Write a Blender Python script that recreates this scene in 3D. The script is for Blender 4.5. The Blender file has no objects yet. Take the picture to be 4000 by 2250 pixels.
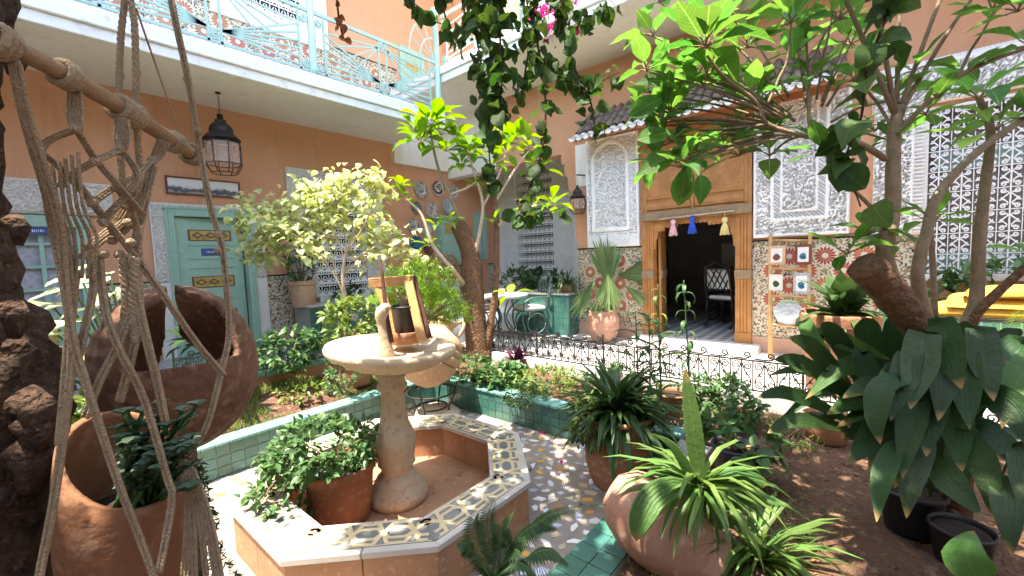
import bpy, bmesh, math, random
import numpy as np
from mathutils import Vector, Matrix, Quaternion
random.seed(7); np.random.seed(7)
S = bpy.context.scene
COL = S.collection
PI = math.pi
# ---------------------------------------------------------------- camera
H = 1.4
YAW, PIT, ROL, F = math.radians(40.2023), math.radians(4.2508), math.radians(-2.1618), 1663.28
fw = np.array([math.cos(YAW)*math.cos(PIT), math.sin(YAW)*math.cos(PIT), -math.sin(PIT)])
_r = np.array([math.sin(YAW), -math.cos(YAW), 0.0]); _u = np.cross(_r, fw)
rt = math.cos(ROL)*_r + math.sin(ROL)*_u
up = -math.sin(ROL)*_r + math.cos(ROL)*_u
O = np.array([0, 0, H])
cd = bpy.data.cameras.new('camera'); cam = bpy.data.objects.new('camera', cd); COL.objects.link(cam)
cd.sensor_width = 36; cd.lens = 36*F/4000; cd.clip_start = .02; cd.clip_end = 200
cam.matrix_world = Matrix(((rt[0], up[0], -fw[0], O[0]), (rt[1], up[1], -fw[1], O[1]), (rt[2], up[2], -fw[2], O[2]), (0, 0, 0, 1)))
S.camera = cam
# ---------------------------------------------------------------- light
SUN_EL, SUN_AZ = math.radians(74), math.radians(160)      # azimuth of the sun, counter-clockwise from +X
w = bpy.data.worlds.new('World'); S.world = w; w.use_nodes = True
nt = w.node_tree; bg = nt.nodes['Background']
sk = nt.nodes.new('ShaderNodeTexSky'); sk.sky_type = 'NISHITA'; sk.sun_disc = False
sk.sun_elevation = SUN_EL; sk.sun_rotation = PI/2 - SUN_AZ
nt.links.new(sk.outputs[0], bg.inputs[0]); bg.inputs[1].default_value = .15
sd = bpy.data.lights.new('sun', 'SUN'); sd.energy = 2.0; sd.angle = math.radians(.53); sd.color = (1, .95, .87)
sun = bpy.data.objects.new('sun', sd); COL.objects.link(sun)
sv = Vector((math.cos(SUN_AZ)*math.cos(SUN_EL), math.sin(SUN_AZ)*math.cos(SUN_EL), math.sin(SUN_EL)))
sun.rotation_euler = sv.to_track_quat('Z', 'Y').to_euler(); sun.location = (0, 0, 9)
S.view_settings.view_transform = 'Standard'; S.view_settings.look = 'None'
S.view_settings.gamma = 1; S.view_settings.use_curve_mapping = False; S.view_settings.exposure = 3.15
S.view_settings.use_white_balance = True; S.view_settings.white_balance_temperature = 7300; S.view_settings.white_balance_tint = 10
S.render.engine = 'CYCLES'
S.cycles.max_bounces = 10; S.cycles.diffuse_bounces = 6; S.cycles.transmission_bounces = 6; S.cycles.transparent_max_bounces = 8
# ---------------------------------------------------------------- placing: picture coordinates (2576 wide) to points on planes of the place
K = 4000/2576
def ray(x, y): return fw + rt*(x*K-2000)/F - up*(y*K-1125)/F
def PX(x, y, X): d = ray(x, y); return Vector(O + d*(X/d[0]))
def PY(x, y, Y): d = ray(x, y); return Vector(O + d*(Y/d[1]))
def PZ(x, y, Z): d = ray(x, y); return Vector(O + d*((Z-H)/d[2]))
def PD(x, y, D): return Vector(O + ray(x, y)*D)
R = random.uniform
# ---------------------------------------------------------------- materials
MATS = {}
def M(name, c1, c2=None, scale=6, rough=.75, bump=.15, bscale=60, spec=.4, metal=0, transl=0, rnd='none', detail=5, c3=None, coat=0, bdist=.004, rv0=.65, veins=None, streak=0):
    if name in MATS: return MATS[name]
    m = bpy.data.materials.new(name); m.use_nodes = True; n = m.node_tree.nodes; l = m.node_tree.links
    b = n['Principled BSDF']; out = n['Material Output']
    tc = n.new('ShaderNodeTexCoord')
    c2 = c2 or tuple(v*.8 for v in c1)
    nz = n.new('ShaderNodeTexNoise'); nz.inputs['Scale'].default_value = scale; nz.inputs['Detail'].default_value = detail
    l.new(tc.outputs['Object'], nz.inputs['Vector'])
    rp = n.new('ShaderNodeValToRGB'); l.new(nz.outputs[0], rp.inputs[0])
    e = rp.color_ramp.elements; e[0].position = .32; e[1].position = .68
    e[0].color = (*c1, 1); e[1].color = (*c2, 1)
    col = rp.outputs[0]
    if c3:
        n3 = n.new('ShaderNodeTexNoise'); n3.inputs['Scale'].default_value = scale*4.7; n3.inputs['Detail'].default_value = 6
        l.new(tc.outputs['Object'], n3.inputs['Vector'])
        r3 = n.new('ShaderNodeValToRGB'); r3.color_ramp.elements[0].position = .55; r3.color_ramp.elements[1].position = .72
        l.new(n3.outputs[0], r3.inputs[0])
        mx = n.new('ShaderNodeMix'); mx.data_type = 'RGBA'; l.new(r3.outputs[0], mx.inputs[0]); l.new(col, mx.inputs[6]); mx.inputs[7].default_value = (*c3, 1)
        col = mx.outputs[2]
    if streak:     # faded patches and thin run-down stains in the wall paint
        mp_ = n.new('ShaderNodeMapping'); mp_.inputs['Scale'].default_value = (5, 5, .35); l.new(tc.outputs['Object'], mp_.inputs[0])
        ns = n.new('ShaderNodeTexNoise'); ns.inputs['Scale'].default_value = 1.6; ns.inputs['Detail'].default_value = 7; l.new(mp_.outputs[0], ns.inputs['Vector'])
        nl = n.new('ShaderNodeTexNoise'); nl.inputs['Scale'].default_value = .55; nl.inputs['Detail'].default_value = 8; nl.inputs['Roughness'].default_value = .65; l.new(tc.outputs['Object'], nl.inputs['Vector'])
        r5 = n.new('ShaderNodeMapRange'); r5.inputs[1].default_value = .56; r5.inputs[2].default_value = .74; r5.inputs[4].default_value = streak; l.new(ns.outputs[0], r5.inputs[0])
        r6 = n.new('ShaderNodeMapRange'); r6.inputs[1].default_value = .54; r6.inputs[2].default_value = .62; r6.inputs[4].default_value = streak*.7; l.new(nl.outputs[0], r6.inputs[0])
        for fac, cc in ((r5.outputs[0], tuple(v*.62 for v in c1)), (r6.outputs[0], tuple(min(1, v*.9+.1) for v in c1))):
            mx = n.new('ShaderNodeMix'); mx.data_type = 'RGBA'; l.new(fac, mx.inputs[0]); l.new(col, mx.inputs[6]); mx.inputs[7].default_value = (*cc, 1); col = mx.outputs[2]
    if rnd != 'none':
        if rnd == 'island': g = n.new('ShaderNodeNewGeometry'); ro = g.outputs['Random Per Island']
        else: g = n.new('ShaderNodeObjectInfo'); ro = g.outputs['Random']
        r2 = n.new('ShaderNodeMapRange'); r2.inputs[3].default_value = rv0; r2.inputs[4].default_value = 2-rv0; l.new(ro, r2.inputs[0])
        hs = n.new('ShaderNodeHueSaturation'); l.new(col, hs.inputs['Color']); l.new(r2.outputs[0], hs.inputs['Value'])
        r4 = n.new('ShaderNodeMapRange'); r4.inputs[3].default_value = .475; r4.inputs[4].default_value = .52
        mm = n.new('ShaderNodeMath'); mm.operation = 'FRACT'; m7 = n.new('ShaderNodeMath'); m7.operation = 'MULTIPLY'; m7.inputs[1].default_value = 7.31
        l.new(ro, m7.inputs[0]); l.new(m7.outputs[0], mm.inputs[0]); l.new(mm.outputs[0], r4.inputs[0]); l.new(r4.outputs[0], hs.inputs['Hue'])
        col = hs.outputs[0]
    vein_h = None
    if veins:      # midrib and side veins (leaf objects: local axes; blades: u along, v across)
        def mth(op, a, b_=None, c_=None):
            q = n.new('ShaderNodeMath'); q.operation = op
            for k_, v_ in enumerate((a, b_, c_)):
                if v_ is None: continue
                if isinstance(v_, (int, float)): q.inputs[k_].default_value = v_
                else: l.new(v_, q.inputs[k_])
            return q.outputs[0]
        sp_ = n.new('ShaderNodeSeparateXYZ'); l.new(tc.outputs['Object' if veins == 'leaf' else 'UV'], sp_.inputs[0]); X_, Y_ = sp_.outputs[0], sp_.outputs[1]
        if veins == 'leaf':
            ay = mth('ABSOLUTE', Y_); mid = mth('LESS_THAN', ay, .011); fr_ = mth('FRACT', mth('MULTIPLY', mth('SUBTRACT', X_, mth('MULTIPLY', ay, .9)), 9.0)); side = mth('MULTIPLY', mth('LESS_THAN', fr_, .10), .45); vein_h = mth('MAXIMUM', mid, side)
        else:
            wn = n.new('ShaderNodeTexNoise'); wn.noise_dimensions = '1D'; wn.inputs['Scale'].default_value = 1; wn.inputs['Detail'].default_value = 3; l.new(mth('MULTIPLY', Y_, 22.0), wn.inputs['W'])
            vein_h = mth('ADD', mth('MULTIPLY', wn.outputs[0], .55), mth('MULTIPLY', mth('LESS_THAN', mth('ABSOLUTE', mth('SUBTRACT', Y_, .5)), .02), .4))
        mv = n.new('ShaderNodeMix'); mv.data_type = 'RGBA'; l.new(mth('MULTIPLY', vein_h, .5 if veins == 'leaf' else .3), mv.inputs[0]); l.new(col, mv.inputs[6]); mv.inputs[7].default_value = (min(1, c1[0]*2.2+.05), min(1, c1[1]*1.7+.05), min(1, c1[2]*1.9+.03), 1); col = mv.outputs[2]
        if veins == 'blade':
            tr_ = n.new('ShaderNodeMapRange'); tr_.inputs[1].default_value = .90; tr_.inputs[2].default_value = .985; sc_ = n.new('ShaderNodeTexNoise'); sc_.inputs['Scale'].default_value = 9; l.new(tc.outputs['Object'], sc_.inputs[0]); l.new(mth('ADD', X_, mth('MULTIPLY', mth('SUBTRACT', sc_.outputs[0], .5), .22)), tr_.inputs[0])
            mt_ = n.new('ShaderNodeMix'); mt_.data_type = 'RGBA'; l.new(tr_.outputs[0], mt_.inputs[0]); l.new(col, mt_.inputs[6]); mt_.inputs[7].default_value = (.38, .24, .09, 1); col = mt_.outputs[2]
    l.new(col, b.inputs['Base Color'])
    b.inputs['Roughness'].default_value = rough; b.inputs['Metallic'].default_value = metal
    b.inputs['Specular IOR Level'].default_value = spec
    if coat: b.inputs['Coat Weight'].default_value = coat; b.inputs['Coat Roughness'].default_value = .08
    if bump:
        nb = n.new('ShaderNodeTexNoise'); nb.inputs['Scale'].default_value = bscale; nb.inputs['Detail'].default_value = 6
        l.new(tc.outputs['Object'], nb.inputs['Vector'])
        bp = n.new('ShaderNodeBump'); bp.inputs['Strength'].default_value = bump; bp.inputs['Distance'].default_value = bdist*5
        if vein_h is not None:
            av = n.new('ShaderNodeMath'); av.operation = 'MULTIPLY_ADD'; av.inputs[1].default_value = -.8; l.new(vein_h, av.inputs[0]); l.new(nb.outputs[0], av.inputs[2]); l.new(av.outputs[0], bp.inputs['Height']); bp.inputs['Strength'].default_value = .35
        else: l.new(nb.outputs[0], bp.inputs['Height'])
        l.new(bp.outputs[0], b.inputs['Normal'])
    if transl:
        t = n.new('ShaderNodeBsdfTranslucent'); mx = n.new('ShaderNodeMixShader'); mx.inputs[0].default_value = transl
        hs = n.new('ShaderNodeHueSaturation'); hs.inputs['Saturation'].default_value = 1.15; hs.inputs['Value'].default_value = 1.5; hs.inputs['Hue'].default_value = .485
        l.new(col, hs.inputs['Color']); l.new(hs.outputs[0], t.inputs[0])
        l.new(b.outputs[0], mx.inputs[1]); l.new(t.outputs[0], mx.inputs[2]); l.new(mx.outputs[0], out.inputs[0])
    MATS[name] = m; return m
def leafmat(name, c1, c2, rough=.42, rnd='island', transl=.35, c3=None, spec=.35, veins=None): return M(name, c1, c2, scale=3, rough=rough, bump=.12, bscale=45, spec=spec, transl=transl, rnd=rnd, c3=c3, veins=veins)
M('orange', (.615, .315, .185), (.56, .275, .155), scale=.9, rough=.9, bump=.3, bscale=16, c3=(.635, .32, .175), streak=.38)
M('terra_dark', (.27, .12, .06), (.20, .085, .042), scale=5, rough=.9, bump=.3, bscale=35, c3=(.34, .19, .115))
M('dowel', (.36, .24, .14), (.26, .165, .09), scale=14, rough=.85, bump=.4, bscale=60)
M('white', (.80, .77, .72), (.73, .69, .63), scale=1.1, rough=.85, bump=.12, bscale=30, c3=(.70, .66, .58), streak=.3)
M('white_paint', (.76, .75, .72), (.66, .64, .60), scale=2.2, rough=.65, bump=.15, bscale=25, c3=(.58, .55, .50))
M('stucco', (.84, .82, .79), (.77, .75, .71), scale=5, rough=.85, bump=.1, bscale=90)
M('stucco_grey', (.68, .64, .59), (.60, .56, .51), scale=5, rough=.85, bump=.1, bscale=90)
M('green_paint', (.31, .475, .375), (.27, .43, .335), scale=3, rough=.5, bump=.06, bscale=30, c3=(.35, .50, .41))
M('mint', (.34, .49, .43), (.29, .44, .38), scale=8, rough=.45, bump=.08, c3=(.33, .48, .42))
M('gold', (.52, .38, .12), (.30, .20, .06), scale=22, rough=.5, bump=.2)
M('maroon', (.17, .05, .03), rough=.6)
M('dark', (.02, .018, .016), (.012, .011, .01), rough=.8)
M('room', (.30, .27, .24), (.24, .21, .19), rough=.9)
M('sign_blue', (.05, .10, .27), (.04, .085, .24), rough=.35)
M('sign_white', (.8, .8, .82), rough=.5)
M('iron', (.03, .03, .032), (.045, .042, .04), scale=30, rough=.5, metal=.4, bump=.15)
M('iron_green', (.10, .17, .15), (.07, .12, .11), scale=20, rough=.5, metal=.3)
M('iron_white', (.80, .80, .80), (.72, .72, .72), scale=12, rough=.5, bump=.08)
M('rust', (.10, .035, .02), (.05, .02, .013), scale=30, rough=.85)
M('terra', (.37, .175, .095), (.29, .13, .068), scale=4, rough=.88, bump=.25, bscale=40, c3=(.46, .28, .185))
M('terra_old', (.40, .205, .14), (.48, .29, .215), scale=3, rough=.9, bump=.25, bscale=30, c3=(.62, .47, .37))
M('terra_pale', (.56, .36, .22), (.48, .29, .17), scale=5, rough=.85, bump=.25, bscale=30, c3=(.65, .47, .32))
M('terra_brown', (.22, .11, .065), (.145, .07, .042), scale=9, rough=.75, bump=.5, bscale=32, c3=(.32, .20, .14), bdist=.006)
M('terra_slab', (.43, .235, .135), (.36, .185, .10), scale=6, rough=.7, bump=.1, bscale=25, c3=(.54, .30, .18))
M('stone', (.58, .455, .315), (.49, .375, .25), scale=5, rough=.88, bump=.45, bscale=28, c3=(.36, .28, .19))
M('marble', (.52, .495, .455), (.43, .405, .37), scale=4, rough=.35, bump=.05)
M('grey_tile', (.20, .215, .21), (.16, .175, .175), scale=9, rough=.35, bump=.1, bscale=18, rnd='object', rv0=.84)
M('cream_tile', (.63, .52, .33), (.57, .46, .28), scale=14, rough=.4, bump=.05)
M('wood', (.45, .205, .065), (.34, .145, .042), scale=7, rough=.55, bump=.3, bscale=70)
M('wood_raw', (.50, .29, .11), (.38, .20, .075), scale=9, rough=.75, bump=.35, bscale=50)
M('wood_pole', (.58, .36, .16), (.46, .26, .10), scale=9, rough=.7, bump=.3)
M('soil', (.17, .09, .054), (.105, .056, .036), scale=4, rough=.95, bump=.9, bscale=34, c3=(.26, .16, .10), bdist=.012)
M('soil_pot', (.035, .022, .015), rough=1, bump=.8)
M('rope', (.55, .42, .28), (.45, .335, .215), scale=60, rough=.9, bump=.7, bscale=300)
M('bark', (.11, .062, .038), (.055, .03, .02), scale=16, rough=.95, bump=1.0, bscale=38, c3=(.17, .11, .075), bdist=.012)
M('bark_brown', (.20, .10, .05), (.125, .062, .032), scale=14, rough=.9, bump=.8, bscale=34, c3=(.28, .17, .10), bdist=.012)
M('bark_grey', (.30, .205, .125), (.22, .15, .09), scale=18, rough=.85, bump=.4, bscale=60, c3=(.17, .15, .07))
M('bark_pale', (.55, .42, .31), (.43, .31, .22), scale=18, rough=.85, bump=.3)
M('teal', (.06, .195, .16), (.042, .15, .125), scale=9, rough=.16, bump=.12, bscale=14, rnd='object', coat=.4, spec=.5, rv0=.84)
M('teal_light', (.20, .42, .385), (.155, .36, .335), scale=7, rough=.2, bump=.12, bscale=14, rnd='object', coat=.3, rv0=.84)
M('grout', (.36, .40, .36), (.30, .33, .30), scale=20, rough=.9)
M('mosaic_bed', (.30, .255, .215), (.235, .195, .165), scale=9, rough=.6, bump=.2, bscale=40)
M('shard_white', (.78, .76, .72), (.7, .68, .66), rough=.18, rnd='object', bump=0)
M('shard_blue', (.62, .70, .76), (.55, .63, .71), rough=.18, rnd='object', bump=0)
M('shard_orange', (.64, .36, .10), (.55, .29, .07), rough=.2, rnd='object', bump=0)
M('shard_dark', (.13, .12, .15), rough=.25, bump=0)
M('shard_cream', (.70, .60, .42), (.62, .5, .33), rough=.25, rnd='object', bump=0)
M('floor_white', (.66, .64, .63), (.58, .56, .56), scale=3, rough=.4, bump=.05, c3=(.62, .6, .6))
M('cloth_white', (.75, .73, .69), rough=.9, bump=.3, bscale=120)
M('cloth_yellow', (.82, .50, .085), (.78, .44, .06), scale=14, rough=.95, bump=.6, bscale=150)
M('basket', (.55, .38, .17), (.4, .26, .1), scale=30, rough=.8)
M('pink', (.78, .48, .50), rough=.9); M('blue_yarn', (.02, .09, .55), rough=.9); M('yellow_yarn', (.75, .62, .25), rough=.9)
M('magenta', (.62, .03, .20), (.5, .02, .22), rough=.6, transl=.3)
M('plastic_black', (.022, .022, .026), rough=.45, bump=.05)
M('plastic_blue', (.055, .06, .085), (.04, .045, .065), rough=.45, bump=.05)
M('red_tile', (.42, .12, .065), (.35, .09, .05), scale=30, rough=.25, bump=0, rnd='object', rv0=.84)
M('cream_glaze', (.68, .61, .47), rough=.25, bump=0); M('black_glaze', (.03, .03, .03), rough=.25, bump=0)
M('olive_glaze', (.30, .27, .15), rough=.25, bump=0); M('blue_glaze', (.05, .16, .55), rough=.2, bump=0)
M('plaster_pink', (.55, .36, .26), (.50, .31, .21), scale=3, rough=.8, bump=.15)
M('roof_tile', (.22, .165, .125), (.165, .12, .09), scale=12, rough=.9, bump=.3, rnd='object', c3=(.28, .23, .18), rv0=.84)
M('eave_white', (.82, .82, .82), rough=.6, bump=.08)
def bsdf(m): return m.node_tree.nodes['Principled BSDF']
def patterned(name, build, rough=.3):
    m = bpy.data.materials.new(name); m.use_nodes = True; n = m.node_tree.nodes; l = m.node_tree.links
    tc = n.new('ShaderNodeTexCoord'); c = build(n, l, tc.outputs['Object']); l.new(c, bsdf(m).inputs['Base Color'])
    bsdf(m).inputs['Roughness'].default_value = rough; MATS[name] = m; return m
def ramp(n, l, src, stops, const=True):
    r = n.new('ShaderNodeValToRGB'); l.new(src, r.inputs[0]); cr = r.color_ramp
    if const: cr.interpolation = 'CONSTANT'
    while len(cr.elements) < len(stops): cr.elements.new(.5)
    for e, (p, c) in zip(cr.elements, stops): e.position = p; e.color = (*c, 1)
    return r.outputs[0]
def small_tiles(n, l, v):       # little cut tiles of cream, black, olive and orange between the rosettes
    vo = n.new('ShaderNodeTexVoronoi'); vo.distance = 'CHEBYCHEV'; vo.inputs['Scale'].default_value = 60; vo.inputs['Randomness'].default_value = .25
    l.new(v, vo.inputs['Vector'])
    sp = n.new('ShaderNodeSeparateColor'); l.new(vo.outputs['Color'], sp.inputs[0])
    return ramp(n, l, sp.outputs[0], [(0, (.56, .50, .39)), (.36, (.03, .03, .03)), (.48, (.24, .22, .14)), (.64, (.56, .50, .39)), (.80, (.36, .15, .07)), (.92, (.20, .17, .10))])
patterned('small_tiles', small_tiles)
def blue_white(n, l, v):
    wv = n.new('ShaderNodeTexWave'); wv.inputs['Scale'].default_value = 22; wv.inputs['Distortion'].default_value = 6; l.new(v, wv.inputs['Vector'])
    return ramp(n, l, wv.outputs[0], [(0, (.75, .75, .74)), (.55, (.09, .15, .42))])
patterned('shard_pattern', blue_white, .18)
def brown_white(n, l, v):
    wv = n.new('ShaderNodeTexWave'); wv.inputs['Scale'].default_value = 26; wv.inputs['Distortion'].default_value = 8; l.new(v, wv.inputs['Vector'])
    return ramp(n, l, wv.outputs[0], [(0, (.70, .6, .42)), (.6, (.22, .10, .04))])
patterned('shard_brown', brown_white, .2)
def diamonds(n, l, v):
    mp = n.new('ShaderNodeMapping'); mp.inputs['Rotation'].default_value = (0, 0, PI/4); mp.inputs['Location'].default_value = (0, 0, .37); l.new(v, mp.inputs[0])
    ck = n.new('ShaderNodeTexChecker'); ck.inputs['Scale'].default_value = 9; ck.inputs[1].default_value = (.55, .55, .54, 1); ck.inputs[2].default_value = (.12, .13, .14, 1)
    l.new(mp.outputs[0], ck.inputs[0]); return ck.outputs[0]
patterned('floor_diamond', diamonds, .3)
def lace(n, l, v):
    vo = n.new('ShaderNodeTexVoronoi'); vo.inputs['Scale'].default_value = 9; vo.inputs['Randomness'].default_value = .2; l.new(v, vo.inputs[0])
    nz = n.new('ShaderNodeTexNoise'); nz.inputs['Scale'].default_value = 60; l.new(v, nz.inputs[0])
    ad = n.new('ShaderNodeMath'); ad.operation = 'MULTIPLY_ADD'; ad.inputs[1].default_value = .45; l.new(nz.outputs[0], ad.inputs[0]); l.new(vo.outputs[0], ad.inputs[2])
    return ramp(n, l, ad.outputs[0], [(0, (.33, .10, .09)), (.34, (.44, .36, .36)), (.42, (.30, .30, .34)), (.75, (.42, .41, .44)), (.95, (.26, .26, .30))], False)
patterned('lace', lace, .9)
def engraving(n, l, v):      # grey view of roofs and hills along a waterline
    sp = n.new('ShaderNodeSeparateXYZ'); l.new(v, sp.inputs[0])
    nz = n.new('ShaderNodeTexNoise'); nz.inputs['Scale'].default_value = 11; nz.inputs['Detail'].default_value = 8; l.new(v, nz.inputs[0])
    ad = n.new('ShaderNodeMath'); ad.operation = 'MULTIPLY_ADD'; ad.inputs[1].default_value = .13; l.new(nz.outputs[0], ad.inputs[0]); l.new(sp.outputs[2], ad.inputs[2])
    return ramp(n, l, ad.outputs[0], [(0, (.42, .42, .42)), (.10, (.28, .28, .29)), (.13, (.05, .05, .06)), (.16, (.14, .14, .15)), (.172, (.55, .55, .56)), (.2, (.72, .71, .70))], False)
patterned('engraving', engraving, .5)
def flooral(n, l, v):
    br = n.new('ShaderNodeTexBrick'); br.inputs['Scale'].default_value = 3.2; br.offset = 0; br.inputs['Color1'].default_value = (.24, .25, .27, 1); br.inputs['Color2'].default_value = (.19, .2, .22, 1)
    br.inputs['Mortar'].default_value = (.35, .34, .33, 1); br.inputs['Mortar Size'].default_value = .02; br.inputs['Row Height'].default_value = .5
    l.new(v, br.inputs[0]); return br.outputs[0]
patterned('floor_grey', flooral, .35)
def gallerytile(n, l, v):
    br = n.new('ShaderNodeTexBrick'); br.inputs['Scale'].default_value = 2.6; br.offset = 0; br.inputs['Color1'].default_value = (.64, .62, .61, 1); br.inputs['Color2'].default_value = (.57, .55, .55, 1)
    br.inputs['Mortar'].default_value = (.36, .34, .33, 1); br.inputs['Mortar Size'].default_value = .012; br.inputs['Row Height'].default_value = .5; br.inputs['Brick Width'].default_value = .5
    mp = n.new('ShaderNodeMapping'); mp.inputs['Rotation'].default_value = (0, 0, PI/4); l.new(v, mp.inputs[0]); l.new(mp.outputs[0], br.inputs[0]); return br.outputs[0]
patterned('gallery_tile', gallerytile, .3)
def plategen(name, a, b, sc):
    def f(n, l, v):
        ln = n.new('ShaderNodeVectorMath'); ln.operation = 'LENGTH'; l.new(v, ln.inputs[0])
        nz = n.new('ShaderNodeTexVoronoi'); nz.inputs['Scale'].default_value = sc; l.new(v, nz.inputs[0])
        ad = n.new('ShaderNodeMath'); ad.operation = 'MULTIPLY_ADD'; ad.inputs[1].default_value = .5; l.new(nz.outputs[0], ad.inputs[0])
        sn = n.new('ShaderNodeMath'); sn.operation = 'PINGPONG'; sn.inputs[1].default_value = .05; l.new(ln.outputs['Value'], sn.inputs[0])
        ml = n.new('ShaderNodeMath'); ml.operation = 'MULTIPLY'; ml.inputs[1].default_value = 9; l.new(sn.outputs[0], ml.inputs[0]); l.new(ml.outputs[0], ad.inputs[2])
        return ramp(n, l, ad.outputs[0], [(0, a), (.42, b), (.62, a)], True)
    return patterned(name, f, .2)
# leaves
leafmat('lf_big', (.095, .24, .055), (.07, .185, .045), rnd='object', transl=.5, veins='leaf')
leafmat('lf_bright', (.15, .30, .03), (.11, .24, .025), rnd='object', transl=.45, veins='leaf')
leafmat('lf_vine', (.045, .11, .022), (.03, .075, .018), transl=.30, rough=.4)
leafmat('lf_pale', (.55, .58, .30), (.46, .53, .20), transl=.38, c3=(.66, .66, .46))
leafmat('lf_shrub', (.085, .18, .065), (.06, .135, .05), transl=.28)
leafmat('lf_dark', (.05, .11, .035), (.033, .08, .028), transl=.25)
leafmat('lf_fern', (.20, .36, .045), (.15, .29, .035), transl=.4)
leafmat('lf_asp', (.028, .078, .022), (.018, .052, .017), rnd='object', transl=.2, rough=.42, spec=.35, veins='blade')
leafmat('lf_pleat', (.085, .19, .05), (.06, .14, .04), rnd='object', transl=.3, rough=.45, veins='blade')
leafmat('lf_vine_leaf', (.05, .12, .024), (.033, .085, .02), rnd='object', transl=.32, rough=.4, veins='leaf')
leafmat('lf_palm', (.19, .28, .11), (.13, .22, .08), transl=.3, rough=.45)
leafmat('lf_grass', (.17, .25, .06), (.11, .17, .04), transl=.3)
leafmat('lf_succ', (.11, .18, .11), (.08, .14, .085), transl=.1, rough=.55)
leafmat('lf_purple', (.12, .035, .07), (.08, .025, .05), transl=.2)
leafmat('lf_spider', (.13, .24, .06), (.095, .185, .045), transl=.3)
leafmat('lf_sun', (.55, .60, .45), (.47, .54, .36), rnd='object', transl=.25, veins='leaf')
leafmat('lf_dry', (.30, .15, .05), (.22, .10, .035), transl=.2, c3=(.42, .30, .10))
# ---------------------------------------------------------------- mesh building
def wloc(o):
    v = Vector((0, 0, 0))
    while o: v += Vector(o.location); o = o.parent
    return v
def link(name, me, parent=None, loc=(0, 0, 0)):
    o = bpy.data.objects.new(name, me); COL.objects.link(o); o.location = loc
    if parent: o.parent = parent
    return o
def thing(name, label, cat, loc, group=None):
    o = link(name, None, None, loc); o.empty_display_size = .1
    return tag(o, label, cat, group)
def tag(o, label=None, cat=None, group=None, kind=None):
    if label: o['label'] = label
    if cat: o['category'] = cat
    if group: o['group'] = group
    if kind: o['kind'] = kind
    return o
def basis(d, n=None):
    d = Vector(d).normalized(); n = Vector(n) if n is not None else Vector((0, 0, 1))
    y = n.cross(d)
    if y.length < 1e-4: y = Vector((1, 0, 0)).cross(d)
    if y.length < 1e-4: y = Vector((0, 1, 0))
    y.normalize(); z = d.cross(y)
    return Matrix((d, y, z)).transposed()
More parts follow.
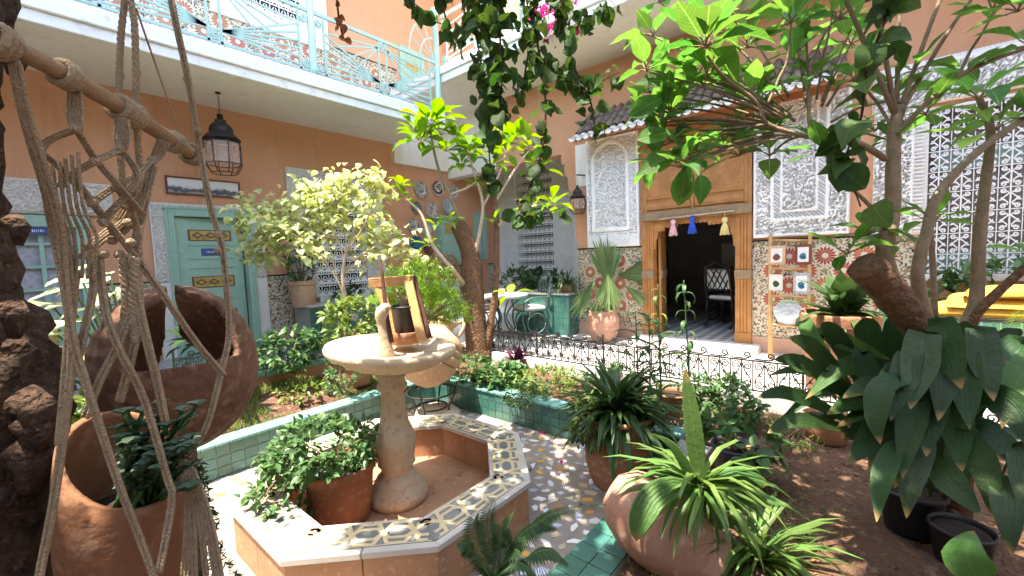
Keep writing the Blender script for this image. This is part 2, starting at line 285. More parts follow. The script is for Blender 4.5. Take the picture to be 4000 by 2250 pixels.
class MB:
    def __init__(s): s.v = []; s.f = []; s.m = []; s.cur = 0; s.sm = []; s.smooth = False
    def add(s, vs, fs):
        k = len(s.v); s.v += [tuple(v) for v in vs]; s.f += [tuple(i+k for i in f) for f in fs]; s.m += [s.cur]*len(fs); s.sm += [s.smooth]*len(fs)
        return s
    def box(s, a, b, rot=None, c=None):
        x0, y0, z0 = a; x1, y1, z1 = b
        vs = [Vector(p) for p in ((x0,y0,z0),(x1,y0,z0),(x1,y1,z0),(x0,y1,z0),(x0,y0,z1),(x1,y0,z1),(x1,y1,z1),(x0,y1,z1))]
        if rot is not None: c = Vector(c); vs = [c + rot @ (p-c) for p in vs]
        return s.add(vs, [(0,3,2,1),(4,5,6,7),(0,1,5,4),(1,2,6,5),(2,3,7,6),(3,0,4,7)])
    def bar(s, p, q, w, h, n=None):      # square bar from p to q
        p, q = Vector(p), Vector(q); B = basis(q-p, n); y = B.col[1]*w/2; z = B.col[2]*h/2
        vs = [p-y-z, p+y-z, p+y+z, p-y+z, q-y-z, q+y-z, q+y+z, q-y+z]
        return s.add(vs, [(0,1,2,3)[::-1],(4,5,6,7)[::-1][::-1],(0,1,5,4),(1,2,6,5),(2,3,7,6),(3,0,4,7)])
    def tube(s, path, rad, n=8, cap=True, jit=0):
        path = [Vector(p) for p in path]; m = len(path)
        if not hasattr(rad, '__len__'): rad = [rad]*m
        sm, s.smooth = s.smooth, True
        t0 = (path[1]-path[0]).normalized(); ref = Vector((0, 0, 1)) if abs(t0.z) < .9 else Vector((1, 0, 0))
        nn = (ref - t0*ref.dot(t0)).normalized(); vs = []
        for i, p in enumerate(path):
            t = (path[min(i+1, m-1)] - path[max(i-1, 0)]).normalized()
            nn = (nn - t*nn.dot(t)); nn = nn.normalized() if nn.length > 1e-6 else t.orthogonal().normalized()
            b = t.cross(nn)
            for k in range(n):
                a = 2*PI*k/n; r = rad[i]*(1 + (R(-jit, jit) if jit else 0)); vs.append(p + nn*math.cos(a)*r + b*math.sin(a)*r)
        fs = [(i*n+k, i*n+(k+1) % n, (i+1)*n+(k+1) % n, (i+1)*n+k) for i in range(m-1) for k in range(n)]
        if cap: fs += [tuple(range(n))[::-1], tuple((m-1)*n+k for k in range(n))]
        s.add(vs, fs); s.smooth = sm; return s
    def lathe(s, prof, c=(0, 0, 0), n=28, Mx=None, closed=False, smooth=True):
        c = Vector(c); vs = []; m = len(prof); sm, s.smooth = s.smooth, smooth
        for r, z in prof:
            for k in range(n):
                a = 2*PI*k/n; p = Vector((r*math.cos(a), r*math.sin(a), z)); vs.append(c + (Mx @ p if Mx else p))
        fs = [(i*n+k, i*n+(k+1) % n, (i+1)*n+(k+1) % n, (i+1)*n+k) for i in range(m-1) for k in range(n)]
        if closed: fs += [((m-1)*n+k, (m-1)*n+(k+1) % n, (k+1) % n, k) for k in range(n)]
        s.add(vs, fs); s.smooth = sm; return s
    def prism(s, poly, z0, z1, Mx=None, o=(0, 0, 0)):
        n = len(poly); o = Vector(o); T = (lambda p: o + (Mx @ Vector(p) if Mx else Vector(p)))
        vs = [T((x, y, z0)) for x, y in poly] + [T((x, y, z1)) for x, y in poly]
        return s.add(vs, [tuple(range(n))[::-1], tuple(range(n, 2*n))] + [(i, (i+1) % n, n+(i+1) % n, n+i) for i in range(n)])
    def strip(s, pts, w, h, o, ux, uy, uz, closed=False):  # flat ribbon of width w and height h along 2-D points
        P = [Vector((p[0], p[1], 0)) for p in pts]; m = len(P); vs = []
        for i, p in enumerate(P):
            a = P[(i-1) % m] if (closed or i) else p; b = P[(i+1) % m] if (closed or i < m-1) else p
            t = (b-a).normalized(); nrm = Vector((-t.y, t.x, 0))*w/2
            for q, z in ((p-nrm, 0), (p+nrm, 0), (p+nrm, h), (p-nrm, h)): vs.append(Vector(o) + Vector(ux)*q.x + Vector(uy)*q.y + Vector(uz)*z)
        fs = []
        for i in range(m if closed else m-1):
            j = (i+1) % m
            for k in range(4): fs.append((i*4+k, i*4+(k+1) % 4, j*4+(k+1) % 4, j*4+k))
        return s.add(vs, fs)
    def build(s, name, mats, parent=None, bevel=0):
        off = wloc(parent) if parent else Vector((0, 0, 0))
        me = bpy.data.meshes.new(name); vs = [(v[0]-off.x, v[1]-off.y, v[2]-off.z) for v in s.v]
        if not parent:
            c = Vector([sum(q[i] for q in vs)/len(vs) for i in range(3)]); zl = min(q[2] for q in vs); c.z = zl
            vs = [(q[0]-c.x, q[1]-c.y, q[2]-c.z) for q in vs]
        me.from_pydata(vs, [], s.f); mats = mats if isinstance(mats, (list, tuple)) else [mats]
        for m in mats: me.materials.append(MATS[m])
        me.polygons.foreach_set('material_index', s.m); me.polygons.foreach_set('use_smooth', s.sm)
        bm = bmesh.new(); bm.from_mesh(me); bmesh.ops.recalc_face_normals(bm, faces=bm.faces)
        if bevel: bmesh.ops.bevel(bm, geom=bm.edges[:], offset=bevel, segments=1, affect='EDGES')
        bm.to_mesh(me); bm.free(); me.update()
        o = link(name, me, parent)
        if not parent: o.location = c
        return o
def spiral(c, r, turns, a0, n=20, sgn=1):
    return [(c[0]+r*(1-.82*i/n)*math.cos(a0+sgn*2*PI*turns*i/n), c[1]+r*(1-.82*i/n)*math.sin(a0+sgn*2*PI*turns*i/n)) for i in range(n+1)]
def copy_mesh(src, parent, loc, rotm=None, scale=None, name=None):
    o = src.copy(); COL.objects.link(o); o.parent = parent; o.location = Vector(loc) - (wloc(parent) if parent else Vector())
    if rotm is not None: o.rotation_mode = 'QUATERNION'; o.rotation_quaternion = rotm.to_quaternion()
    if scale is not None: o.scale = scale if hasattr(scale, '__len__') else (scale,)*3
    return o
class Pieces:      # instances of one mesh as child objects
    def __init__(s, me): s.me = me
    def put(s, name, parent, loc, rotm=None, scale=None):
        o = link(name, s.me, parent, Vector(loc) - (wloc(parent) if parent else Vector()))
        if rotm is not None: o.rotation_mode = 'QUATERNION'; o.rotation_quaternion = rotm.to_quaternion()
        if scale is not None: o.scale = scale if hasattr(scale, '__len__') else (scale,)*3
        return o
def meshof(mb, name, mats, bevel=0):
    o = mb.build(name, mats, link('tmp', None), bevel); me = o.data; p = o.parent; bpy.data.objects.remove(o); bpy.data.objects.remove(p); return me
# leaf outlines: (t, half width)
SHAPES = {
 'ovate': [(0, .02), (.12, .17), (.3, .27), (.5, .27), (.72, .17), (.9, .06), (1, 0)],
 'obov': [(0, .02), (.2, .10), (.45, .20), (.65, .245), (.82, .19), (.93, .08), (1, 0)],
 'round': [(0, .03), (.12, .28), (.3, .40), (.5, .42), (.7, .34), (.88, .17), (1, 0)],
 'heart': [(-.06, .16), (.05, .34), (.25, .44), (.5, .36), (.75, .17), (1, 0)],
 'lance': [(0, .015), (.2, .09), (.4, .115), (.65, .085), (.85, .035), (1, 0)],
 'strap': [(0, .05), (.2, .05), (.5, .05), (.8, .035), (1, 0)],
 'asp': [(0, .012), (.16, .02), (.3, .09), (.5, .15), (.7, .135), (.87, .07), (1, 0)],
 'pin': [(0, .03), (.5, .06), (1, 0)], 'small': [(0, .03), (.35, .24), (.7, .17), (1, 0)]}
def leaf_verts(shape, droop=.25, fold=.12, wav=.0, curl=0, cols=1):
    sh = SHAPES[shape]; vs = []; fs = []
    for i, (t, hw) in enumerate(sh):
        a = droop*t*2; x = math.sin(a)/(droop*2) if droop else t; z = -(1-math.cos(a))/(droop*2) if droop else 0
        wz = wav*math.sin(t*14+1)*hw
        vs += [(x, -hw, z+fold*hw*2+wz), (x, 0, z), (x, hw, z+fold*hw*2-wz)]
    for i in range(len(sh)-1):
        k = i*3; fs += [(k, k+3, k+4, k+1), (k+1, k+4, k+5, k+2)]
    return np.array(vs), fs
def leaf_mesh(name, shape, mat, **k):
    v, f = leaf_verts(shape, **k); me = bpy.data.meshes.new(name); me.from_pydata(v.tolist(), [], f); me.materials.append(MATS[mat])
    me.polygons.foreach_set('use_smooth', [True]*len(f)); return me
class Leaves:
    def __init__(s): s.V = []; s.Fq = []; s.n = 0; s.t = {}
    def add(s, p, d, n, L, shape='small', droop=.25, fold=.12, wid=1):
        key = (shape, droop, fold)
        if key not in s.t: v, f = leaf_verts(shape, droop, fold); s.t[key] = (v, np.array(f))
        v, f = s.t[key]; B = np.array(basis(d, n)); q = v*np.array([L, L*wid, L]); s.V.append(q @ B.T + np.array(p)); s.Fq.append(f + s.n); s.n += len(v)
    def build(s, name, mat, parent=None, loc=None):
        V = np.concatenate(s.V); Fq = np.concatenate(s.Fq); off = np.array(wloc(parent)) if parent else np.array(loc if loc is not None else (V[:, 0].mean(), V[:, 1].mean(), V[:, 2].min())); V = V - off
        me = bpy.data.meshes.new(name); me.vertices.add(len(V)); me.vertices.foreach_set('co', V.ravel()); me.loops.add(Fq.size); me.loops.foreach_set('vertex_index', Fq.ravel())
        me.polygons.add(len(Fq)); me.polygons.foreach_set('loop_start', np.arange(len(Fq))*4); me.polygons.foreach_set('loop_total', np.full(len(Fq), 4)); me.polygons.foreach_set('use_smooth', np.ones(len(Fq), bool)); me.update(calc_edges=True)
        me.materials.append(MATS[mat]); me.validate(); o = link(name, me, parent)
        if not parent: o.location = off
        return o
def rv(z=None):
    a = R(0, 2*PI); z = R(-1, 1) if z is None else z; q = math.sqrt(max(0, 1-z*z)); return Vector((q*math.cos(a), q*math.sin(a), z))
def bez(p0, p1, p2, n=8):
    p0, p1, p2 = Vector(p0), Vector(p1), Vector(p2); return [p0*(1-t)**2 + p1*2*t*(1-t) + p2*t*t for t in (i/n for i in range(n+1))]
def smooth(pts, n=4):
    P = [Vector(p) for p in pts]; out = []
    for i in range(len(P)-1):
        a, b, c, d = P[max(i-1, 0)], P[i], P[i+1], P[min(i+2, len(P)-1)]
        for k in range(n):
            t = k/n; out.append(.5*((2*b) + (c-a)*t + (2*a-5*b+4*c-d)*t*t + (3*b-a-3*c+d)*t**3))
    out.append(P[-1]); return out
# ================================================================ the setting
XR, YL, X8 = 6.47, 7.2, 8.0
PX0, PX1, PY0, PY1 = -.35, 3.4, 1.15, 4.24       # sunken patio
def soil_h(x, y):
    h = -.13 + .018*math.sin(x*3.1+y*1.7) + .014*math.sin(x*7.3-y*5.1)
    if y > 4.3: h += .17*min(1, (y-4.3)/.8)
    h += .02*math.sin(1.3*x-2.2*y)
    if PX0-.3 < x < PX1+.3 and PY0-.4 < y < PY1+.3: h = min(h, -.135)
    return h
def make_soil():
    c = .1; nx, ny = 80, 96; x0, y0 = -3.5, -4.3; idx = {}; vs = []; fs = []
    def vi(i, j):
        if (i, j) not in idx:
            x, y = x0+i*c, y0+j*c; idx[(i, j)] = len(vs); vs.append((x, y, soil_h(x, y)+R(-.006, .006)))
        return idx[(i, j)]
    for i in range(nx+1):
        for j in range(ny):
            x, y = x0+(i+.5)*c, y0+(j+.5)*c
            if PX0-.1 < x < PX1+.12 and PY0-.2 < y < PY1+.1: continue
            fs.append((vi(i, j), vi(i+1, j), vi(i+1, j+1), vi(i, j+1)))
    mb = MB(); mb.smooth = True; mb.add(vs, fs); return tag(mb.build('garden_soil', 'soil'), kind='structure')
make_soil()
mb = MB(); mb.box((-3.6, -4.4, -1.0), (10.5, 9, -.62)); tag(mb.build('ground', 'soil'), kind='structure')
mb = MB(); mb.box((PX0-.1, PY0-.1, -.6), (PX1+.1, PY1+.1, -.4)); patio = tag(mb.build('patio_floor', 'mosaic_bed'), kind='structure')
mb = MB(); mb.box((4.62, -4.3, -.6), (6.6, 5.3, 0)); mb.box((4.62, 5.3, -.6), (8.2, 7.3, 0)); mb.box((6.6, 3.7, -.6), (8.2, 5.3, 0)); tag(mb.build('gallery_floor', 'gallery_tile'), kind='structure')
mb = MB(); mb.box((-3.5, 5.32, -.6), (4.62, 7.3, .2)); tag(mb.build('gallery_floor', 'floor_grey'), kind='structure')
mb = MB(); mb.box((4.50, -4.3, -.6), (4.62, 5.2, .012)); tag(mb.build('garden_kerb', 'floor_white', ), kind='structure')
mb = MB(); mb.box((-3.5, 5.22, -.6), (4.5, 5.318, .15)); k5 = tag(mb.build('garden_kerb', 'terra_slab'), kind='structure')
for i in range(40):
    x = -3.4 + i*.2; mb = MB(); mb.box((x, 5.20, .151), (x+.194, 5.33, .215)); mb.build('kerb_tile', 'teal_light', k5, bevel=.004)
# glazed kerb round the patio: body, face tiles, cap tiles
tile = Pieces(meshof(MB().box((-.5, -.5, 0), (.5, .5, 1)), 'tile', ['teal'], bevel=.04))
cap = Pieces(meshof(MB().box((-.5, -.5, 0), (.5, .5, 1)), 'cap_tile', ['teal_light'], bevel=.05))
def kerb_run(axis, fixed, a0, a1, inward, label_mat='grout', ztop=-.12, width=.17, rows=3, step=.105, facing=True):
    mb = MB(); lo, hi = (fixed, fixed+width*(-inward)) if inward < 0 else (fixed-width, fixed)
    lo, hi = min(lo, hi), max(lo, hi)
    if axis == 'x': mb.box((a0, lo, -.5), (a1, hi, ztop))
    else: mb.box((lo, a0, -.5), (hi, a1, ztop))
    k = tag(mb.build('patio_kerb', 'grout'), kind='structure')
    n = int((a1-a0)/step); st = (a1-a0)/n; face = fixed
    for i in range(n):
        t = a0 + (i+.5)*st
        if facing:
            for r in range(rows):
                h = (ztop+.4)/rows; z = -.4 + (r+.5)*h
                nv = Vector((0, inward, 0)) if axis == 'x' else Vector((inward, 0, 0))
                B = Matrix((Vector((1, 0, 0)) if axis == 'x' else Vector((0, -1, 0)), Vector((0, 0, 1)), nv)).transposed()
                p = Vector((t, face, z)) if axis == 'x' else Vector((face, t, z))
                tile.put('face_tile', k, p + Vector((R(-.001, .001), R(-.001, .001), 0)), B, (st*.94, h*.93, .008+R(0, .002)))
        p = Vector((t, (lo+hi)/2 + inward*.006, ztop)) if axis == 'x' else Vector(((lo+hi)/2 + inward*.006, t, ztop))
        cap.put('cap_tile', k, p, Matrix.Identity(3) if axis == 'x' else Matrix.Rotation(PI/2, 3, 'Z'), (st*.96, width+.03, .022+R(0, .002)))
    return k
kerb_run('x', PY1, PX0, PX1+.17, -1)
kerb_run('y', PX1, PY0, PY1, -1)
# near kerb: two rows of larger flat tiles on top
mb = MB(); mb.box((PX0, PY0-.24, -.5), (PX1-.002, PY0, -.125)); k = tag(mb.build('patio_kerb', 'grout'), kind='structure')
for i in range(28):
    for j in range(2):
        x = PX0 + .06 + i*.122
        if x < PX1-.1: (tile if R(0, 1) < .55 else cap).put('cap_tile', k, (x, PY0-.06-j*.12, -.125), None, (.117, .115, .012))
# ---- mosaic of broken tiles in the patio floor
shards = []
for _ in range(14000):
    x, y = R(PX0+.06, PX1-.05), R(PY0+.06, PY1-.05)
    if max(abs(x-1.73), abs(y-2.65), (abs(x-1.73)+abs(y-2.65))/1.414) < 1.0: continue
    if all((x-a)**2+(y-b)**2 > .0074 for a, b in shards): shards.append((x, y))
    if len(shards) > 800: break
shards.sort(key=lambda p: abs(p[0]-2.6)*.8 + abs(p[1]-1.9))
SH = ['shard_white']*9 + ['shard_blue']*4 + ['shard_orange']*3 + ['shard_pattern']*4 + ['shard_brown']*2 + ['shard_dark']*2 + ['shard_cream']*3
def shard_poly():
    n = random.choice((3, 4, 4, 4, 5, 5)); ax, ay = R(.032, .056), R(.022, .038); st = R(0, 6); return [(ax*math.cos(st+2*PI*i/n+R(-.3, .3)), ay*math.sin(st+2*PI*i/n+R(-.3, .3))) for i in range(n)]
rest = MB(); restm = ['shard_white', 'shard_blue', 'shard_orange', 'shard_cream']
shard_meshes = [meshof(MB().prism(shard_poly(), -.004, .003), 'shard', [random.choice(SH)]) for _ in range(60)]
for i, (x, y) in enumerate(shards):
    Rz = Matrix.Rotation(R(0, 6.28), 3, 'Z')
    if i < 290: Pieces(random.choice(shard_meshes)).put('tile_shard', patio, (x, y, -.4), Rz)
    else: rest.cur = random.choice((0, 0, 0, 1, 2, 3)); rest.prism(shard_poly(), -.004, .003, Rz, (x, y, -.4))
tag(rest.build('tile_shards', restm, patio), kind='stuff')
# ================================================================ walls
def wall(name, mat, parent, o, u, v, n, W, Hh, holes=(), depth=.25):
    o, u, v, n = Vector(o), Vector(u), Vector(v), Vector(n); mb = MB()
    us = sorted({0, W, *[h[0] for h in holes], *[h[2] for h in holes]}); vs = sorted({0, Hh, *[h[1] for h in holes], *[h[3] for h in holes]})
    P = lambda a, b, d=0: o + u*a + v*b - n*d
    for i in range(len(us)-1):
        for j in range(len(vs)-1):
            a, b = (us[i]+us[i+1])/2, (vs[j]+vs[j+1])/2
            if any(h[0] < a < h[2] and h[1] < b < h[3] for h in holes): continue
            mb.add([P(us[i], vs[j]), P(us[i+1], vs[j]), P(us[i+1], vs[j+1]), P(us[i], vs[j+1])], [(0, 1, 2, 3)])
            mb.add([P(us[i], vs[j], depth), P(us[i+1], vs[j], depth), P(us[i+1], vs[j+1], depth), P(us[i], vs[j+1], depth)], [(3, 2, 1, 0)])
    for h in list(holes) + [(0, 0, W, Hh)]:
        q = [(h[0], h[1]), (h[2], h[1]), (h[2], h[3]), (h[0], h[3])]
        for i in range(4):
            a, b = q[i], q[(i+1) % 4]; mb.add([P(*a), P(*b), P(*b, depth), P(*a, depth)], [(0, 1, 2, 3)])
    off = wloc(parent); me = bpy.data.meshes.new(name); me.from_pydata([tuple(Vector(p)-off) for p in mb.v], [], mb.f); me.materials.append(MATS[mat]); return link(name, me, parent)
def grid_relief(name, mat, parent, o, u, v, n, W, Hh, fn, depth, cell=.011):
    nu, nv = max(2, int(W/cell)), max(2, int(Hh/cell)); U, V = np.meshgrid(np.linspace(0, W, nu), np.linspace(0, Hh, nv), indexing='ij')
    h = np.clip(fn(U, V), 0, 1); h[0, :] = h[-1, :] = 0; h[:, 0] = h[:, -1] = 0
    o, u, v, n = (np.array(q, float) for q in (o, u, v, n))
    P = o + U[..., None]*u + V[..., None]*v + (h*depth)[..., None]*n - np.array(wloc(parent))
    I = np.arange(nu*nv).reshape(nu, nv); Fq = np.stack([I[:-1, :-1], I[1:, :-1], I[1:, 1:], I[:-1, 1:]], -1).reshape(-1, 4)
    me = bpy.data.meshes.new(name); me.vertices.add(nu*nv); me.vertices.foreach_set('co', P.reshape(-1)); me.loops.add(Fq.size); me.loops.foreach_set('vertex_index', Fq.ravel())
    me.polygons.add(len(Fq)); me.polygons.foreach_set('loop_start', np.arange(len(Fq))*4); me.polygons.foreach_set('loop_total', np.full(len(Fq), 4)); me.update(calc_edges=True); me.materials.append(MATS[mat]); me.validate()
    return link(name, me, parent)
def arab(U, V, p=.22, k=3.2):
    a, b = 2*PI*U/p, 2*PI*V/p
    f = np.sin(a)*np.cos(b) + .55*np.sin(2*a+b*.5+1)*np.sin(b) + .5*np.cos((a-b)*1.0)*np.sin((a+b)*.5) + .3*np.sin(3*b)*np.cos(a)
    return ((f*k) % 1.0 < .70).astype(float)
def fine(U, V): return arab(U, V, .10, 2.2)
def border(U, V, W, Hh, w0, w1):
    e = np.minimum(np.minimum(U, W-U), np.minimum(V, Hh-V)); return e, (e > w0) & (e < w1)
def rosette_mesh(r=.125):
    mb = MB(); mb.cur = 0; mb.prism([(r*1.02*math.cos(2*PI*i/24), r*1.02*math.sin(2*PI*i/24)) for i in range(24)], 0, .0012)
    mb.cur = 1
    for i in range(16):
        a = 2*PI*i/16; T = Matrix.Rotation(a, 3, 'Z'); mb.prism([(r*.27, -r*.045), (r*.7, -r*.115), (r*.97, 0), (r*.7, r*.115), (r*.27, r*.045)], .0012, .0028, T)
    mb.cur = 2; mb.prism([(r*.24*math.cos(2*PI*i/8+PI/8), r*.24*math.sin(2*PI*i/8+PI/8)) for i in range(8)], .0012, .003)
    return meshof(mb, 'rosette', ['cream_glaze', 'red_tile', 'cream_glaze'])
ROS = Pieces(rosette_mesh())
starm = MB()
for i in range(8):
    T = Matrix.Rotation(2*PI*i/8, 3, 'Z'); starm.prism([(.0, -.02), (.05, 0), (.0, .02), (-.02, 0)], 0, .0018, T, T @ Vector((.03, 0, 0)))
STAR = Pieces(meshof(starm, 'star', ['cream_glaze']))
SMALL = Pieces(meshof(MB().prism([(.026*math.cos(2*PI*i/8), .026*math.sin(2*PI*i/8)) for i in range(8)], 0, .0022), 'dot', ['olive_glaze']))
def dado(parent, o, u, v, n, W, Hh, p=.40, dx=0, dz=0):
    o, u, v, n = Vector(o), Vector(u), Vector(v), Vector(n); mb = MB()
    mb.add([o, o+u*W, o+u*W+v*Hh, o+v*Hh] + [q+n*.012 for q in (o, o+u*W, o+u*W+v*Hh, o+v*Hh)], [(4, 5, 6, 7), (0, 1, 5, 4), (1, 2, 6, 5), (2, 3, 7, 6), (3, 0, 4, 7)])
    d = mb.build('tile_dado', 'small_tiles', parent)
    mb = MB(); B = Matrix((u, v, n)).transposed()
    mb.add([o+v*Hh, o+u*W+v*Hh, o+u*W+v*(Hh+.022), o+v*(Hh+.022)] + [q+n*.02 for q in (o+v*Hh, o+u*W+v*Hh, o+u*W+v*(Hh+.022), o+v*(Hh+.022))], [(4, 5, 6, 7), (0, 1, 5, 4), (1, 2, 6, 5), (2, 3, 7, 6), (3, 0, 4, 7)])
    mb.build('border_tile', 'black_glaze', parent)
    top = Hh - .075
    i0 = -1
    for r in range(int(top/(p/2))+2):
        for c in range(int(W/p)+2):
            a = dx + (c + (.5 if r % 2 else 0))*p; b = top - .13 - r*p/2 + dz
            if .16 < a < W-.16 and .14 < b: ROS.put('rosette', d, o + u*a + v*b + n*.0122, B)
            a2 = a + p/2
            if .05 < a2 < W-.05 and .06 < b < top-.03: SMALL.put('star', d, o + u*a2 + v*b + n*.0124, B)
    # pointed border row
    for i in range(int(W/.075)):
        mbp = o + u*(.04+i*.075) + v*(Hh-.04) + n*.0123
        SMALL.put('border_star', d, mbp, B, (.7, 1.1, 1))
    return d
def plane_rect(vx0, vy0, vx1, vy1, Pf, c, ax):
    xm, ym = (vx0+vx1)/2, (vy0+vy1)/2
    return Pf(vx0, ym, c)[ax], Pf(vx1, ym, c)[ax], Pf(xm, vy1, c)[2], Pf(xm, vy0, c)[2]
ex, ey, ez = Vector((1, 0, 0)), Vector((0, 1, 0)), Vector((0, 0, 1))
# ---------------------------------------------------------------- left wing
LW = thing('house_wing', 'orange plaster house wing with green doors under a long white balcony', 'building', (2.5, YL, .2))
GX0, GX1 = -.75, .64; DX0, DX1 = 1.50, 2.36; WX0, WX1, WZ0, WZ1 = 3.40, 4.34, .86, 2.50
SX0, SX1 = 7.2, 7.62
wall('wall', 'orange', LW, (-3.5, YL, .2), ex, ez, -ey, 11.5, 3.5, [(GX0+3.5, 0, GX1+3.5, 1.80), (DX0+3.5, 0, DX1+3.5, 1.93), (WX0+3.5, WZ0-.2, WX1+3.5, WZ1-.2)])
mb = MB(); mb.box((-1.2, 7.46, .1), (5, 9, 3.3)); rm = mb.build('room', 'room', LW)
wall('upper_wall', 'orange', LW, (-3.5, YL, 3.86), ex, ez, -ey, 11.5, 3.6, [])
mb = MB(); mb.box((-3.5, 5.78, 3.67), (5.03, 7.2, 3.80)); mb.box((-3.5, 5.80, 3.80), (5.03, 7.2, 3.86)); bal = mb.build('balcony_slab', 'white', LW)
mb = MB(); mb.box((-3.5, 5.70, 3.62), (5.08, 5.78, 3.735)); mb.box((-3.5, 5.665, 3.735), (5.10, 5.80, 3.90)); mb.build('ledge', 'white_paint', bal, bevel=.008)
mb = MB(); mb.box((5.04, 7.12, 3.3), (6.47, 7.198, 4.45)); mb.build('white_wall_strip', 'white', LW)
mb = MB(); mb.box((-3.5, 5.9, 7.46), (8, 7.6, 7.6)); mb.build('unseen_shade_roof', 'white', LW)  # unseen roof overhang, added to keep the upper wall in shade
# plinth and dado
for a, b in ((.66, 1.22), (2.60, 2.97), (4.72, 7.19), (7.63, 7.99)):
    mb = MB(); mb.box((a, 7.165, .2), (b, 7.2, .34)); mb.build('plinth', 'plaster_pink', LW)
    dado(LW, (a, YL-.001, .34), ex, ez, -ey, b-a, .89, p=.37, dx=.08)
dado(LW, (.9, YL-.001, 3.87), ex, ez, -ey, 4.35, 1.24, p=.42, dx=.1)
dado(LW, (5.98, YL-.001, 3.87), ex, ez, -ey, .49, 1.24, p=.42, dx=.03)
# green door with carved surround, painted panels and blue sign
def surround(parent, x0, x1, z0, z1, w, top, mat='stucco_grey', proud=.035, fn=fine, name='stucco_surround', Y=YL):
    mb = MB(); y = Y-proud
    mb.box((x0-w, y, z0), (x0, Y, z1+top)); mb.box((x1, y, z0), (x1+w, Y, z1+top)); mb.box((x0, y, z1), (x1, Y, z1+top)); s = mb.build(name, mat, parent)
    grid_relief('carving', mat, s, (x0-w+.012, y-.0005, z0), ex, ez, -ey, w-.024, z1+top-z0-.012, fn, .02, .009)
    grid_relief('carving', mat, s, (x1+.012, y-.0005, z0), ex, ez, -ey, w-.024, z1+top-z0-.012, fn, .02, .009)
    grid_relief('carving', mat, s, (x0, y-.0005, z1+.012), ex, ez, -ey, x1-x0, top-.024, fn, .02, .009)
    return s
surround(LW, DX0-.09, DX1+.09, 1.23, 2.21, .15, .07)
for a, b in ((DX0-.24, DX0-.09), (DX1+.09, DX1+.24)):
    mb = MB(); mb.box((a, 7.165, .2), (b, 7.2, 1.225)); mb.build('lower_surround', 'stucco_grey', LW)
dr = link('green_door', None, LW, (1.93-2.5, 0, 0)); dr['label'] = 'pale green panelled door standing slightly open with gold painted panels'
mb = MB()
for a, b, c, d in ((DX0-.09, DX0+.01, .2, 2.21), (DX1-.01, DX1+.09, .2, 2.21), (DX0+.01, DX1-.01, 2.11, 2.21)): mb.box((a, 7.14, c), (b, 7.30, d))
mb.box((DX0-.11, 7.125, 2.205), (DX1+.11, 7.17, 2.235)); mb.box((DX0-.06, 7.128, .2), (DX0-.03, 7.14, 2.2)); mb.box((DX1+.03, 7.128, .2), (DX1+.06, 7.14, 2.2))
mb.build('door_frame', 'green_paint', dr, bevel=.004)
RT = Matrix.Rotation(math.radians(7), 3, 'Z'); hinge = Vector((DX0+.012, 7.20, 0))
mb = MB(); mb.box((DX0+.012, 7.20, .21), (DX1-.015, 7.245, 2.10), RT, hinge); mb.build('door_leaf', 'green_paint', dr, bevel=.004)
def dpan(x0, x1, z0, z1, t, mat, name, y=7.2):
    mb = MB(); mb.box((x0, y-t, z0), (x1, y, z1), RT, hinge); return mb.build(name, mat, dr, bevel=.002)
xm = (DX0+DX1)/2
for z, hgt in ((1.86, .13), (1.20, .14), (.70, .14)):
    dpan(xm-.27, xm+.27, z-hgt/2-.012, z+hgt/2+.012, .008, 'maroon', 'painted_panel'); dpan(xm-.25, xm+.25, z-hgt/2, z+hgt/2, .0095, 'gold', 'painted_panel')
    for q in (-.16, 0, .16):
        mb = MB(); pp = hinge + RT @ (Vector((xm+q, 7.19, z)) - hinge); mb.prism([(.07, 0), (0, .045), (-.07, 0), (0, -.045)], 0, .003, Matrix((RT @ ex, ez, RT @ -ey)).transposed(), pp); mb.build('painted_lozenge', 'maroon', dr)
        mb = MB(); pp = hinge + RT @ (Vector((xm+q, 7.187, z)) - hinge); mb.prism([(.04, 0), (0, .025), (-.04, 0), (0, -.025)], 0, .002, Matrix((RT @ ex, ez, RT @ -ey)).transposed(), pp); mb.build('painted_lozenge', 'gold', dr)
for z in (1.72, 1.53, 1.40, .95, .45): dpan(xm-.29, xm+.29, z-.006, z+.006, .012, 'green_paint', 'door_moulding')
sg = dpan(xm-.13, xm+.17, 1.575, 1.675, .012, 'sign_blue', 'door_sign')
def lettering(W, Hh, p, rotm, mat, parent):      # a line of small white print, too small in the photograph to be read
    mb = MB(); x = -W/2; rr = random.Random(3)
    while x < W/2-.01:
        w_ = rr.uniform(.008, .014); mb.box((x, -Hh/2, 0), (x+.004, Hh/2*rr.choice((.6, 1)), .001)); mb.box((x+.004, rr.choice((-Hh/2, 0, Hh*.3)), 0), (x+w_, rr.choice((-Hh/2, 0))+Hh*.2+.003, .001)) ; x += w_ + .006
    o = mb.build('lettering', mat, link('tmp', None)); t = o.parent; o.parent = parent; bpy.data.objects.remove(t); o.location = Vector(p) - wloc(parent); o.rotation_mode = 'QUATERNION'; o.rotation_quaternion = rotm.to_quaternion(); return o
lettering(.17, .03, hinge + RT @ (Vector((xm+.02, 7.186, 1.625))-hinge), Matrix((RT @ ex, ez, RT @ -ey)).transposed(), 'sign_white', dr)
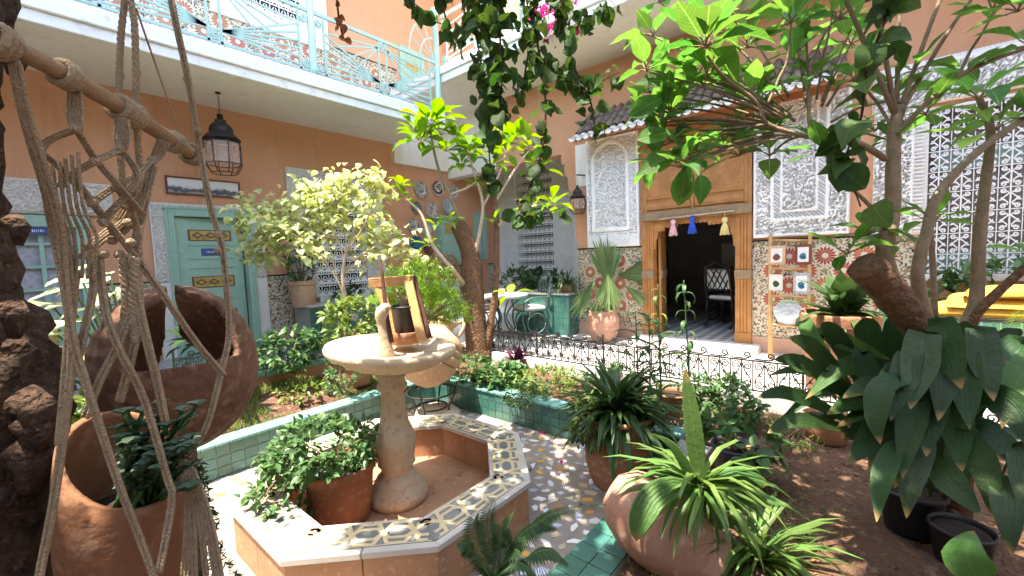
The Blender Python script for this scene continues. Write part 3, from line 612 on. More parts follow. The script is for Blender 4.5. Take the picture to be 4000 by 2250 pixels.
# glazed door with lace curtains
gd = link('glazed_door', None, LW, (0-2.5, 0, 0)); gd['label'] = 'green glazed double door with lace curtains behind its panes'
mb = MB(); mb.box((GX0-.02, 7.15, .2), (GX0+.07, 7.28, 2.0)); mb.box((GX1-.07, 7.15, .2), (GX1+.02, 7.28, 2.0)); mb.box((GX0-.05, 7.13, 1.93), (GX1+.05, 7.28, 2.06)); mb.box((GX0+.07, 7.17, .2), (GX1-.07, 7.26, .30)); mb.box((-.12, 7.165, .3), (0, 7.265, 1.93)); mb.build('door_frame', 'green_paint', gd, bevel=.004)
for a, b in ((GX0+.07, -.12), (0, GX1-.07)):
    mb = MB(); mb.box((a, 7.18, .30), (b, 7.25, .95)); mb.build('lower_panel', 'green_paint', gd)
    mb = MB(); mb.box((a, 7.232, .95), (b, 7.24, 1.93)); mb.build('curtain', 'lace', gd)
    for zz in (1.22, 1.48, 1.74):
        mb = MB(); mb.box((a, 7.19, zz-.014), (b, 7.225, zz+.014)); mb.build('glazing_bar', 'green_paint', gd)
    mb = MB(); mb.box(((a+b)/2-.02, 7.186, .95), ((a+b)/2+.02, 7.226, 1.93)); mb.build('glazing_bar', 'green_paint', gd)
    for i in range(3):
        x = a + (b-a)*(.2+.3*i); mb = MB(); mb.box((x-.05, 7.172, .48), (x+.05, 7.18, .80)); mb.build('painted_panel', 'gold' if i % 2 else 'green_paint', gd, bevel=.004)
mb = MB(); mb.box((-.02, 7.14, 1.845), (.42, 7.16, 1.925)); mb.build('door_sign', 'sign_blue', gd)
lettering(.26, .03, (.2, 7.138, 1.885), Matrix((ex, ez, -ey)).transposed(), 'sign_white', gd)
mb = MB(); mb.box((-1.2, 7.155, 2.08), (.92, 7.2, 2.46)); sp = mb.build('stucco_panel', 'stucco_grey', LW); grid_relief('carving', 'stucco_grey', sp, (-1.19, 7.154, 2.09), ex, ez, -ey, 2.1, .36, fine, .02, .010)
# window with carved surround and lattice
surround(LW, WX0, WX1, .82, 2.5, .40, .46, 'stucco_grey', .04, lambda U, V: arab(U, V, .16, 2.5))
wn = link('lattice_window', None, LW, (3.87-2.5, 0, 0)); wn['label'] = 'tall window closed by a pale pierced lattice in a carved plaster surround'
mb = MB(); mb.box((WX0, 7.13, WZ0-.06), (WX1, 7.3, WZ0)); mb.box((WX0-.02, 7.10, .74), (WX1+.02, 7.2, .80)); mb.build('window_sill', 'white_paint', wn)
lat = MB(); cw, ch = .134, .205
for i in range(5): lat.bar((0, 0, 0), (math.cos(PI*(i+.5)/5)*.095, 0, .03+math.sin(PI*(i+.5)/5)*.10), .012, .008, ey)
lat.bar((-cw/2, 0, 0), (cw/2, 0, 0), .022, .012, ey); lat.bar((-cw/2, 0, .145), (cw/2, 0, .145), .016, .010, ey); lat.bar((-cw/2, 0, .185), (cw/2, 0, .185), .016, .010, ey)
for q in (-.04, .0, .04): lat.bar((q, 0, .145), (q+.012, 0, .185), .012, .008, ey)
LAT = Pieces(meshof(lat, 'lattice_cell', ['stucco']))
for i in range(7):
    for j in range(8): LAT.put('lattice_cell', wn, (WX0+.067+i*cw, 7.19, WZ0+.005+j*ch))
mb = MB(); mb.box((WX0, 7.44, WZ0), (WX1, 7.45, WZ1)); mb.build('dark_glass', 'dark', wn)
# shutter near the corner and small upper doors
sh = link('wall_shutter', None, LW, (7.4-2.5, 0, 0)); sh['label'] = 'narrow green wooden wall shutter close to the corner'
mb = MB(); mb.box((SX0, 7.16, 1.35), (SX1, 7.2, 2.48)); mb.build('shutter_frame', 'green_paint', sh, bevel=.004)
mb = MB(); mb.box((SX0+.05, 7.13, 1.45), (SX0+.2, 7.16, 2.36)); mb.box((SX0+.23, 7.13, 1.45), (SX1-.05, 7.16, 2.36)); mb.build('shutter_leaf', 'mint', sh, bevel=.004)
for (a, b, lab) in ((5.32, 5.92, 'green upper door at the balcony corner with dark painted bands'), (-1.2, .88, 'wide green upper door behind the balcony railing')):
    ud = link('upper_door', None, LW, ((a+b)/2-2.5, 0, 3.67)); ud['label'] = lab
    mb = MB(); mb.box((a, 7.14, 3.87), (a+.09, 7.2, 5.62)); mb.box((b-.09, 7.14, 3.87), (b, 7.2, 5.62)); mb.box((a+.09, 7.14, 5.53), (b-.09, 7.2, 5.62)); mb.build('door_frame', 'green_paint', ud, bevel=.004)
    mb = MB(); mb.box((a+.09, 7.17, 3.87), (b-.09, 7.2, 5.53)); mb.build('door_leaf', 'green_paint', ud)
    for z in (4.15, 4.6, 5.3):
        mb = MB(); mb.box((a+.16, 7.16, z-.07), (b-.16, 7.17, z+.07)); mb.build('painted_panel', 'gold', ud)
mb = MB(); mb.box((2.15, 7.15, 5.0), (3.86, 7.2, 6.6)); us_ = mb.build('upper_stucco_window', 'stucco', LW); grid_relief('carving', 'stucco', us_, (2.16, 7.149, 5.01), ex, ez, -ey, 1.69, 1.55, lambda U, V: arab(U, V, .2, 2.4)*(1-.9*((U > .45) & (U < 1.25) & (V > .3))), .012, .014)
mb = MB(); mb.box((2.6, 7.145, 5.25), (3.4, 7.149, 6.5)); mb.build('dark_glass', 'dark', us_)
for i in range(6):
    for j in range(7): LAT.put('lattice_cell', us_, (2.667+i*cw, 7.13, 5.26+j*ch))
# ---------------------------------------------------------------- balcony railings (sun-ray ironwork)
def railing(parent, o, u, n, spans, h, mat='mint', endpost=True):
    o, u, n = Vector(o), Vector(u), Vector(n); P = lambda a, b: o + u*a + ez*b
    for a0, a1 in spans:
        L = a1-a0; mid = (a0+a1)/2
        mb = MB(); mb.bar(P(a0, h), P(a1, h), .045, .03, n); mb.build('top_rail', mat, parent)
        mb = MB(); mb.bar(P(a0, .06), P(a1, .06), .03, .02, n); mb.build('bottom_rail', mat, parent)
        for q in (mid-.065, mid+.065, a0+.13, a1-.13): mb = MB(); mb.bar(P(q, .0), P(q, h), .026, .02, n); mb.build('upright', mat, parent)
        for z in (.20, h-.15): mb = MB(); mb.bar(P(mid-.065, z), P(mid+.065, z), .022, .016, n); mb.build('crosspiece', mat, parent)
        for q, s in ((mid, 1), (a0+.065, 1), (a1-.065, -1)):
            for z in (.13, h-.08 if q == mid else h-.13): mb = MB(); mb.strip(spiral((q, z), .055, 1.8, PI/2, sgn=s), .02, .016, P(0, 0), u, ez, n); mb.build('scroll', mat, parent)
        for s in (-1, 1):
            e = a0+.13 if s < 0 else a1-.13; c = mid + s*.065
            for i in range(6):
                t = i/5; tip = P(e, .10 + t*(h*.62)) ; mb = MB(); mb.bar(P(c, .20), tip, .023, .016, n); mb.build('ray', mat, parent)
            for i in range(4):
                t = .15+.75*i/3; mb = MB(); mb.bar(P(c, h-.12), P(c+(e-c)*(1-t*.55), h-.12-(h*.62)*t), .020, .014, n); mb.build('ray', mat, parent)
mb = MB()
for px, z1 in ((-1.6, 4.85), (.62, 4.85), (2.87, 6.9), (5.03, 5.65)): pass
rl = link('balcony_railing', None, LW, (2-2.5, 5.75-7.2, 3.9-.2)); rl['label'] = 'mint green balcony railing of sun-ray bars and scrolls'
railing(rl, (0, 5.745, 3.90), ex, -ey, [(-1.6, .58), (.66, 2.83), (2.91, 4.99)], .83)
for px, z1, r in ((-1.6, 4.8, .035), (.62, 4.8, .03), (2.87, 7.3, .05), (5.03, 5.62, .05)):
    mb = MB(); mb.lathe([(0, 3.9), (r*1.25, 3.9), (r*1.25, 4.0), (r, 4.02), (r, z1-.1), (r*1.5, z1-.06), (r*1.5, z1), (0, z1)], (px, 5.745, 0), 12); mb.build('post', 'mint', rl)
mb = MB()
for rr in (.28, .5): mb.strip([(4.97-.5+ -rr*math.cos(a)+.5-.02, 4.73+rr*1.35*math.sin(a)) for a in [PI/2*i/8 for i in range(9)]], .02, .014, (0, 5.74, 0), ex, ez, -ey)
for a in (.35, .75, 1.15): mb.bar((4.97, 5.74, 4.75), (4.97-.5*math.cos(a), 5.74, 4.75+.66*math.sin(a)), .015, .012, ey)
mb.build('corner_fan', 'mint', rl)
# ---------------------------------------------------------------- right wing
RW = thing('house_wing', 'orange plaster house wing with carved white panels around a wooden portal', 'building', (XR, 2, 0))
gy0, gy1, gz0, gz1 = -2.35, -.42, 1.03, 2.80
PYa, PYb, PZt = 1.22, 2.74, 3.08
BE = 3.92
wall('wall', 'orange', RW, (XR, -4.3, 0), ey, ez, -ex, 4.3+BE, 3.3, [(gy0+4.3, gz0, gy1+4.3, gz1), (PYa+4.3, 0, PYb+4.3, PZt)])
wall('upper_wall', 'orange', RW, (XR, -4.3, 3.2), ey, ez, -ex, 10.06, 1.25, [], .2) if False else None
mb = MB(); mb.box((XR+.002, -4.3, 3.3), (XR+.25, 5.76, 4.46)); mb.box((XR+.002, BE, 3.16), (XR+.25, 5.76, 3.3)); mb.build('upper_wall', 'orange', RW)
mb = MB(); mb.box((XR, 5.76, 3.16), (XR+.25, 7.2, 4.46)); mb.build('white_wall_block', 'white', RW)
wall('terrace_wall', 'orange', RW, (XR, -4.3, 4.6), ey, ez, -ex, 11.5, 2.9, [], .2)
mb = MB(); mb.box((XR+.25, BE-.2, 0), (8.2, BE-.002, 4.2)); mb.build('loggia_side_wall', 'white', RW)
mb = MB(); mb.box((XR+.25, BE, 3.98), (8.2, 7.2, 4.2)); mb.build('loggia_ceiling', 'white', RW)
wall('loggia_wall', 'stucco', RW, (X8, BE, 0), ey, ez, -ex, 3.28, 3.98, [(5.48-BE, .9, 6.52-BE, 3.35)])
mb = MB(); mb.box((5.17, -4.3, 4.46), (XR+.2, 7.2, 4.60)); rb = mb.build('balcony_slab', 'white', RW)
mb = MB(); mb.box((5.10, -4.3, 4.43), (5.17, 7.2, 4.56)); mb.box((5.06, -4.3, 4.56), (5.19, 7.2, 4.68)); mb.build('ledge', 'white_paint', rb, bevel=.008)
# stepped corbel at the edge of the loggia opening
mb = MB(); mb.prism([(BE, 3.16), (BE+.30, 3.16), (BE+.30, 2.98), (BE+.24, 2.98), (BE+.24, 2.80), (BE+.17, 2.72), (BE+.17, 2.55), (BE+.10, 2.45), (BE+.10, 2.2), (BE+.05, 2.1), (BE+.05, 1.7), (BE, 1.6)], 0, .24, Matrix((ey, ez, ex)).transposed(), (XR+.004, 0, 0)); mb.build('stepped_corbel', 'orange', RW)
mb = MB(); mb.box((XR-.012, 3.72, 2.55), (XR, BE+.002, 3.25)); mb.build('white_panel', 'white', RW)
# lattice window of the loggia
ww = link('lattice_window', None, RW, (X8-XR, 6-2, 0)); ww['label'] = 'white pierced lattice window in a carved white wall behind the dining table'
for i in range(8):
    for j in range(12): LAT.put('lattice_cell', ww, (X8+.02, 5.48+.065+i*.13, .92+j*ch), Matrix.Rotation(-PI/2, 3, 'Z'))
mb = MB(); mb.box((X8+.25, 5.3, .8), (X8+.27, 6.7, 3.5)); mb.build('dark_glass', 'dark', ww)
for a, b, c, d in ((4.95, 5.48, .9, 3.6), (6.52, 6.98, .9, 3.6), (5.48, 6.52, 3.35, 3.85)):
    grid_relief('carving', 'stucco', RW, (X8-.001, b, c), -ey, ez, -ex, b-a, d-c, lambda U, V: arab(U, V, .17, 2.2), .03, .012)
# plinths and dados
for a, b in ((PYb, BE), (-.42, PYa), (-3.9, -2.4)):
    mb = MB(); mb.box((XR-.035, a, 0), (XR, b, .2)); mb.build('plinth', 'plaster_pink', RW)
    dado(RW, (XR-.001, b, .2), -ey, ez, -ex, b-a, 1.27, p=.37, dx=.05)
# carved plaster panels
def panel(y0, y1, z0, z1, fn, depth=.045, cell=.0095, proud=.03, mat='stucco'):
    mb = MB(); mb.box((XR-proud, y0, z0), (XR, y1, z1)); p = mb.build('stucco_panel', mat, RW)
    return grid_relief('carving', mat, p, (XR-proud-.0005, y1, z0), -ey, ez, -ex, y1-y0, z1-z0, fn, depth, cell)
def arch_fn(W, Hh):
    def f(U, V):
        cx = W*.47; r = W*.30; vb = .32; vt = Hh-.12-r
        inside = (np.abs(U-cx) < r) & (V > vb) & ((V < vt) | ((U-cx)**2+(V-vt)**2 < r*r))
        ro = r+.055; ring = (np.abs(U-cx) < ro) & (V > vb-.055) & ((V < vt) | ((U-cx)**2+(V-vt)**2 < ro*ro)) & ~inside
        r2 = ro+.03; ring2 = (np.abs(U-cx) < r2) & (V > vb-.085) & ((V < vt) | ((U-cx)**2+(V-vt)**2 < r2*r2)) & ~inside & ~ring
        a = arab(U-cx, V, .20, 3.0); h = np.where(inside, a*.8, np.where(ring, .95, np.where(ring2, ((V*60).astype(int) % 2)*.6+.2, fine(U, V)*.75)))
        h = np.where((V < .2), .7+.2*fine(U, V), h); e, b = border(U, V, W, Hh, .0, .03); return np.where(b, .9, h)
    return f
panel(2.78, 3.70, 1.49, 3.27, arch_fn(.92, 1.78))
def nest_fn(W, Hh, ins=((.0, .03), (.20, .24), (.30, .33))):
    def f(U, V):
        e = np.minimum(np.minimum(U, W-U), np.minimum(V, Hh+.5-V)); e = np.minimum(e, V)
        h = arab(U, V, .21, 3.0)*.85
        h = np.where(e < .22, arab(U, V, .16, 2.6)*.8, h)
        for a, b in ins: h = np.where((e >= a) & (e < b), 1, h)
        return np.where((e > .24) & (e < .30), ((U*45+V*45).astype(int) % 2)*.6+.2, h)
    return f
panel(.20, 1.205, 1.52, 3.20, nest_fn(1.005, 1.68))
BG = .0
panel(gy1, BG, 1.47, 2.84, lambda U, V: np.where((U > .31) & (U < .335), 1, np.where(U >= .335, ((V*50).astype(int) % 2)*.7, arab(U, V, .24, 2.2))), .045)
panel(-3.0, BG+.02, 2.842, 3.30, lambda U, V: np.where(V > .42, ((U*40).astype(int) % 2)*.7, np.where(V > .38, 1, arab(U, V, .26, 2.0))), .045)
panel(-3.0, gy0, 1.47, 2.84, lambda U, V: arab(U, V, .24, 2.2), .026, .014)
# wrought iron grille
gr = link('window_grille', None, RW, (0, -1.4-2, 1)); gr['label'] = 'white wrought iron window grille of scrolls and arrowheads before a dark room'
mb = MB(); mb.box((XR-.02, gy1-.03, gz0), (XR+.05, gy1, gz1)); mb.box((XR-.02, gy0, gz0), (XR+.05, gy0+.03, gz1)); mb.box((XR-.02, gy0+.03, gz1-.03), (XR+.05, gy1-.03, gz1)); mb.box((XR-.06, gy0, gz0-.06), (XR+.06, gy1, gz0)); mb.build('grille_frame', 'white_paint', gr)
g = MB(); cw2, ch2 = .235, .30; u2, n2 = -ey, -ex
for s in (-1, 1):
    g.strip([(s*x, y) for x, y in spiral((.062, .045), .034, 1.5, PI*.9, 16, -1)], .015, .010, (0, 0, 0), u2, ez, n2)
    g.strip([(s*x, y) for x, y in spiral((.062, .255), .034, 1.5, -PI*.9, 16, 1)], .015, .010, (0, 0, 0), u2, ez, n2)
    g.strip([(s*.030, .055), (s*.02, .09), (s*.085, .165)], .016, .010, (0, 0, 0), u2, ez, n2)
    g.strip([(s*.030, .245), (s*.012, .215), (s*.10, .12), (s*.055, .13)], .016, .010, (0, 0, 0), u2, ez, n2)
g.strip([(0, 0), (0, ch2)], .016, .012, (0, 0, 0), u2, ez, n2); g.strip([(-cw2/2, 0), (cw2/2, 0)], .012, .012, (0, 0, 0), u2, ez, n2)
g.strip([(cw2/2, 0), (cw2/2, ch2)], .009, .010, (0, 0, 0), u2, ez, n2)
GRM = Pieces(meshof(g, 'scroll_motif', ['iron_white']))
for i in range(11):
    for j in range(8): GRM.put('scroll_motif', gr, (XR+.0, gy1-.03-.17*(i+.5), gz0+.002+j*.2175), None, (1, .17/cw2, .725))
mb = MB(); mb.box((XR+.3, -3, .2), (XR+2.6, -.3, 3.2)); mb.f = mb.f[:]; mb.build('room', 'room', RW)
mb = MB(); mb.box((XR+.25, gy0, 1.03), (XR+.27, gy1, 1.28)); mb.box((XR+.25, gy0, 2.15), (XR+.27, gy1-.1, 2.38)); mb.build('inner_window_band', 'mint', gr)
# ---------------------------------------------------------------- wooden portal
po = link('portal', None, RW, (0, 2-2, .1)); po['label'] = 'carved cedar wood portal with scalloped opening and panelled upper leaf'
oa, ob = 1.42, 2.56
def pbox(name, y0, y1, z0, z1, x0=-.05, x1=.10, mat='wood', bev=.004):
    mb = MB(); mb.box((XR+x0, y0, z0), (XR+x1, y1, z1)); return mb.build(name, mat, po, bevel=bev)
pbox('jamb', PYa, oa, .1, 1.86); pbox('jamb', ob, PYb, .1, 1.86)
for a, b in ((PYa, oa), (ob, PYb)):
    for i in range(4): pbox('jamb_moulding', a+.02+i*.04, a+.045+i*.04, .25, 1.80, -.064, -.048, bev=.003)
    pbox('strap', a-.005, b+.005, .98, 1.10, -.075, .0, 'iron_green' if 0 else 'bark_grey', .002)
    pbox('foot_block', a-.004, b+.004, .10, .24, -.07, 0, 'wood', .004)
# carved edge strips on the far sides
for a in (PYa-.002, PYb-.05):
    s_ = pbox('carved_strip', a, a+.052, .1, 3.06, -.056, -.049)
    grid_relief('carving', 'wood', s_, (XR-.0565, a+.05, .12), -ey, ez, -ex, .048, 2.9, lambda U, V: fine(U*1.5, V), .006, .008)
pbox('beam', PYa-.004, PYb+.004, 1.86, 1.985, -.09, .1, 'bark_grey')
pbox('upper_frame', PYa+.05, PYb-.05, 1.985, 3.02, -.03, .08)
pbox('cornice', PYa-.01, PYb+.01, 3.02, 3.10, -.09, .1, 'wood')
for a, b, z0, z1 in ((PYa+.09, 1.95, 2.02, 2.13), (2.01, PYb-.09, 2.02, 2.13), (PYa+.09, 1.95, 2.18, 2.94), (2.01, PYb-.09, 2.18, 2.94)):
    fr = pbox('upper_panel', a, b, z0, z1, -.048, -.03)
    w_, h_ = b-a-.06, z1-z0-.05
    grid_relief('carving', 'wood', fr, (XR-.0485, b-.03, z0+.025), -ey, ez, -ex, w_, h_, lambda U, V: fine(U, V)*.7, .009, .010)
for yy in (PYa+.07, 1.98, PYb-.07): pbox('stile', yy-.02, yy+.02, 1.985, 3.0, -.056, -.03)
# scalloped arch board
mb = MB(); N = 96; prof = []
for i in range(N):
    t = i/(N-1); y = oa + (ob-oa)*t; d = min(t, 1-t)*(ob-oa)
    zb = 1.44 if d < .035 else (1.60 if d < .07 else (1.71 if d < .16 else (1.76 if d < .36 else 1.80)))
    zb -= .022*abs(math.sin(d*PI/.062)); prof.append((y, zb))
for (y0, a), (y1, b) in zip(prof[:-1], prof[1:]): mb.add([(XR-.03, y0, a), (XR-.03, y1, b), (XR-.03, y1, 1.86), (XR-.03, y0, 1.86), (XR+.02, y0, a), (XR+.02, y1, b)], [(0, 1, 2, 3), (0, 4, 5, 1)])
mb.build('scalloped_arch', 'wood', po)
RD = Matrix.Rotation(math.radians(12), 3, 'Z'); hg = Vector((XR+.1, ob-.02, 0))
mb = MB(); mb.box((XR+.1, ob-.06, .12), (XR+.62, ob-.02, 1.86), RD, hg); dl = mb.build('door_leaf', 'wood', po, bevel=.003)
mb = MB(); mb.box((XR+.1, ob-.075, .98), (XR+.62, ob-.06, 1.10), RD, hg); mb.build('strap', 'bark_grey', po)
mb = MB(); mb.box((XR+.12, oa+.0, .12), (XR+.6, oa+.04, 1.86), Matrix.Rotation(math.radians(-35), 3, 'Z'), (XR+.12, oa, 0)); mb.build('door_leaf', 'wood', po, bevel=.003)
# room beyond the portal
mb = MB()
x0, x1, y0, y1, z0, z1 = XR+.25, 10.2, .3, 3.7, .1, 3.1
mb.add([(x1, y0, z0), (x1, y1, z0), (x1, y1, z1), (x1, y0, z1)], [(0, 1, 2, 3)]); mb.add([(x0, y0, z0), (x1, y0, z0), (x1, y0, z1), (x0, y0, z1)], [(0, 1, 2, 3)]); mb.add([(x0, y1, z0), (x1, y1, z0), (x1, y1, z1), (x0, y1, z1)], [(0, 1, 2, 3)]); mb.add([(x0, y0, z1), (x1, y0, z1), (x1, y1, z1), (x0, y1, z1)], [(0, 1, 2, 3)])
mb.add([(x0, y0, z0), (x0, PYa, z0), (x0, PYa, z1), (x0, y0, z1)], [(0, 1, 2, 3)]); mb.add([(x0, PYb, z0), (x0, y1, z0), (x0, y1, z1), (x0, PYb, z1)], [(0, 1, 2, 3)])
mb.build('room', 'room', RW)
mb = MB(); mb.box((XR-.02, .3, -.1), (10.2, 3.7, .1)); tag(mb.build('room_floor', 'floor_diamond'), kind='structure')
mb = MB(); mb.box((6.12, PYa-.12, -.02), (XR-.02, PYb+.06, .098)); tag(mb.build('door_step', 'floor_white', bevel=.008), kind='structure')
mb = MB(); mb.box((10.1, 1.9, 1.0), (10.18, 2.5, 1.5)); tag(mb.build('room_picture', 'stucco_grey'), 'pale framed picture on the dark wall inside the portal', 'picture')
# ---------------------------------------------------------------- tiled canopy
cn = thing('tiled_canopy', 'small sloping canopy of grey clay roof tiles with white scalloped eaves', 'canopy', (6.2, 2, 3.2))
cy0, cy1 = .25, 3.64
mb = MB(); mb.add([(5.95, cy0, 3.2), (5.95, cy1, 3.2), (6.47, cy1, 3.66), (6.47, cy0, 3.66), (5.95, cy0, 3.15), (5.95, cy1, 3.15), (6.47, cy1, 3.3), (6.47, cy0, 3.3)], [(0, 3, 2, 1), (4, 5, 6, 7), (0, 1, 5, 4), (1, 2, 6, 5), (3, 0, 4, 7)]); mb.build('canopy_board', 'orange', cn)
mb = MB(); n_ = 8
for s, rr in ((1, .062), (0, .05)): pass
vs = []
for t, rr in ((0, .066), (1, .052)):
    for k_ in range(n_+1): a = PI*k_/n_; vs.append((t*.27, rr*math.cos(a), rr*math.sin(a)))
for t, rr in ((0, .054), (1, .042)):
    for k_ in range(n_+1): a = PI*k_/n_; vs.append((t*.27, rr*math.cos(a), rr*math.sin(a)))
q = n_+1; fs = [(k_, k_+1, q+k_+1, q+k_) for k_ in range(n_)] + [(2*q+k_, 3*q+k_, 3*q+k_+1, 2*q+k_+1) for k_ in range(n_)] + [(k_, 2*q+k_, 2*q+k_+1, k_+1) for k_ in range(n_)] + [(q+k_, q+k_+1, 3*q+k_+1, 3*q+k_) for k_ in range(n_)]
mb.smooth = True; mb.add(vs, fs); RTILE = Pieces(meshof(mb, 'roof_tile', ['roof_tile'])); ETILE = Pieces(meshof(mb, 'eave_tile', ['eave_white']))
sl = math.atan2(.46, .52); RS = Matrix.Rotation(-sl, 3, 'Y'); dirv = RS @ ex
for i in range(27):
    y = cy0 + .06 + i*.1255
    for r in range(3): RTILE.put('roof_tile', cn, Vector((5.955, y, 3.212)) + dirv*(.06 + r*.205) + Vector((0, R(-.004, .004), r*.002+.014)), RS)
    ETILE.put('eave_tile', cn, Vector((5.90, y, 3.175)), RS @ Matrix.Rotation(R(-.02, .02), 3, 'Z'), (.35, 1, 1))
    mb = MB(); mb.prism([(.058*math.cos(PI+PI*k_/8), .058*math.sin(PI+PI*k_/8)) for k_ in range(9)], -.02, .0, Matrix((ey, ez, ex)).transposed(), (5.905, y+.0627, 3.215)); mb.build('eave_scallop', 'eave_white', cn)
# right railing and upper stucco
rr_ = link('terrace_railing', None, RW, (5.12-XR, 3-2, 4.7)); rr_['label'] = 'mint green terrace railing in full sun'
railing(rr_, (5.125, 5.70, 4.68), -ey, -ex, [(.0, 1.7), (1.78, 3.5), (3.58, 5.3)], .83)
for q in (1.74, 3.54): mb = MB(); mb.lathe([(0, 4.68), (.03, 4.68), (.03, 5.6), (0, 5.6)], (5.125, 5.70-q, 0), 10); mb.build('post', 'mint', rr_)
mb = MB(); mb.box((XR-.03, 3.2, 4.62), (XR, 5.0, 6.9)); p_ = mb.build('stucco_panel', 'stucco', RW); grid_relief('carving', 'stucco', p_, (XR-.031, 4.99, 4.63), -ey, ez, -ex, 1.78, 2.2, lambda U, V: arab(U, V, .24, 2.2), .014, .016)
# ---------------------------------------------------------------- unseen wings behind the camera, made white and low for more bounce and sky light
for nm, lab, a, b in (('house_wing', 'unseen house wing opposite the wooden portal, made white and low for bounce light', (-3.9, -4.6, -.2), (-3.5, 7.4, 4.9)), ('house_wing', 'unseen house wing opposite the green doors, made white and low for bounce light', (-3.5, -4.7, -.2), (6.7, -4.3, 4.9))):
    t = thing(nm, lab, 'building', ((a[0]+b[0])/2, (a[1]+b[1])/2, -.2)); mb = MB(); mb.box(a, b); mb.build('wall', 'white', t)
    mb = MB()
    if b[0] < 0: mb.box((-3.5, -4.3, 4.46), (-2.2, 5.6, 4.68))
    else: mb.box((-2.1, -4.3, 4.46), (5.0, -3.0, 4.68))
    mb.build('balcony_slab', 'white', t)
# ================================================================ basin and fountain
BC = Vector((1.73, 2.65, -.4)); AP, RIM, BH = .955, .27, .31
bs = thing('fountain_basin', 'octagonal basin with cream strapwork tiles on its rim and terracotta sides', 'basin', BC)
def octv(ap, k): a = PI/8 + k*PI/4; r = ap/math.cos(PI/8); return Vector((r*math.cos(a), r*math.sin(a), 0))
for k in range(8):
    o0, o1, i0, i1 = octv(AP, k), octv(AP, k+1), octv(AP-RIM, k), octv(AP-RIM, k+1)
    m0, m1 = octv(AP-.045, k), octv(AP-.045, k+1); j0, j1 = octv(AP-RIM+.025, k), octv(AP-RIM+.025, k+1)
    def slab(name, mat, quad, z0, z1, nseg, gap=.003, bev=.003):
        a, b, c, d = quad
        for s in range(nseg):
            t0, t1 = s/nseg + (gap if s else 0), (s+1)/nseg - (gap if s < nseg-1 else 0)
            P = [a.lerp(b, t0), a.lerp(b, t1), d.lerp(c, t1), d.lerp(c, t0)]
            mb = MB(); mb.prism([(q.x+BC.x, q.y+BC.y) for q in P], BC.z+z0, BC.z+z1); mb.build(name, mat, bs, bevel=bev)
    so0, so1 = octv(AP-.02, k), octv(AP-.02, k+1); si0, si1 = octv(AP-RIM+.02, k), octv(AP-RIM+.02, k+1); mi0, mi1 = octv(AP-.1, k), octv(AP-.1, k+1); mj0, mj1 = octv(AP-RIM+.1, k), octv(AP-RIM+.1, k+1)
    slab('outer_slab', 'terra_slab', (so0, so1, mi1, mi0), 0, BH-.035, 2); slab('inner_slab', 'terra_slab', (mj0, mj1, si1, si0), 0, BH-.035, 2)
    slab('marble_edge', 'marble', (o0, o1, m1, m0), BH-.035, BH, 2); slab('marble_edge', 'marble', (j0, j1, i1, i0), BH-.035, BH-.001, 2)
    slab('rim_tile', 'grey_tile', (m0, m1, j1, j0), BH-.034, BH+.0015, 3, .004)
    # strapwork
    u_ = (m1-m0).normalized(); vv = Vector((-u_.y, u_.x, 0)); mid = (m0+m1+j0+j1)/4; Lm = ((m1-m0).length + (j1-j0).length)/2
    w2 = .086
    oo = BC + mid + Vector((0, 0, BH+.0015)); per = Lm/2
    for s in (1, -1):
        for ph, am in ((0, w2), (.5, w2*.5)):
            pts = []; x = -Lm/2
            base = [(0, -1), (.14, -1), (.36, 1), (.64, 1), (.86, -1), (1, -1)]
            for c in range(2):
                for t, q in base[:-1]: pts.append(((c+t)*per-Lm/2, s*q*am*(1 if ph == 0 else -1)))
            pts.append((Lm/2, s*base[-1][1]*am*(1 if ph == 0 else -1)))
            mb = MB(); mb.strip(pts, .024, .0022 + .0004*s + (.0003 if ph else 0), oo, u_, vv, ez); mb.build('strap', 'cream_tile', bs)
    for s in (1, -1):
        mb = MB(); mb.strip([(-Lm/2-.02, s*.097), (Lm/2+.02, s*.097)], .007, .0018, oo, u_, vv, ez); mb.build('strap', 'cream_tile', bs)
mb = MB(); mb.prism([(BC.x+octv(AP-.12, k).x, BC.y+octv(AP-.12, k).y) for k in range(8)], BC.z, BC.z+.02); mb.build('basin_floor', 'terra_slab', bs)
FC = Vector((1.77, 2.69, -.38))
ft = thing('pedestal_fountain', 'pale stone bowl on a turned baluster column standing in the basin', 'fountain', FC)
mb = MB(); mb.lathe([(r*(.92 if z > -.2 else 1), z+.38) for r, z in [(0, -.38), (.215, -.38), (.22, -.34), (.215, -.30), (.19, -.28), (.175, -.25), (.15, -.2), (.125, -.17), (.125, -.13), (.15, -.1), (.14, -.08), (.15, -.02), (.165, .04), (.162, .09), (.14, .15), (.115, .2), (.10, .3), (.095, .40), (.09, .44), (.115, .46), (.12, .49), (.10, .51), (.10, .54), (.15, .60), (.0, .60)]], FC, 32); mb.build('column', 'stone', ft)
TB = Matrix.Rotation(math.radians(5), 3, Vector((fw[0], fw[1], 0)).normalized())
mb = MB(); mb.lathe([(r, z-.6) for r, z in [(0, .59), (.13, .60), (.20, .615), (.31, .65), (.385, .69), (.40, .705), (.44, .72), (.46, .735), (.468, .76), (.46, .785), (.44, .79), (.41, .775), (.3, .745), (.1, .735), (0, .735)]], FC+Vector((0, 0, .98)), 48, TB); mb.build('bowl', 'stone', ft)
sp0 = PD(972, 866, 2.98); sp0.z = FC.z+1.12
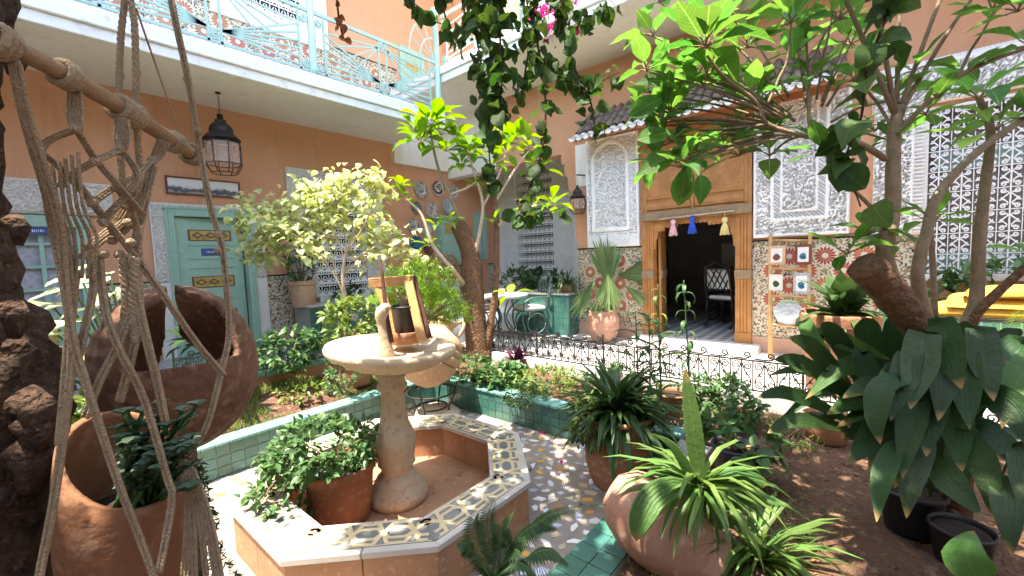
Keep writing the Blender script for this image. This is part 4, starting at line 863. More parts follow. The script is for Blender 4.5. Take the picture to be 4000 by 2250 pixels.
mb = MB(); mb.tube(smooth([sp0, sp0+Vector((-.005, .0, .1)), sp0+Vector((-.015, .01, .2)), sp0+Vector((-.02, .012, .28)), sp0+Vector((.0, 0, .335)), sp0+Vector((.035, -.02, .33))], 4), [.055, .052, .046, .042, .038, .036, .036, .034, .033, .033, .034, .038, .042, .044, .043, .040, .036, .032, .028, .022, .016], 12, jit=.03); mb.build('spout', 'stone', ft)
mb = MB(); mb.tube([PD(957, 655, 3.06), PD(962, 700, 3.04), PD(968, 745, 3.0), PD(975, 800, 2.97), PD(985, 862, 2.96)], [.008, .014, .013, .014, .016], 7, jit=.2); mb.build('iron_pipe', 'rust', ft)
wf = thing('wooden_trestle', 'leaning trestle frame of sawn wood standing in the fountain bowl', 'frame', (FC.x, FC.y, FC.z+1.13))
for a, b, w_ in ((PD(946, 700, 3.26), PD(1003, 852, 3.16), .045), (PD(1026, 698, 3.22), PD(1062, 856, 3.04), .055)):
    mb = MB(); mb.bar(a, b, w_, .062, rt); mb.build('leg', 'wood_raw', wf, bevel=.004)
mb = MB(); mb.bar(PD(931, 712, 3.255), PD(1037, 704, 3.205), .06, .075, ez); mb.build('crossbeam', 'wood_raw', wf, bevel=.005)
mb = MB(); mb.bar(PD(1038, 697, 3.28), PD(1078, 850, 3.12), .035, .05, rt); mb.build('back_leg', 'rust', wf)
# ---------------------------------------------------------------- pots
def pot(name, label, c, r, h, style='flare', mat='terra', cat='pot', group=None, soil=True, n=36):
    c = Vector(c); t = thing(name, label, cat, c, group)
    if style == 'flare': pr = [(0, 0), (.66, 0), (.68, .02), (.74, .10), (.80, .20), (.815, .24), (.80, .255), (.83, .275), (.815, .29), (.845, .31), (.83, .325), (.85, .345), (.84, .36), (.86, .5), (.84, .62), (.815, .75), (.82, .84), (.88, .905), (.985, .935), (1.0, .955), (.995, .99), (.97, 1.0), (.87, .975), (.80, .90), (.78, .5), (.0, .5)]
    elif style == 'straight': pr = [(0, 0), (.78, 0), (.80, .02), (.90, .45), (.95, .80), (.955, .83), (1.0, .84), (1.01, .86), (1.01, .97), (1.0, 1.0), (.94, 1.0), (.92, .9), (.85, .5), (0, .5)]
    elif style == 'belly': pr = [(0, 0), (.62, 0), (.66, .03), (.85, .22), (.96, .42), (1.0, .6), (.96, .78), (.88, .88), (.86, .93), (.90, 1.0), (.82, 1.0), (.78, .9), (.7, .5), (0, .5)]
    else: pr = [(0, 0), (.72, 0), (.74, .02), (.93, .9), (.95, .91), (1.0, .92), (1.0, .98), (.97, 1.0), (.92, 1.0), (.9, .9), (.8, .5), (0, .5)]
    mb = MB(); mb.lathe([(a*r, b*h) for a, b in pr], c, n); mb.build('pot_body', mat, t)
    if soil:
        mb = MB(); mb.lathe([(0, h*.9), (r*.55, h*.905), (r*.84, h*.88)], c, 20); mb.build('potting_soil', 'soil_pot', t)
    return t
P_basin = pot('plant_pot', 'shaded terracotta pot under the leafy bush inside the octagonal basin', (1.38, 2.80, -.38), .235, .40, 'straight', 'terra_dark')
P_big = pot('plant_pot', 'large flared terracotta pot with ridged belt on the mosaic floor', (2.97, 1.50, -.4), .285, .57, 'flare')
P_palm = pot('plant_pot', 'whitewashed terracotta pot holding a fan palm beside the portal', (6.08, 3.26, 0), .26, .50, 'belly', 'terra_old')
P_ped = pot('plant_pot', 'tall plain terracotta pot with strappy plant beside the wooden ladder', tuple(PZ(2108, 985, 0)), .31, .76, 'straight')
P_mid = pot('plant_pot', 'small terracotta pot among the weeds behind the large flared pot', tuple(PZ(1693, 1050, -.13)), .15, .24, 'bucket')
P_blk = pot('plant_pot', 'blue black plastic pot holding sprawling round leaves', tuple(PZ(1850, 1205, -.14)), .15, .24, 'bucket', 'plastic_blue')
P_win = pot('plant_pot', 'terracotta pot with a bushy shrub on the teal tiled planter', (2.98+.05, 6.93, .72), .20, .42, 'straight', 'terra_pale')
P_bush = pot('plant_pot', 'small terracotta pot half hidden by weeds in the sunny garden bed', tuple(PZ(905, 965, -.05)), .17, .24, 'straight')
P_hide = pot('plant_pot', 'low terracotta pot beneath the broad dark leaves', tuple(PZ(2080, 1105, -.13)), .16, .2, 'straight')
P_asp = pot('plant_pot', 'black plastic pot under drooping broad dark leaves', tuple(PZ(2290, 1335, -.14)), .145, .24, 'bucket', 'plastic_black')
P_asp2 = pot('plant_pot', 'black plastic pot tipped on the bare soil under a single pale leaf', tuple(PZ(2415, 1425, -.15)), .12, .2, 'bucket', 'plastic_black')
P_fern = pot('plant_pot', 'black plastic nursery pot with feathery fern standing in the fountain bowl', tuple(PD(1022, 848, 3.2)), .105, .24, 'bucket', 'plastic_black')
tag(MB().lathe([(0, 0), (.11, 0), (.13, .085), (.125, .09), (.115, .085), (0, .07)], PD(1020, 858, 3.2)-Vector((0, 0, .01)), 24).build('pot_saucer', 'terra'), 'shallow terracotta dish under the black nursery pot', 'saucer')
P_spid = pot('plant_pot', 'terracotta pot with spider plant on top of the teal planter', (6.35, 4.08, .72), .14, .15, 'straight')
# amphora on iron stand
ac = PD(1084, 893, 4.78); sf = Vector((ac.x-.04, ac.y-.02, -.4))
st = thing('iron_stand', 'black wrought iron stand carrying the pale round jar', 'stand', sf)
for k in range(4):
    a = k*PI/2+.5; d = Vector((math.cos(a), math.sin(a), 0)); mb = MB(); mb.tube(smooth([sf+d*.30+Vector((0, 0, .0)), sf+d*.24+Vector((0, 0, .03)), sf+d*.2+Vector((0, 0, .15)), sf+d*.27+Vector((0, 0, .30)), sf+d*.3+Vector((0, 0, .42)), sf+d*.34+Vector((0, 0, .46))], 4), .010, 7); mb.build('leg', 'iron', st)
for r, z in ((.17, .16), (.27, .33)): mb = MB(); mb.tube([sf+Vector((r*math.cos(2*PI*i/28), r*math.sin(2*PI*i/28), z)) for i in range(29)], .010, 7); mb.build('ring', 'iron', st)
AX = (Vector((0, 0, 1))*.88 + Vector(rt)*.38 + Vector(fw)*.30).normalized(); RA = basis(AX, Vector(fw)); RA = Matrix((RA.col[1], RA.col[2], RA.col[0])).transposed()
aj = thing('amphora', 'big-bellied pale clay jar with grooved rings resting in an iron stand', 'jar', ac - AX*.34)
prof = [(0, -.36), (.10, -.35), (.2, -.29), (.29, -.18), (.335, -.065), (.338, -.05), (.318, -.042), (.318, -.034), (.34, -.026), (.345, .03), (.34, .055), (.318, .063), (.318, .071), (.335, .08), (.318, .14), (.298, .146), (.298, .154), (.312, .162), (.29, .21), (.23, .27), (.15, .31), (.125, .33), (.12, .37), (.15, .41), (.15, .43), (.12, .43), (.10, .36), (.1, .3)]
mb = MB(); mb.lathe(prof, ac, 40, RA); mb.build('jar_body', 'terra_pale', aj)
for s in (1, -1):
    hd = Vector(rt)*s; mb = MB(); mb.tube(smooth([ac+RA @ Vector((0, 0, .38)) + hd*.12, ac+AX*.40+hd*.2, ac+AX*.32+hd*.24, ac+AX*.22+hd*.22], 4), .022, 8); mb.build('handle', 'terra_pale', aj)
mb = MB(); mb.lathe([(0, 0), (.27, 0), (.26, .07), (.2, .12), (.0, .13)], (sf.x+.05, sf.y-.02, -.4), 18); tag(mb.build('stone_block', 'stone'), 'rounded stone block on the patio floor beneath the iron stand', 'stone')
# large jar lying on the soil
jc = PD(1662, 1322, 2.08); jd = (Vector(rt)*.62 + Vector((0, 0, -1))*.42 - Vector(fw)*.25).normalized(); RJ = basis(jd, ez); RJ = Matrix((RJ.col[1], RJ.col[2], RJ.col[0])).transposed()
lj = thing('toppled_jar', 'big terracotta jar lying on its side with its mouth in the leaves', 'jar', (jc.x, jc.y, -.15))
mb = MB(); mb.lathe([(a*.9, b*.95) for a, b in [(0, -.30), (.09, -.29), (.165, -.23), (.215, -.12), (.225, -.02), (.22, .07), (.19, .16), (.155, .21), (.15, .23), (.175, .26), (.18, .275), (.165, .285), (.14, .26), (.13, .2), (.16, .1), (.1, -.1), (0, -.15)]], jc, 40, RJ); mb.build('jar_body', 'terra_old', lj)
# ---------------------------------------------------------------- planters faced with zellige
def planter(label, x0, x1, y0, y1, z0, z1, faces, ts=.095, stars=()):
    t = thing('tiled_planter', label, 'planter', ((x0+x1)/2, (y0+y1)/2, z0)); mb = MB(); mb.box((x0, y0, z0), (x1, y1, z1)); mb.build('planter_body', 'grout', t)
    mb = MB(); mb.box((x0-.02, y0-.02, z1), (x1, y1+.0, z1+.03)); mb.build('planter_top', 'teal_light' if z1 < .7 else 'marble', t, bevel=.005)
    for fc in faces:
        if fc == '-x': o, u, n, W = Vector((x0, y1, z0)), -ey, -ex, y1-y0
        else: o, u, n, W = Vector((x0, y0, z0)), ex, -ey, x1-x0
        B = Matrix((u, ez, n)).transposed(); nc = max(1, round(W/ts)); nr = max(1, round((z1-z0)/ts)); cw_, ch_ = W/nc, (z1-z0)/nr
        for i in range(nc):
            for j in range(nr):
                sx, sy = random.choice(((1, 1), (1, 1), (.48, 1), (1, .48)))
                for a in ((0,) if sx == 1 else (-.25, .25)):
                    for b in ((0,) if sy == 1 else (-.25, .25)): tile.put('face_tile', t, o + u*((i+.5+a)*cw_) + ez*((j+.5+b)*ch_), B, (cw_*sx*.93, ch_*sy*.93, .007+R(0, .002)))
        for a in stars: 
            if a[0] == fc: STAR.put('star_tile', t, o + u*(W*a[1]) + ez*((z1-z0)*a[2]) + n*.0105, B, (1.1, 1.1, 1)); mb = MB()
    return t
planter('low dark teal tiled planter under the latticed window', 2.97, 4.9, 6.62, 7.15, .2, .72, ('-y',), .13, (('-y', .38, .55),))
planter('teal tiled planter with star motif between dining chair and palm pot', 6.12, 6.85, 3.93, 5.1, 0, .70, ('-x', '-y'), .10, (('-x', .35, .5),))
planter('teal tiled planter with blue and white star below the wrought iron grille', 5.92, 6.4, -2.3, -.07, 0, .73, ('-x',), .125, (('-x', .42, .45),))
# ---------------------------------------------------------------- iron fences
fm = MB(); bw = .2
def fence_motif():
    fm = MB(); u3, n3 = ex, -ey
    for s in (-1, 1):
        fm.strip([(s*x, y) for x, y in spiral((.050, .245), .044, 1.6, PI, 18, -1)], .011, .009, (0, 0, 0), u3, ez, n3)
        fm.strip([(s*x, y) for x, y in spiral((.050, .075), .044, 1.6, PI, 18, 1)], .011, .009, (0, 0, 0), u3, ez, n3)
        fm.strip([(s*.012, .25), (s*.03, .19), (s*.075, .13), (s*.085, .08)], .011, .009, (0, 0, 0), u3, ez, n3)
        fm.strip([(s*.06, .16), (s*.03, .15), (s*.05, .18)], .011, .009, (0, 0, 0), u3, ez, n3)
    fm.strip([(0, 0), (0, .31)], .011, .01, (0, 0, 0), u3, ez, n3); fm.strip([(bw/2, 0), (bw/2, .31)], .012, .012, (0, 0, 0), u3, ez, n3)
    sp = spiral((.045, .355), .036, 1.3, -PI/2, 14, 1); fm.strip([(-.09, .32), (-.04, .318)] + sp, .012, .010, (0, 0, 0), u3, ez, n3); fm.strip([(.04, .32), (.075, .345), (.095, .33)], .012, .010, (0, 0, 0), u3, ez, n3)
    return fm
def fence(label, o, u, L, h, mat):
    o, u = Vector(o), Vector(u); t = thing('garden_fence', label, 'fence', o + u*L/2); P_ = Pieces(meshof(fence_motif(), 'scroll_panel', [mat])); n = int(L/bw); Rz = Matrix((u, ez.cross(u), ez)).transposed(); sc = h/.40
    for i in range(n): P_.put('scroll_panel', t, o + u*(bw*(i+.5)) + ez*.01, Rz, (1, 1, sc))
    nn = Rz @ -ey
    for z in (.02, .31*sc): mb = MB(); mb.bar(o+ez*z, o+u*L+ez*z, .014, .012, nn); mb.build('rail', mat, t)
    for i in range(int(L/1.0)+1): p = o+u*min(L, i*1.0); mb = MB(); mb.bar(p-ez*.05, p+ez*(h+.02), .018, .018, nn); mb.build('post', mat, t)
fence('black wrought iron scroll fence between the garden bed and the white gallery floor', (4.56, 4.45, .0), (0, -1, 0), 5.2, .40, 'iron')
fence('dull green wrought iron scroll fence along the garden bed before the green door', (1.0, 5.27, .21), (1, 0, 0), 3.4, .36, 'iron_green')
# ---------------------------------------------------------------- hangings
def lantern(label, hook, sc, wallmount=False):
    h = Vector(hook); t = thing('lantern', label, 'lantern', h - ez*.95*sc if not wallmount else h)
    z = lambda v: Vector((h.x, h.y, h.z - v*sc))
    mb = MB(); mb.lathe([(0, 0), (.03*sc, 0), (.03*sc, -.01*sc), (0, -.012*sc)], h, 10)
    for i in range(7): mb.tube([z(.03*i+.008)+Vector((.006, 0, 0)), z(.03*i+.03)+Vector((-.006, 0, 0)), z(.03*i+.045)], .004*sc, 5)
    mb.build('chain', 'iron', t)
    mb = MB(); mb.lathe([(a*sc, -b*sc) for a, b in [(0, .24), (.03, .24), (.032, .30), (.058, .305), (.058, .325), (.05, .335), (.085, .35), (.112, .385), (.12, .43), (.112, .45), (.135, .462), (.15, .48), (.185, .515), (.19, .525), (.12, .52), (0, .46)]], h, 16, smooth=True); mb.build('cap', 'iron', t)
    mb = MB(); ring = lambda r, v: [Vector((h.x+r*sc*math.cos(2*PI*i/8), h.y+r*sc*math.sin(2*PI*i/8), h.z-v*sc)) for i in range(9)]
    for r, v in ((.15, .52), (.185, .56), (.185, .80), (.13, .90)): mb.tube(ring(r, v), .0055*sc, 5)
    for i in range(8):
        mb.tube([ring(r, v)[i] for r, v in ((.15, .52), (.185, .56), (.185, .80), (.13, .90))], .006*sc, 5)
    mb.build('frame', 'iron', t)
    gl = MB()
    for i in range(8): gl = MB(); a, b = ring(.183, .565), ring(.183, .795); gl.add([a[i], a[i+1], b[i+1], b[i]], [(0, 1, 2, 3)]); gl.build('pane', 'lamp_glass', t)
    return t
m = M('lamp_glass', (.62, .46, .38), (.5, .36, .3), scale=25, rough=.25, bump=.4, bscale=50)
_n = m.node_tree.nodes; _t = _n.new('ShaderNodeBsdfTransparent'); _x = _n.new('ShaderNodeMixShader'); _x.inputs[0].default_value = .55
m.node_tree.links.new(bsdf(m).outputs[0], _x.inputs[1]); m.node_tree.links.new(_t.outputs[0], _x.inputs[2]); m.node_tree.links.new(_x.outputs[0], _n['Material Output'].inputs[0])
lh = PZ(548, 233, 3.665); dep = (lh - Vector(O)).dot(Vector(fw)); lantern('dark iron lantern with patterned panes hanging from the balcony soffit', lh, 200*dep/1071/.90)
lw = PX(1452, 455, XR-.16); wl = lantern('faceted brass grey wall lantern at the corner of the loggia', lw + ez*.1, .72)
mb = MB(); mb.bar(lw+ez*.1, lw+ez*.1+Vector((.2, -.08, 0)), .02, .02); mb.build('bracket', 'iron', wl)
pf = thing('picture_frame', 'long black framed grey engraving of a town hung above the green door', 'picture', (1.9, YL, 2.40))
mb = MB(); a, b, c, d = 1.46, 2.335, 2.405, 2.645
mb.box((a, YL-.03, c), (b, YL, c+.02)); mb.box((a, YL-.03, d-.02), (b, YL, d)); mb.box((a, YL-.03, c+.02), (a+.02, YL, d-.02)); mb.box((b-.02, YL-.03, c+.02), (b, YL, d-.02)); mb.build('frame', 'maroon', pf)
mb = MB(); mb.box((a+.02, YL-.012, c+.02), (b-.02, YL-.008, d-.02)); mb.build('print', 'engraving', pf)
plategen('pl_grey', (.50, .46, .40), (.16, .15, .15), 14); plategen('pl_grey2', (.55, .50, .43), (.30, .24, .18), 22); plategen('pl_navy', (.03, .03, .09), (.70, .60, .45), 5); plategen('pl_green', (.10, .17, .12), (.12, .20, .14), 9); plategen('pl_pale', (.42, .45, .46), (.30, .34, .38), 16); plategen('pl_blue', (.02, .10, .17), (.05, .19, .27), 12); plategen('pl_brown', (.16, .07, .045), (.12, .05, .03), 8)
PL = [(1058, 478, 21, 'pl_grey', 'grey plate painted with circles, highest on the orange wall'), (1101, 475, 18, 'pl_navy', 'dark navy plate with yellow centre hung beside the grey circled plate'), (1141, 484, 17, 'pl_grey2', 'brownish plate half hidden behind branches of the tree'), (1046, 523, 15, 'pl_green', 'plain dull green plate hung on the orange wall'), (1083, 529, 20, 'pl_grey2', 'cream plate with ringed pattern in the middle of the plates'), (1125, 519, 19, 'pl_pale', 'pale blue grey oval plate above the green wall cupboard'), (1037, 567, 18, 'pl_grey', 'grey white speckled plate below the green plate'), (1072, 577, 17, 'pl_pale', 'faded pale plate next to the green wall cupboard'), (1046, 613, 20, 'pl_blue', 'deep teal blue plate, lowest but one of the plates'), (1076, 624, 16, 'pl_brown', 'plain dark brown plate, lowest of the plates')]
for vx, vy, r, mt, lb in PL:
    p = PY(vx, vy, YL-.012); dp = (p-Vector(O)).dot(Vector(fw)); rr = r*dp/1071*1.02
    mb = MB(); mb.lathe([(0, .012), (rr*.55, .008), (rr*.62, .02), (rr*.95, .036), (rr, .036), (rr, .030), (rr*.6, 0), (0, 0)], (0, 0, 0), 28, Matrix((ex, ez, -ey)).transposed())
    o = mb.build('wall_plate', mt, link('tmp', None)); tp = o.parent; o.parent = None; bpy.data.objects.remove(tp); o.location = p; tag(o, lb, 'plate', 'plates hung on the orange wall')
wc = thing('wall_cupboard', 'small green wall cupboard with gold carved front below the plates', 'cupboard', (6.3, 7.1, 1.25))
mb = MB(); mb.box((6.02, 6.98, 1.28), (6.62, 7.2, 2.24)); mb.box((5.98, 6.95, 2.24), (6.66, 7.2, 2.31)); mb.build('cupboard_body', 'green_paint', wc, bevel=.006)
mb = MB(); mb.box((6.12, 6.968, 1.95), (6.52, 6.98, 2.16)); mb.build('carved_panel', 'gold', wc)
for a in (6.06, 6.34): mb = MB(); mb.box((a, 6.965, 1.33), (a+.24, 6.98, 1.88)); mb.build('cupboard_door', 'mint', wc, bevel=.004)
# macrame with basket on the left wall
mh = thing('macrame_hanging', 'round wicker basket with long cream macrame fringe hung under the wall cupboard', 'wall hanging', tuple(PY(1130, 790, 6.9)))
bc = PY(1130, 678, 6.88)
for i in range(12):
    rr = .27*math.sqrt(max(.05, 1-((i-5.5)/6.2)**2)); zz = bc.z + .29 - i*.05; mb = MB(); mb.tube([Vector((bc.x-rr, bc.y, zz+.02)), Vector((bc.x-rr*.5, bc.y-.06, zz-.02)), Vector((bc.x, bc.y-.08, zz-.03)), Vector((bc.x+rr*.5, bc.y-.06, zz-.02)), Vector((bc.x+rr, bc.y, zz+.02))], .016, 6); mb.build('basket_weave', 'basket', mh)
mb = MB(); mb.tube([bc + Vector((.29*math.cos(2*PI*i/24), 0, .31*math.sin(2*PI*i/24))) for i in range(25)], .018, 6); mb.build('hoop', 'basket', mh)
for i in range(17):
    x = bc.x-.24+.03*i; L_ = .75+.15*math.cos((i-8)/8*1.4)+R(-.03, .03); mb = MB(); mb.tube([(x, bc.y-.02, bc.z-.2), (x+R(-.01, .01), bc.y-.03, bc.z-.2-L_*.5), (x+R(-.02, .02), bc.y-.03, bc.z-.2-L_)], .009, 5); mb.build('cord', 'cloth_white', mh)
pw = PY(1096, 640, 6.9); mb = MB(); mb.bar(Vector((pw.x, 6.9, .2)), Vector((pw.x, 6.9, pw.z)), .09, .09); tag(mb.build('wooden_post', 'wood_pole', bevel=.006), 'short squared wooden post beside the macrame basket', 'post')
# tassels under the portal beam
tr = thing('tassel_rod', 'thin pale rod hung across the portal for the tassels', 'rod', (6.368, 1.9, 1.86)); mb = MB(); mb.tube([(6.368, 2.45, 1.87), (6.368, 1.95, 1.885), (6.368, 1.42, 1.90)], .012, 7); mb.build('rod', 'bark_pale', tr)
for vx, vy, mt, lb in ((1693, 552, 'pink', 'pink pompom tassel'), (1741, 545, 'blue_yarn', 'bright blue tassel'), (1823, 546, 'yellow_yarn', 'pale yellow tassel with knotted head')):
    p = PX(vx, vy, 6.352); t = thing('tassel', lb + ' hanging in the portal opening', 'tassel', p - ez*.2, 'tassels hung in the portal')
    mb = MB(); mb.tube([Vector((6.36, p.y, 1.89)), p], .004, 5); mb.build('cord', mt, t)
    mb = MB(); mb.lathe([(0, 0), (.03, -.01), (.042, -.04), (.03, -.07), (.02, -.078)], p, 14); mb.build('head', mt, t)
    mb = MB()
    for i in range(44): a = 2*PI*i/44; q = p - ez*.075; mb.tube([q+Vector((.014*math.cos(a), .014*math.sin(a), 0)), q+Vector((.04*math.cos(a), .04*math.sin(a), -.06)), q+Vector((.058*math.cos(a), .058*math.sin(a), -.155+R(-.015, .012)))], .0045, 5)
    mb.build('skirt', mt, t)
# ladder with pictures
la, lb_ = PX(1938, 590, XR-.10), PX(2038, 590, XR-.10); lc, ld = PX(1938, 878, XR-.38), PX(2032, 872, XR-.38); lc.z = ld.z = .005
ld_t = thing('wooden_ladder', 'pale pole ladder leaning on the tiled wall as a rack for prints', 'ladder', (lc+ld)/2)
for a, b in ((la, lc), (lb_, ld)): mb = MB(); mb.tube([b, a], [.026, .022], 8, jit=.05); mb.build('rail', 'wood_pole', ld_t)
for t_ in (.05, .28, .50, .73):
    a, b = la.lerp(lc, t_), lb_.lerp(ld, t_); mb = MB(); mb.tube([a, b], .018, 7); mb.build('rung', 'wood_pole', ld_t)
    if t_ == .28: mb = MB(); 
for (s, t_, w_, h_, mt, lb) in ((.18, .17, .19, .24, 'cloth_white', 'pale print in a thin cream frame on the top rung of the ladder'), (.85, .16, .17, .25, 'maroon', 'small print in a dark red frame on the ladder'), (.16, .39, .15, .20, 'stucco_grey', 'small grey print on the middle rung of the ladder'), (.82, .39, .17, .26, 'pl_pale', 'blue white print hanging on the right rail of the ladder')):
    p = la.lerp(lc, t_).lerp(lb_.lerp(ld, t_), s) + Vector((-.035, 0, 0)); t = thing('hanging_print', lb, 'picture', p - ez*h_/2)
    mb = MB(); mb.box((p.x-.008, p.y-w_/2, p.z-h_/2), (p.x+.004, p.y+w_/2, p.z+h_/2)); mb.build('frame', mt if mt != 'cloth_white' else 'terra_pale', t, bevel=.003)
    mb = MB(); mb.box((p.x-.011, p.y-w_*.33, p.z-h_*.36), (p.x-.008, p.y+w_*.33, p.z+h_*.36)); mb.build('print', 'cloth_white', t)
    mb = MB(); mb.prism([(.04*math.cos(2*PI*i/9)*R(.6, 1.2), .045*math.sin(2*PI*i/9)*R(.6, 1.2)) for i in range(9)], 0, .002, Matrix((-ey, ez, -ex)).transposed(), (p.x-.011, p.y, p.z-.02)); mb.build('printed_flower', random.choice(('maroon', 'lf_dark', 'pl_blue')), t)
p = la.lerp(lc, .62).lerp(lb_.lerp(ld, .62), .5) + Vector((-.04, 0, 0)); mb = MB(); mb.lathe([(0, .012), (.08, .01), (.15, .03), (.155, .025), (.09, 0), (0, 0)], p, 26, Matrix((-ey, ez, -ex)).transposed()); tag(mb.build('round_plate', 'pl_pale'), 'round blue white plate propped on the lower rungs of the ladder', 'plate')
# ---------------------------------------------------------------- dining furniture
tc_ = PZ(1263, 741, .74); tb = thing('round_table', 'round white topped iron table in the loggia', 'table', (tc_.x, tc_.y, 0))
mb = MB(); mb.lathe([(0, .70), (.44, .70), (.45, .71), (.45, .735), (.44, .745), (0, .745)], (tc_.x, tc_.y, 0), 40); mb.build('tabletop', 'cloth_white', tb)
mb = MB(); mb.tube([Vector((tc_.x+.45*math.cos(2*PI*i/32), tc_.y+.45*math.sin(2*PI*i/32), .69)) for i in range(33)], .014, 6); mb.build('rim', 'iron_green', tb)
for k in range(4):
    a = k*PI/2+.3; d = Vector((math.cos(a), math.sin(a), 0)); c0 = Vector((tc_.x, tc_.y, 0)); mb = MB(); mb.tube(smooth([c0+d*.36, c0+d*.28+ez*.05, c0+d*.08+ez*.3, c0+d*.14+ez*.5, c0+d*.36+ez*.69], 4), .014, 7); mb.build('leg', 'iron_green', tb)
t = thing('candle_cup', 'small yellow green cup with candle on the round table', 'cup', (tc_.x-.02, tc_.y, .745)); mb = MB(); mb.lathe([(0, 0), (.05, 0), (.055, .04), (.07, .05), (.07, .09), (.06, .09), (0, .06)], (tc_.x-.02, tc_.y, .745), 18); mb.build('cup_body', 'yellow_yarn', t)
def iron_chair(label, pos, yaw, mat='iron_green', z0=0, w_=1.5):
    pos = Vector((pos[0], pos[1], z0)); t = thing('iron_chair', label, 'chair', pos, 'wrought iron chairs'); Rz = Matrix.Rotation(yaw, 3, 'Z'); T = lambda x, y, z: pos + Rz @ Vector((x, y, z))
    for s in (-1, 1):
        mb = MB(); mb.tube(smooth([T(s*.22, -.22, .45), T(s*.23, -.24, .3), T(s*.23, -.2, .1), T(s*.23, -.27, 0)], 4), .011*w_, 6); mb.build('leg', mat, t)
        mb = MB(); mb.tube(smooth([T(s*.22, .22, .45), T(s*.23, .25, .3), T(s*.23, .2, .1), T(s*.23, .3, 0)], 4), .011*w_, 6); mb.build('leg', mat, t)
        mb = MB(); mb.tube(smooth([T(s*.22, .22, .45), T(s*.23, .27, .6), T(s*.22, .30, .85), T(s*.18, .33, 1.02)], 4), .012*w_, 6); mb.build('back_post', mat, t)
        mb = MB(); mb.tube(smooth([T(s*.22, -.2, .45), T(s*.27, -.22, .6), T(s*.27, -.05, .68), T(s*.23, .26, .66)], 4), .011*w_, 6); mb.build('armrest', mat, t)
        mb = MB(); mb.tube([T(s*.27, .0+.17*math.cos(a), .24+.17*math.sin(a)) for a in [2*PI*i/20 for i in range(21)]], .009*w_, 6); mb.build('side_ring', mat, t)
    mb = MB(); mb.tube(smooth([T(-.18, .33, 1.02), T(-.08, .335, 1.04), T(0, .34, 1.09), T(.08, .335, 1.04), T(.18, .33, 1.02)], 4), .012*w_, 6); mb.build('back_crest', mat, t)
    mb = MB(); mb.bar(T(-.21, .27, .62), T(.21, .27, .62), .012, .012); mb.bar(T(-.20, .315, .96), T(.20, .315, .96), .012, .012); mb.build('back_rail', mat, t)
    mb = MB()
    for i in range(5):
        a = -.2+.1*i
        mb.bar(T(a, .272, .62), T(max(-.2, min(.2, a+.2)), .315, .62+.34*min(1, abs(max(-.2, min(.2, a+.2))-a)/.2)), .018, .012); mb.bar(T(a, .274, .62), T(max(-.2, min(.2, a-.2)), .317, .62+.34*min(1, abs(max(-.2, min(.2, a-.2))-a)/.2)), .018, .012)
    mb.build('back_lattice', mat, t)
    mb = MB(); mb.box((-.23, -.23, .44), (.23, .23, .455)); mb.v = [tuple(T(*v)) for v in mb.v]; mb.build('seat', mat, t)
    mb = MB(); mb.box((-.22, -.22, .456), (.22, .21, .52)); mb.v = [tuple(T(*v)) for v in mb.v]; mb.build('cushion', 'cloth_white', t, bevel=.02)
    return t
cc = PZ(1335, 842, 0); iron_chair('green wrought iron armchair with lattice back beside the round table', (cc.x, cc.y), math.radians(-118))
cc = PZ(1218, 838, 0); iron_chair('wrought iron chair mostly hidden behind the thick tree trunk', (cc.x, cc.y), math.radians(60), 'iron')
iron_chair('dark iron chair with white cushion standing inside the room', (7.75, 1.82), math.radians(70), 'iron', .1)
mb = MB(); mb.box((-.20, .255, .64), (.20, .275, .97)); cpos = Vector((7.75, 1.82, .1)); mb.v = [tuple(cpos + Matrix.Rotation(math.radians(70), 3, 'Z') @ Vector(v)) for v in mb.v]; tag(mb.build('back_cushion', 'cloth_white', bevel=.008), 'white cloth hanging over the back of the chair inside the room', 'cushion')
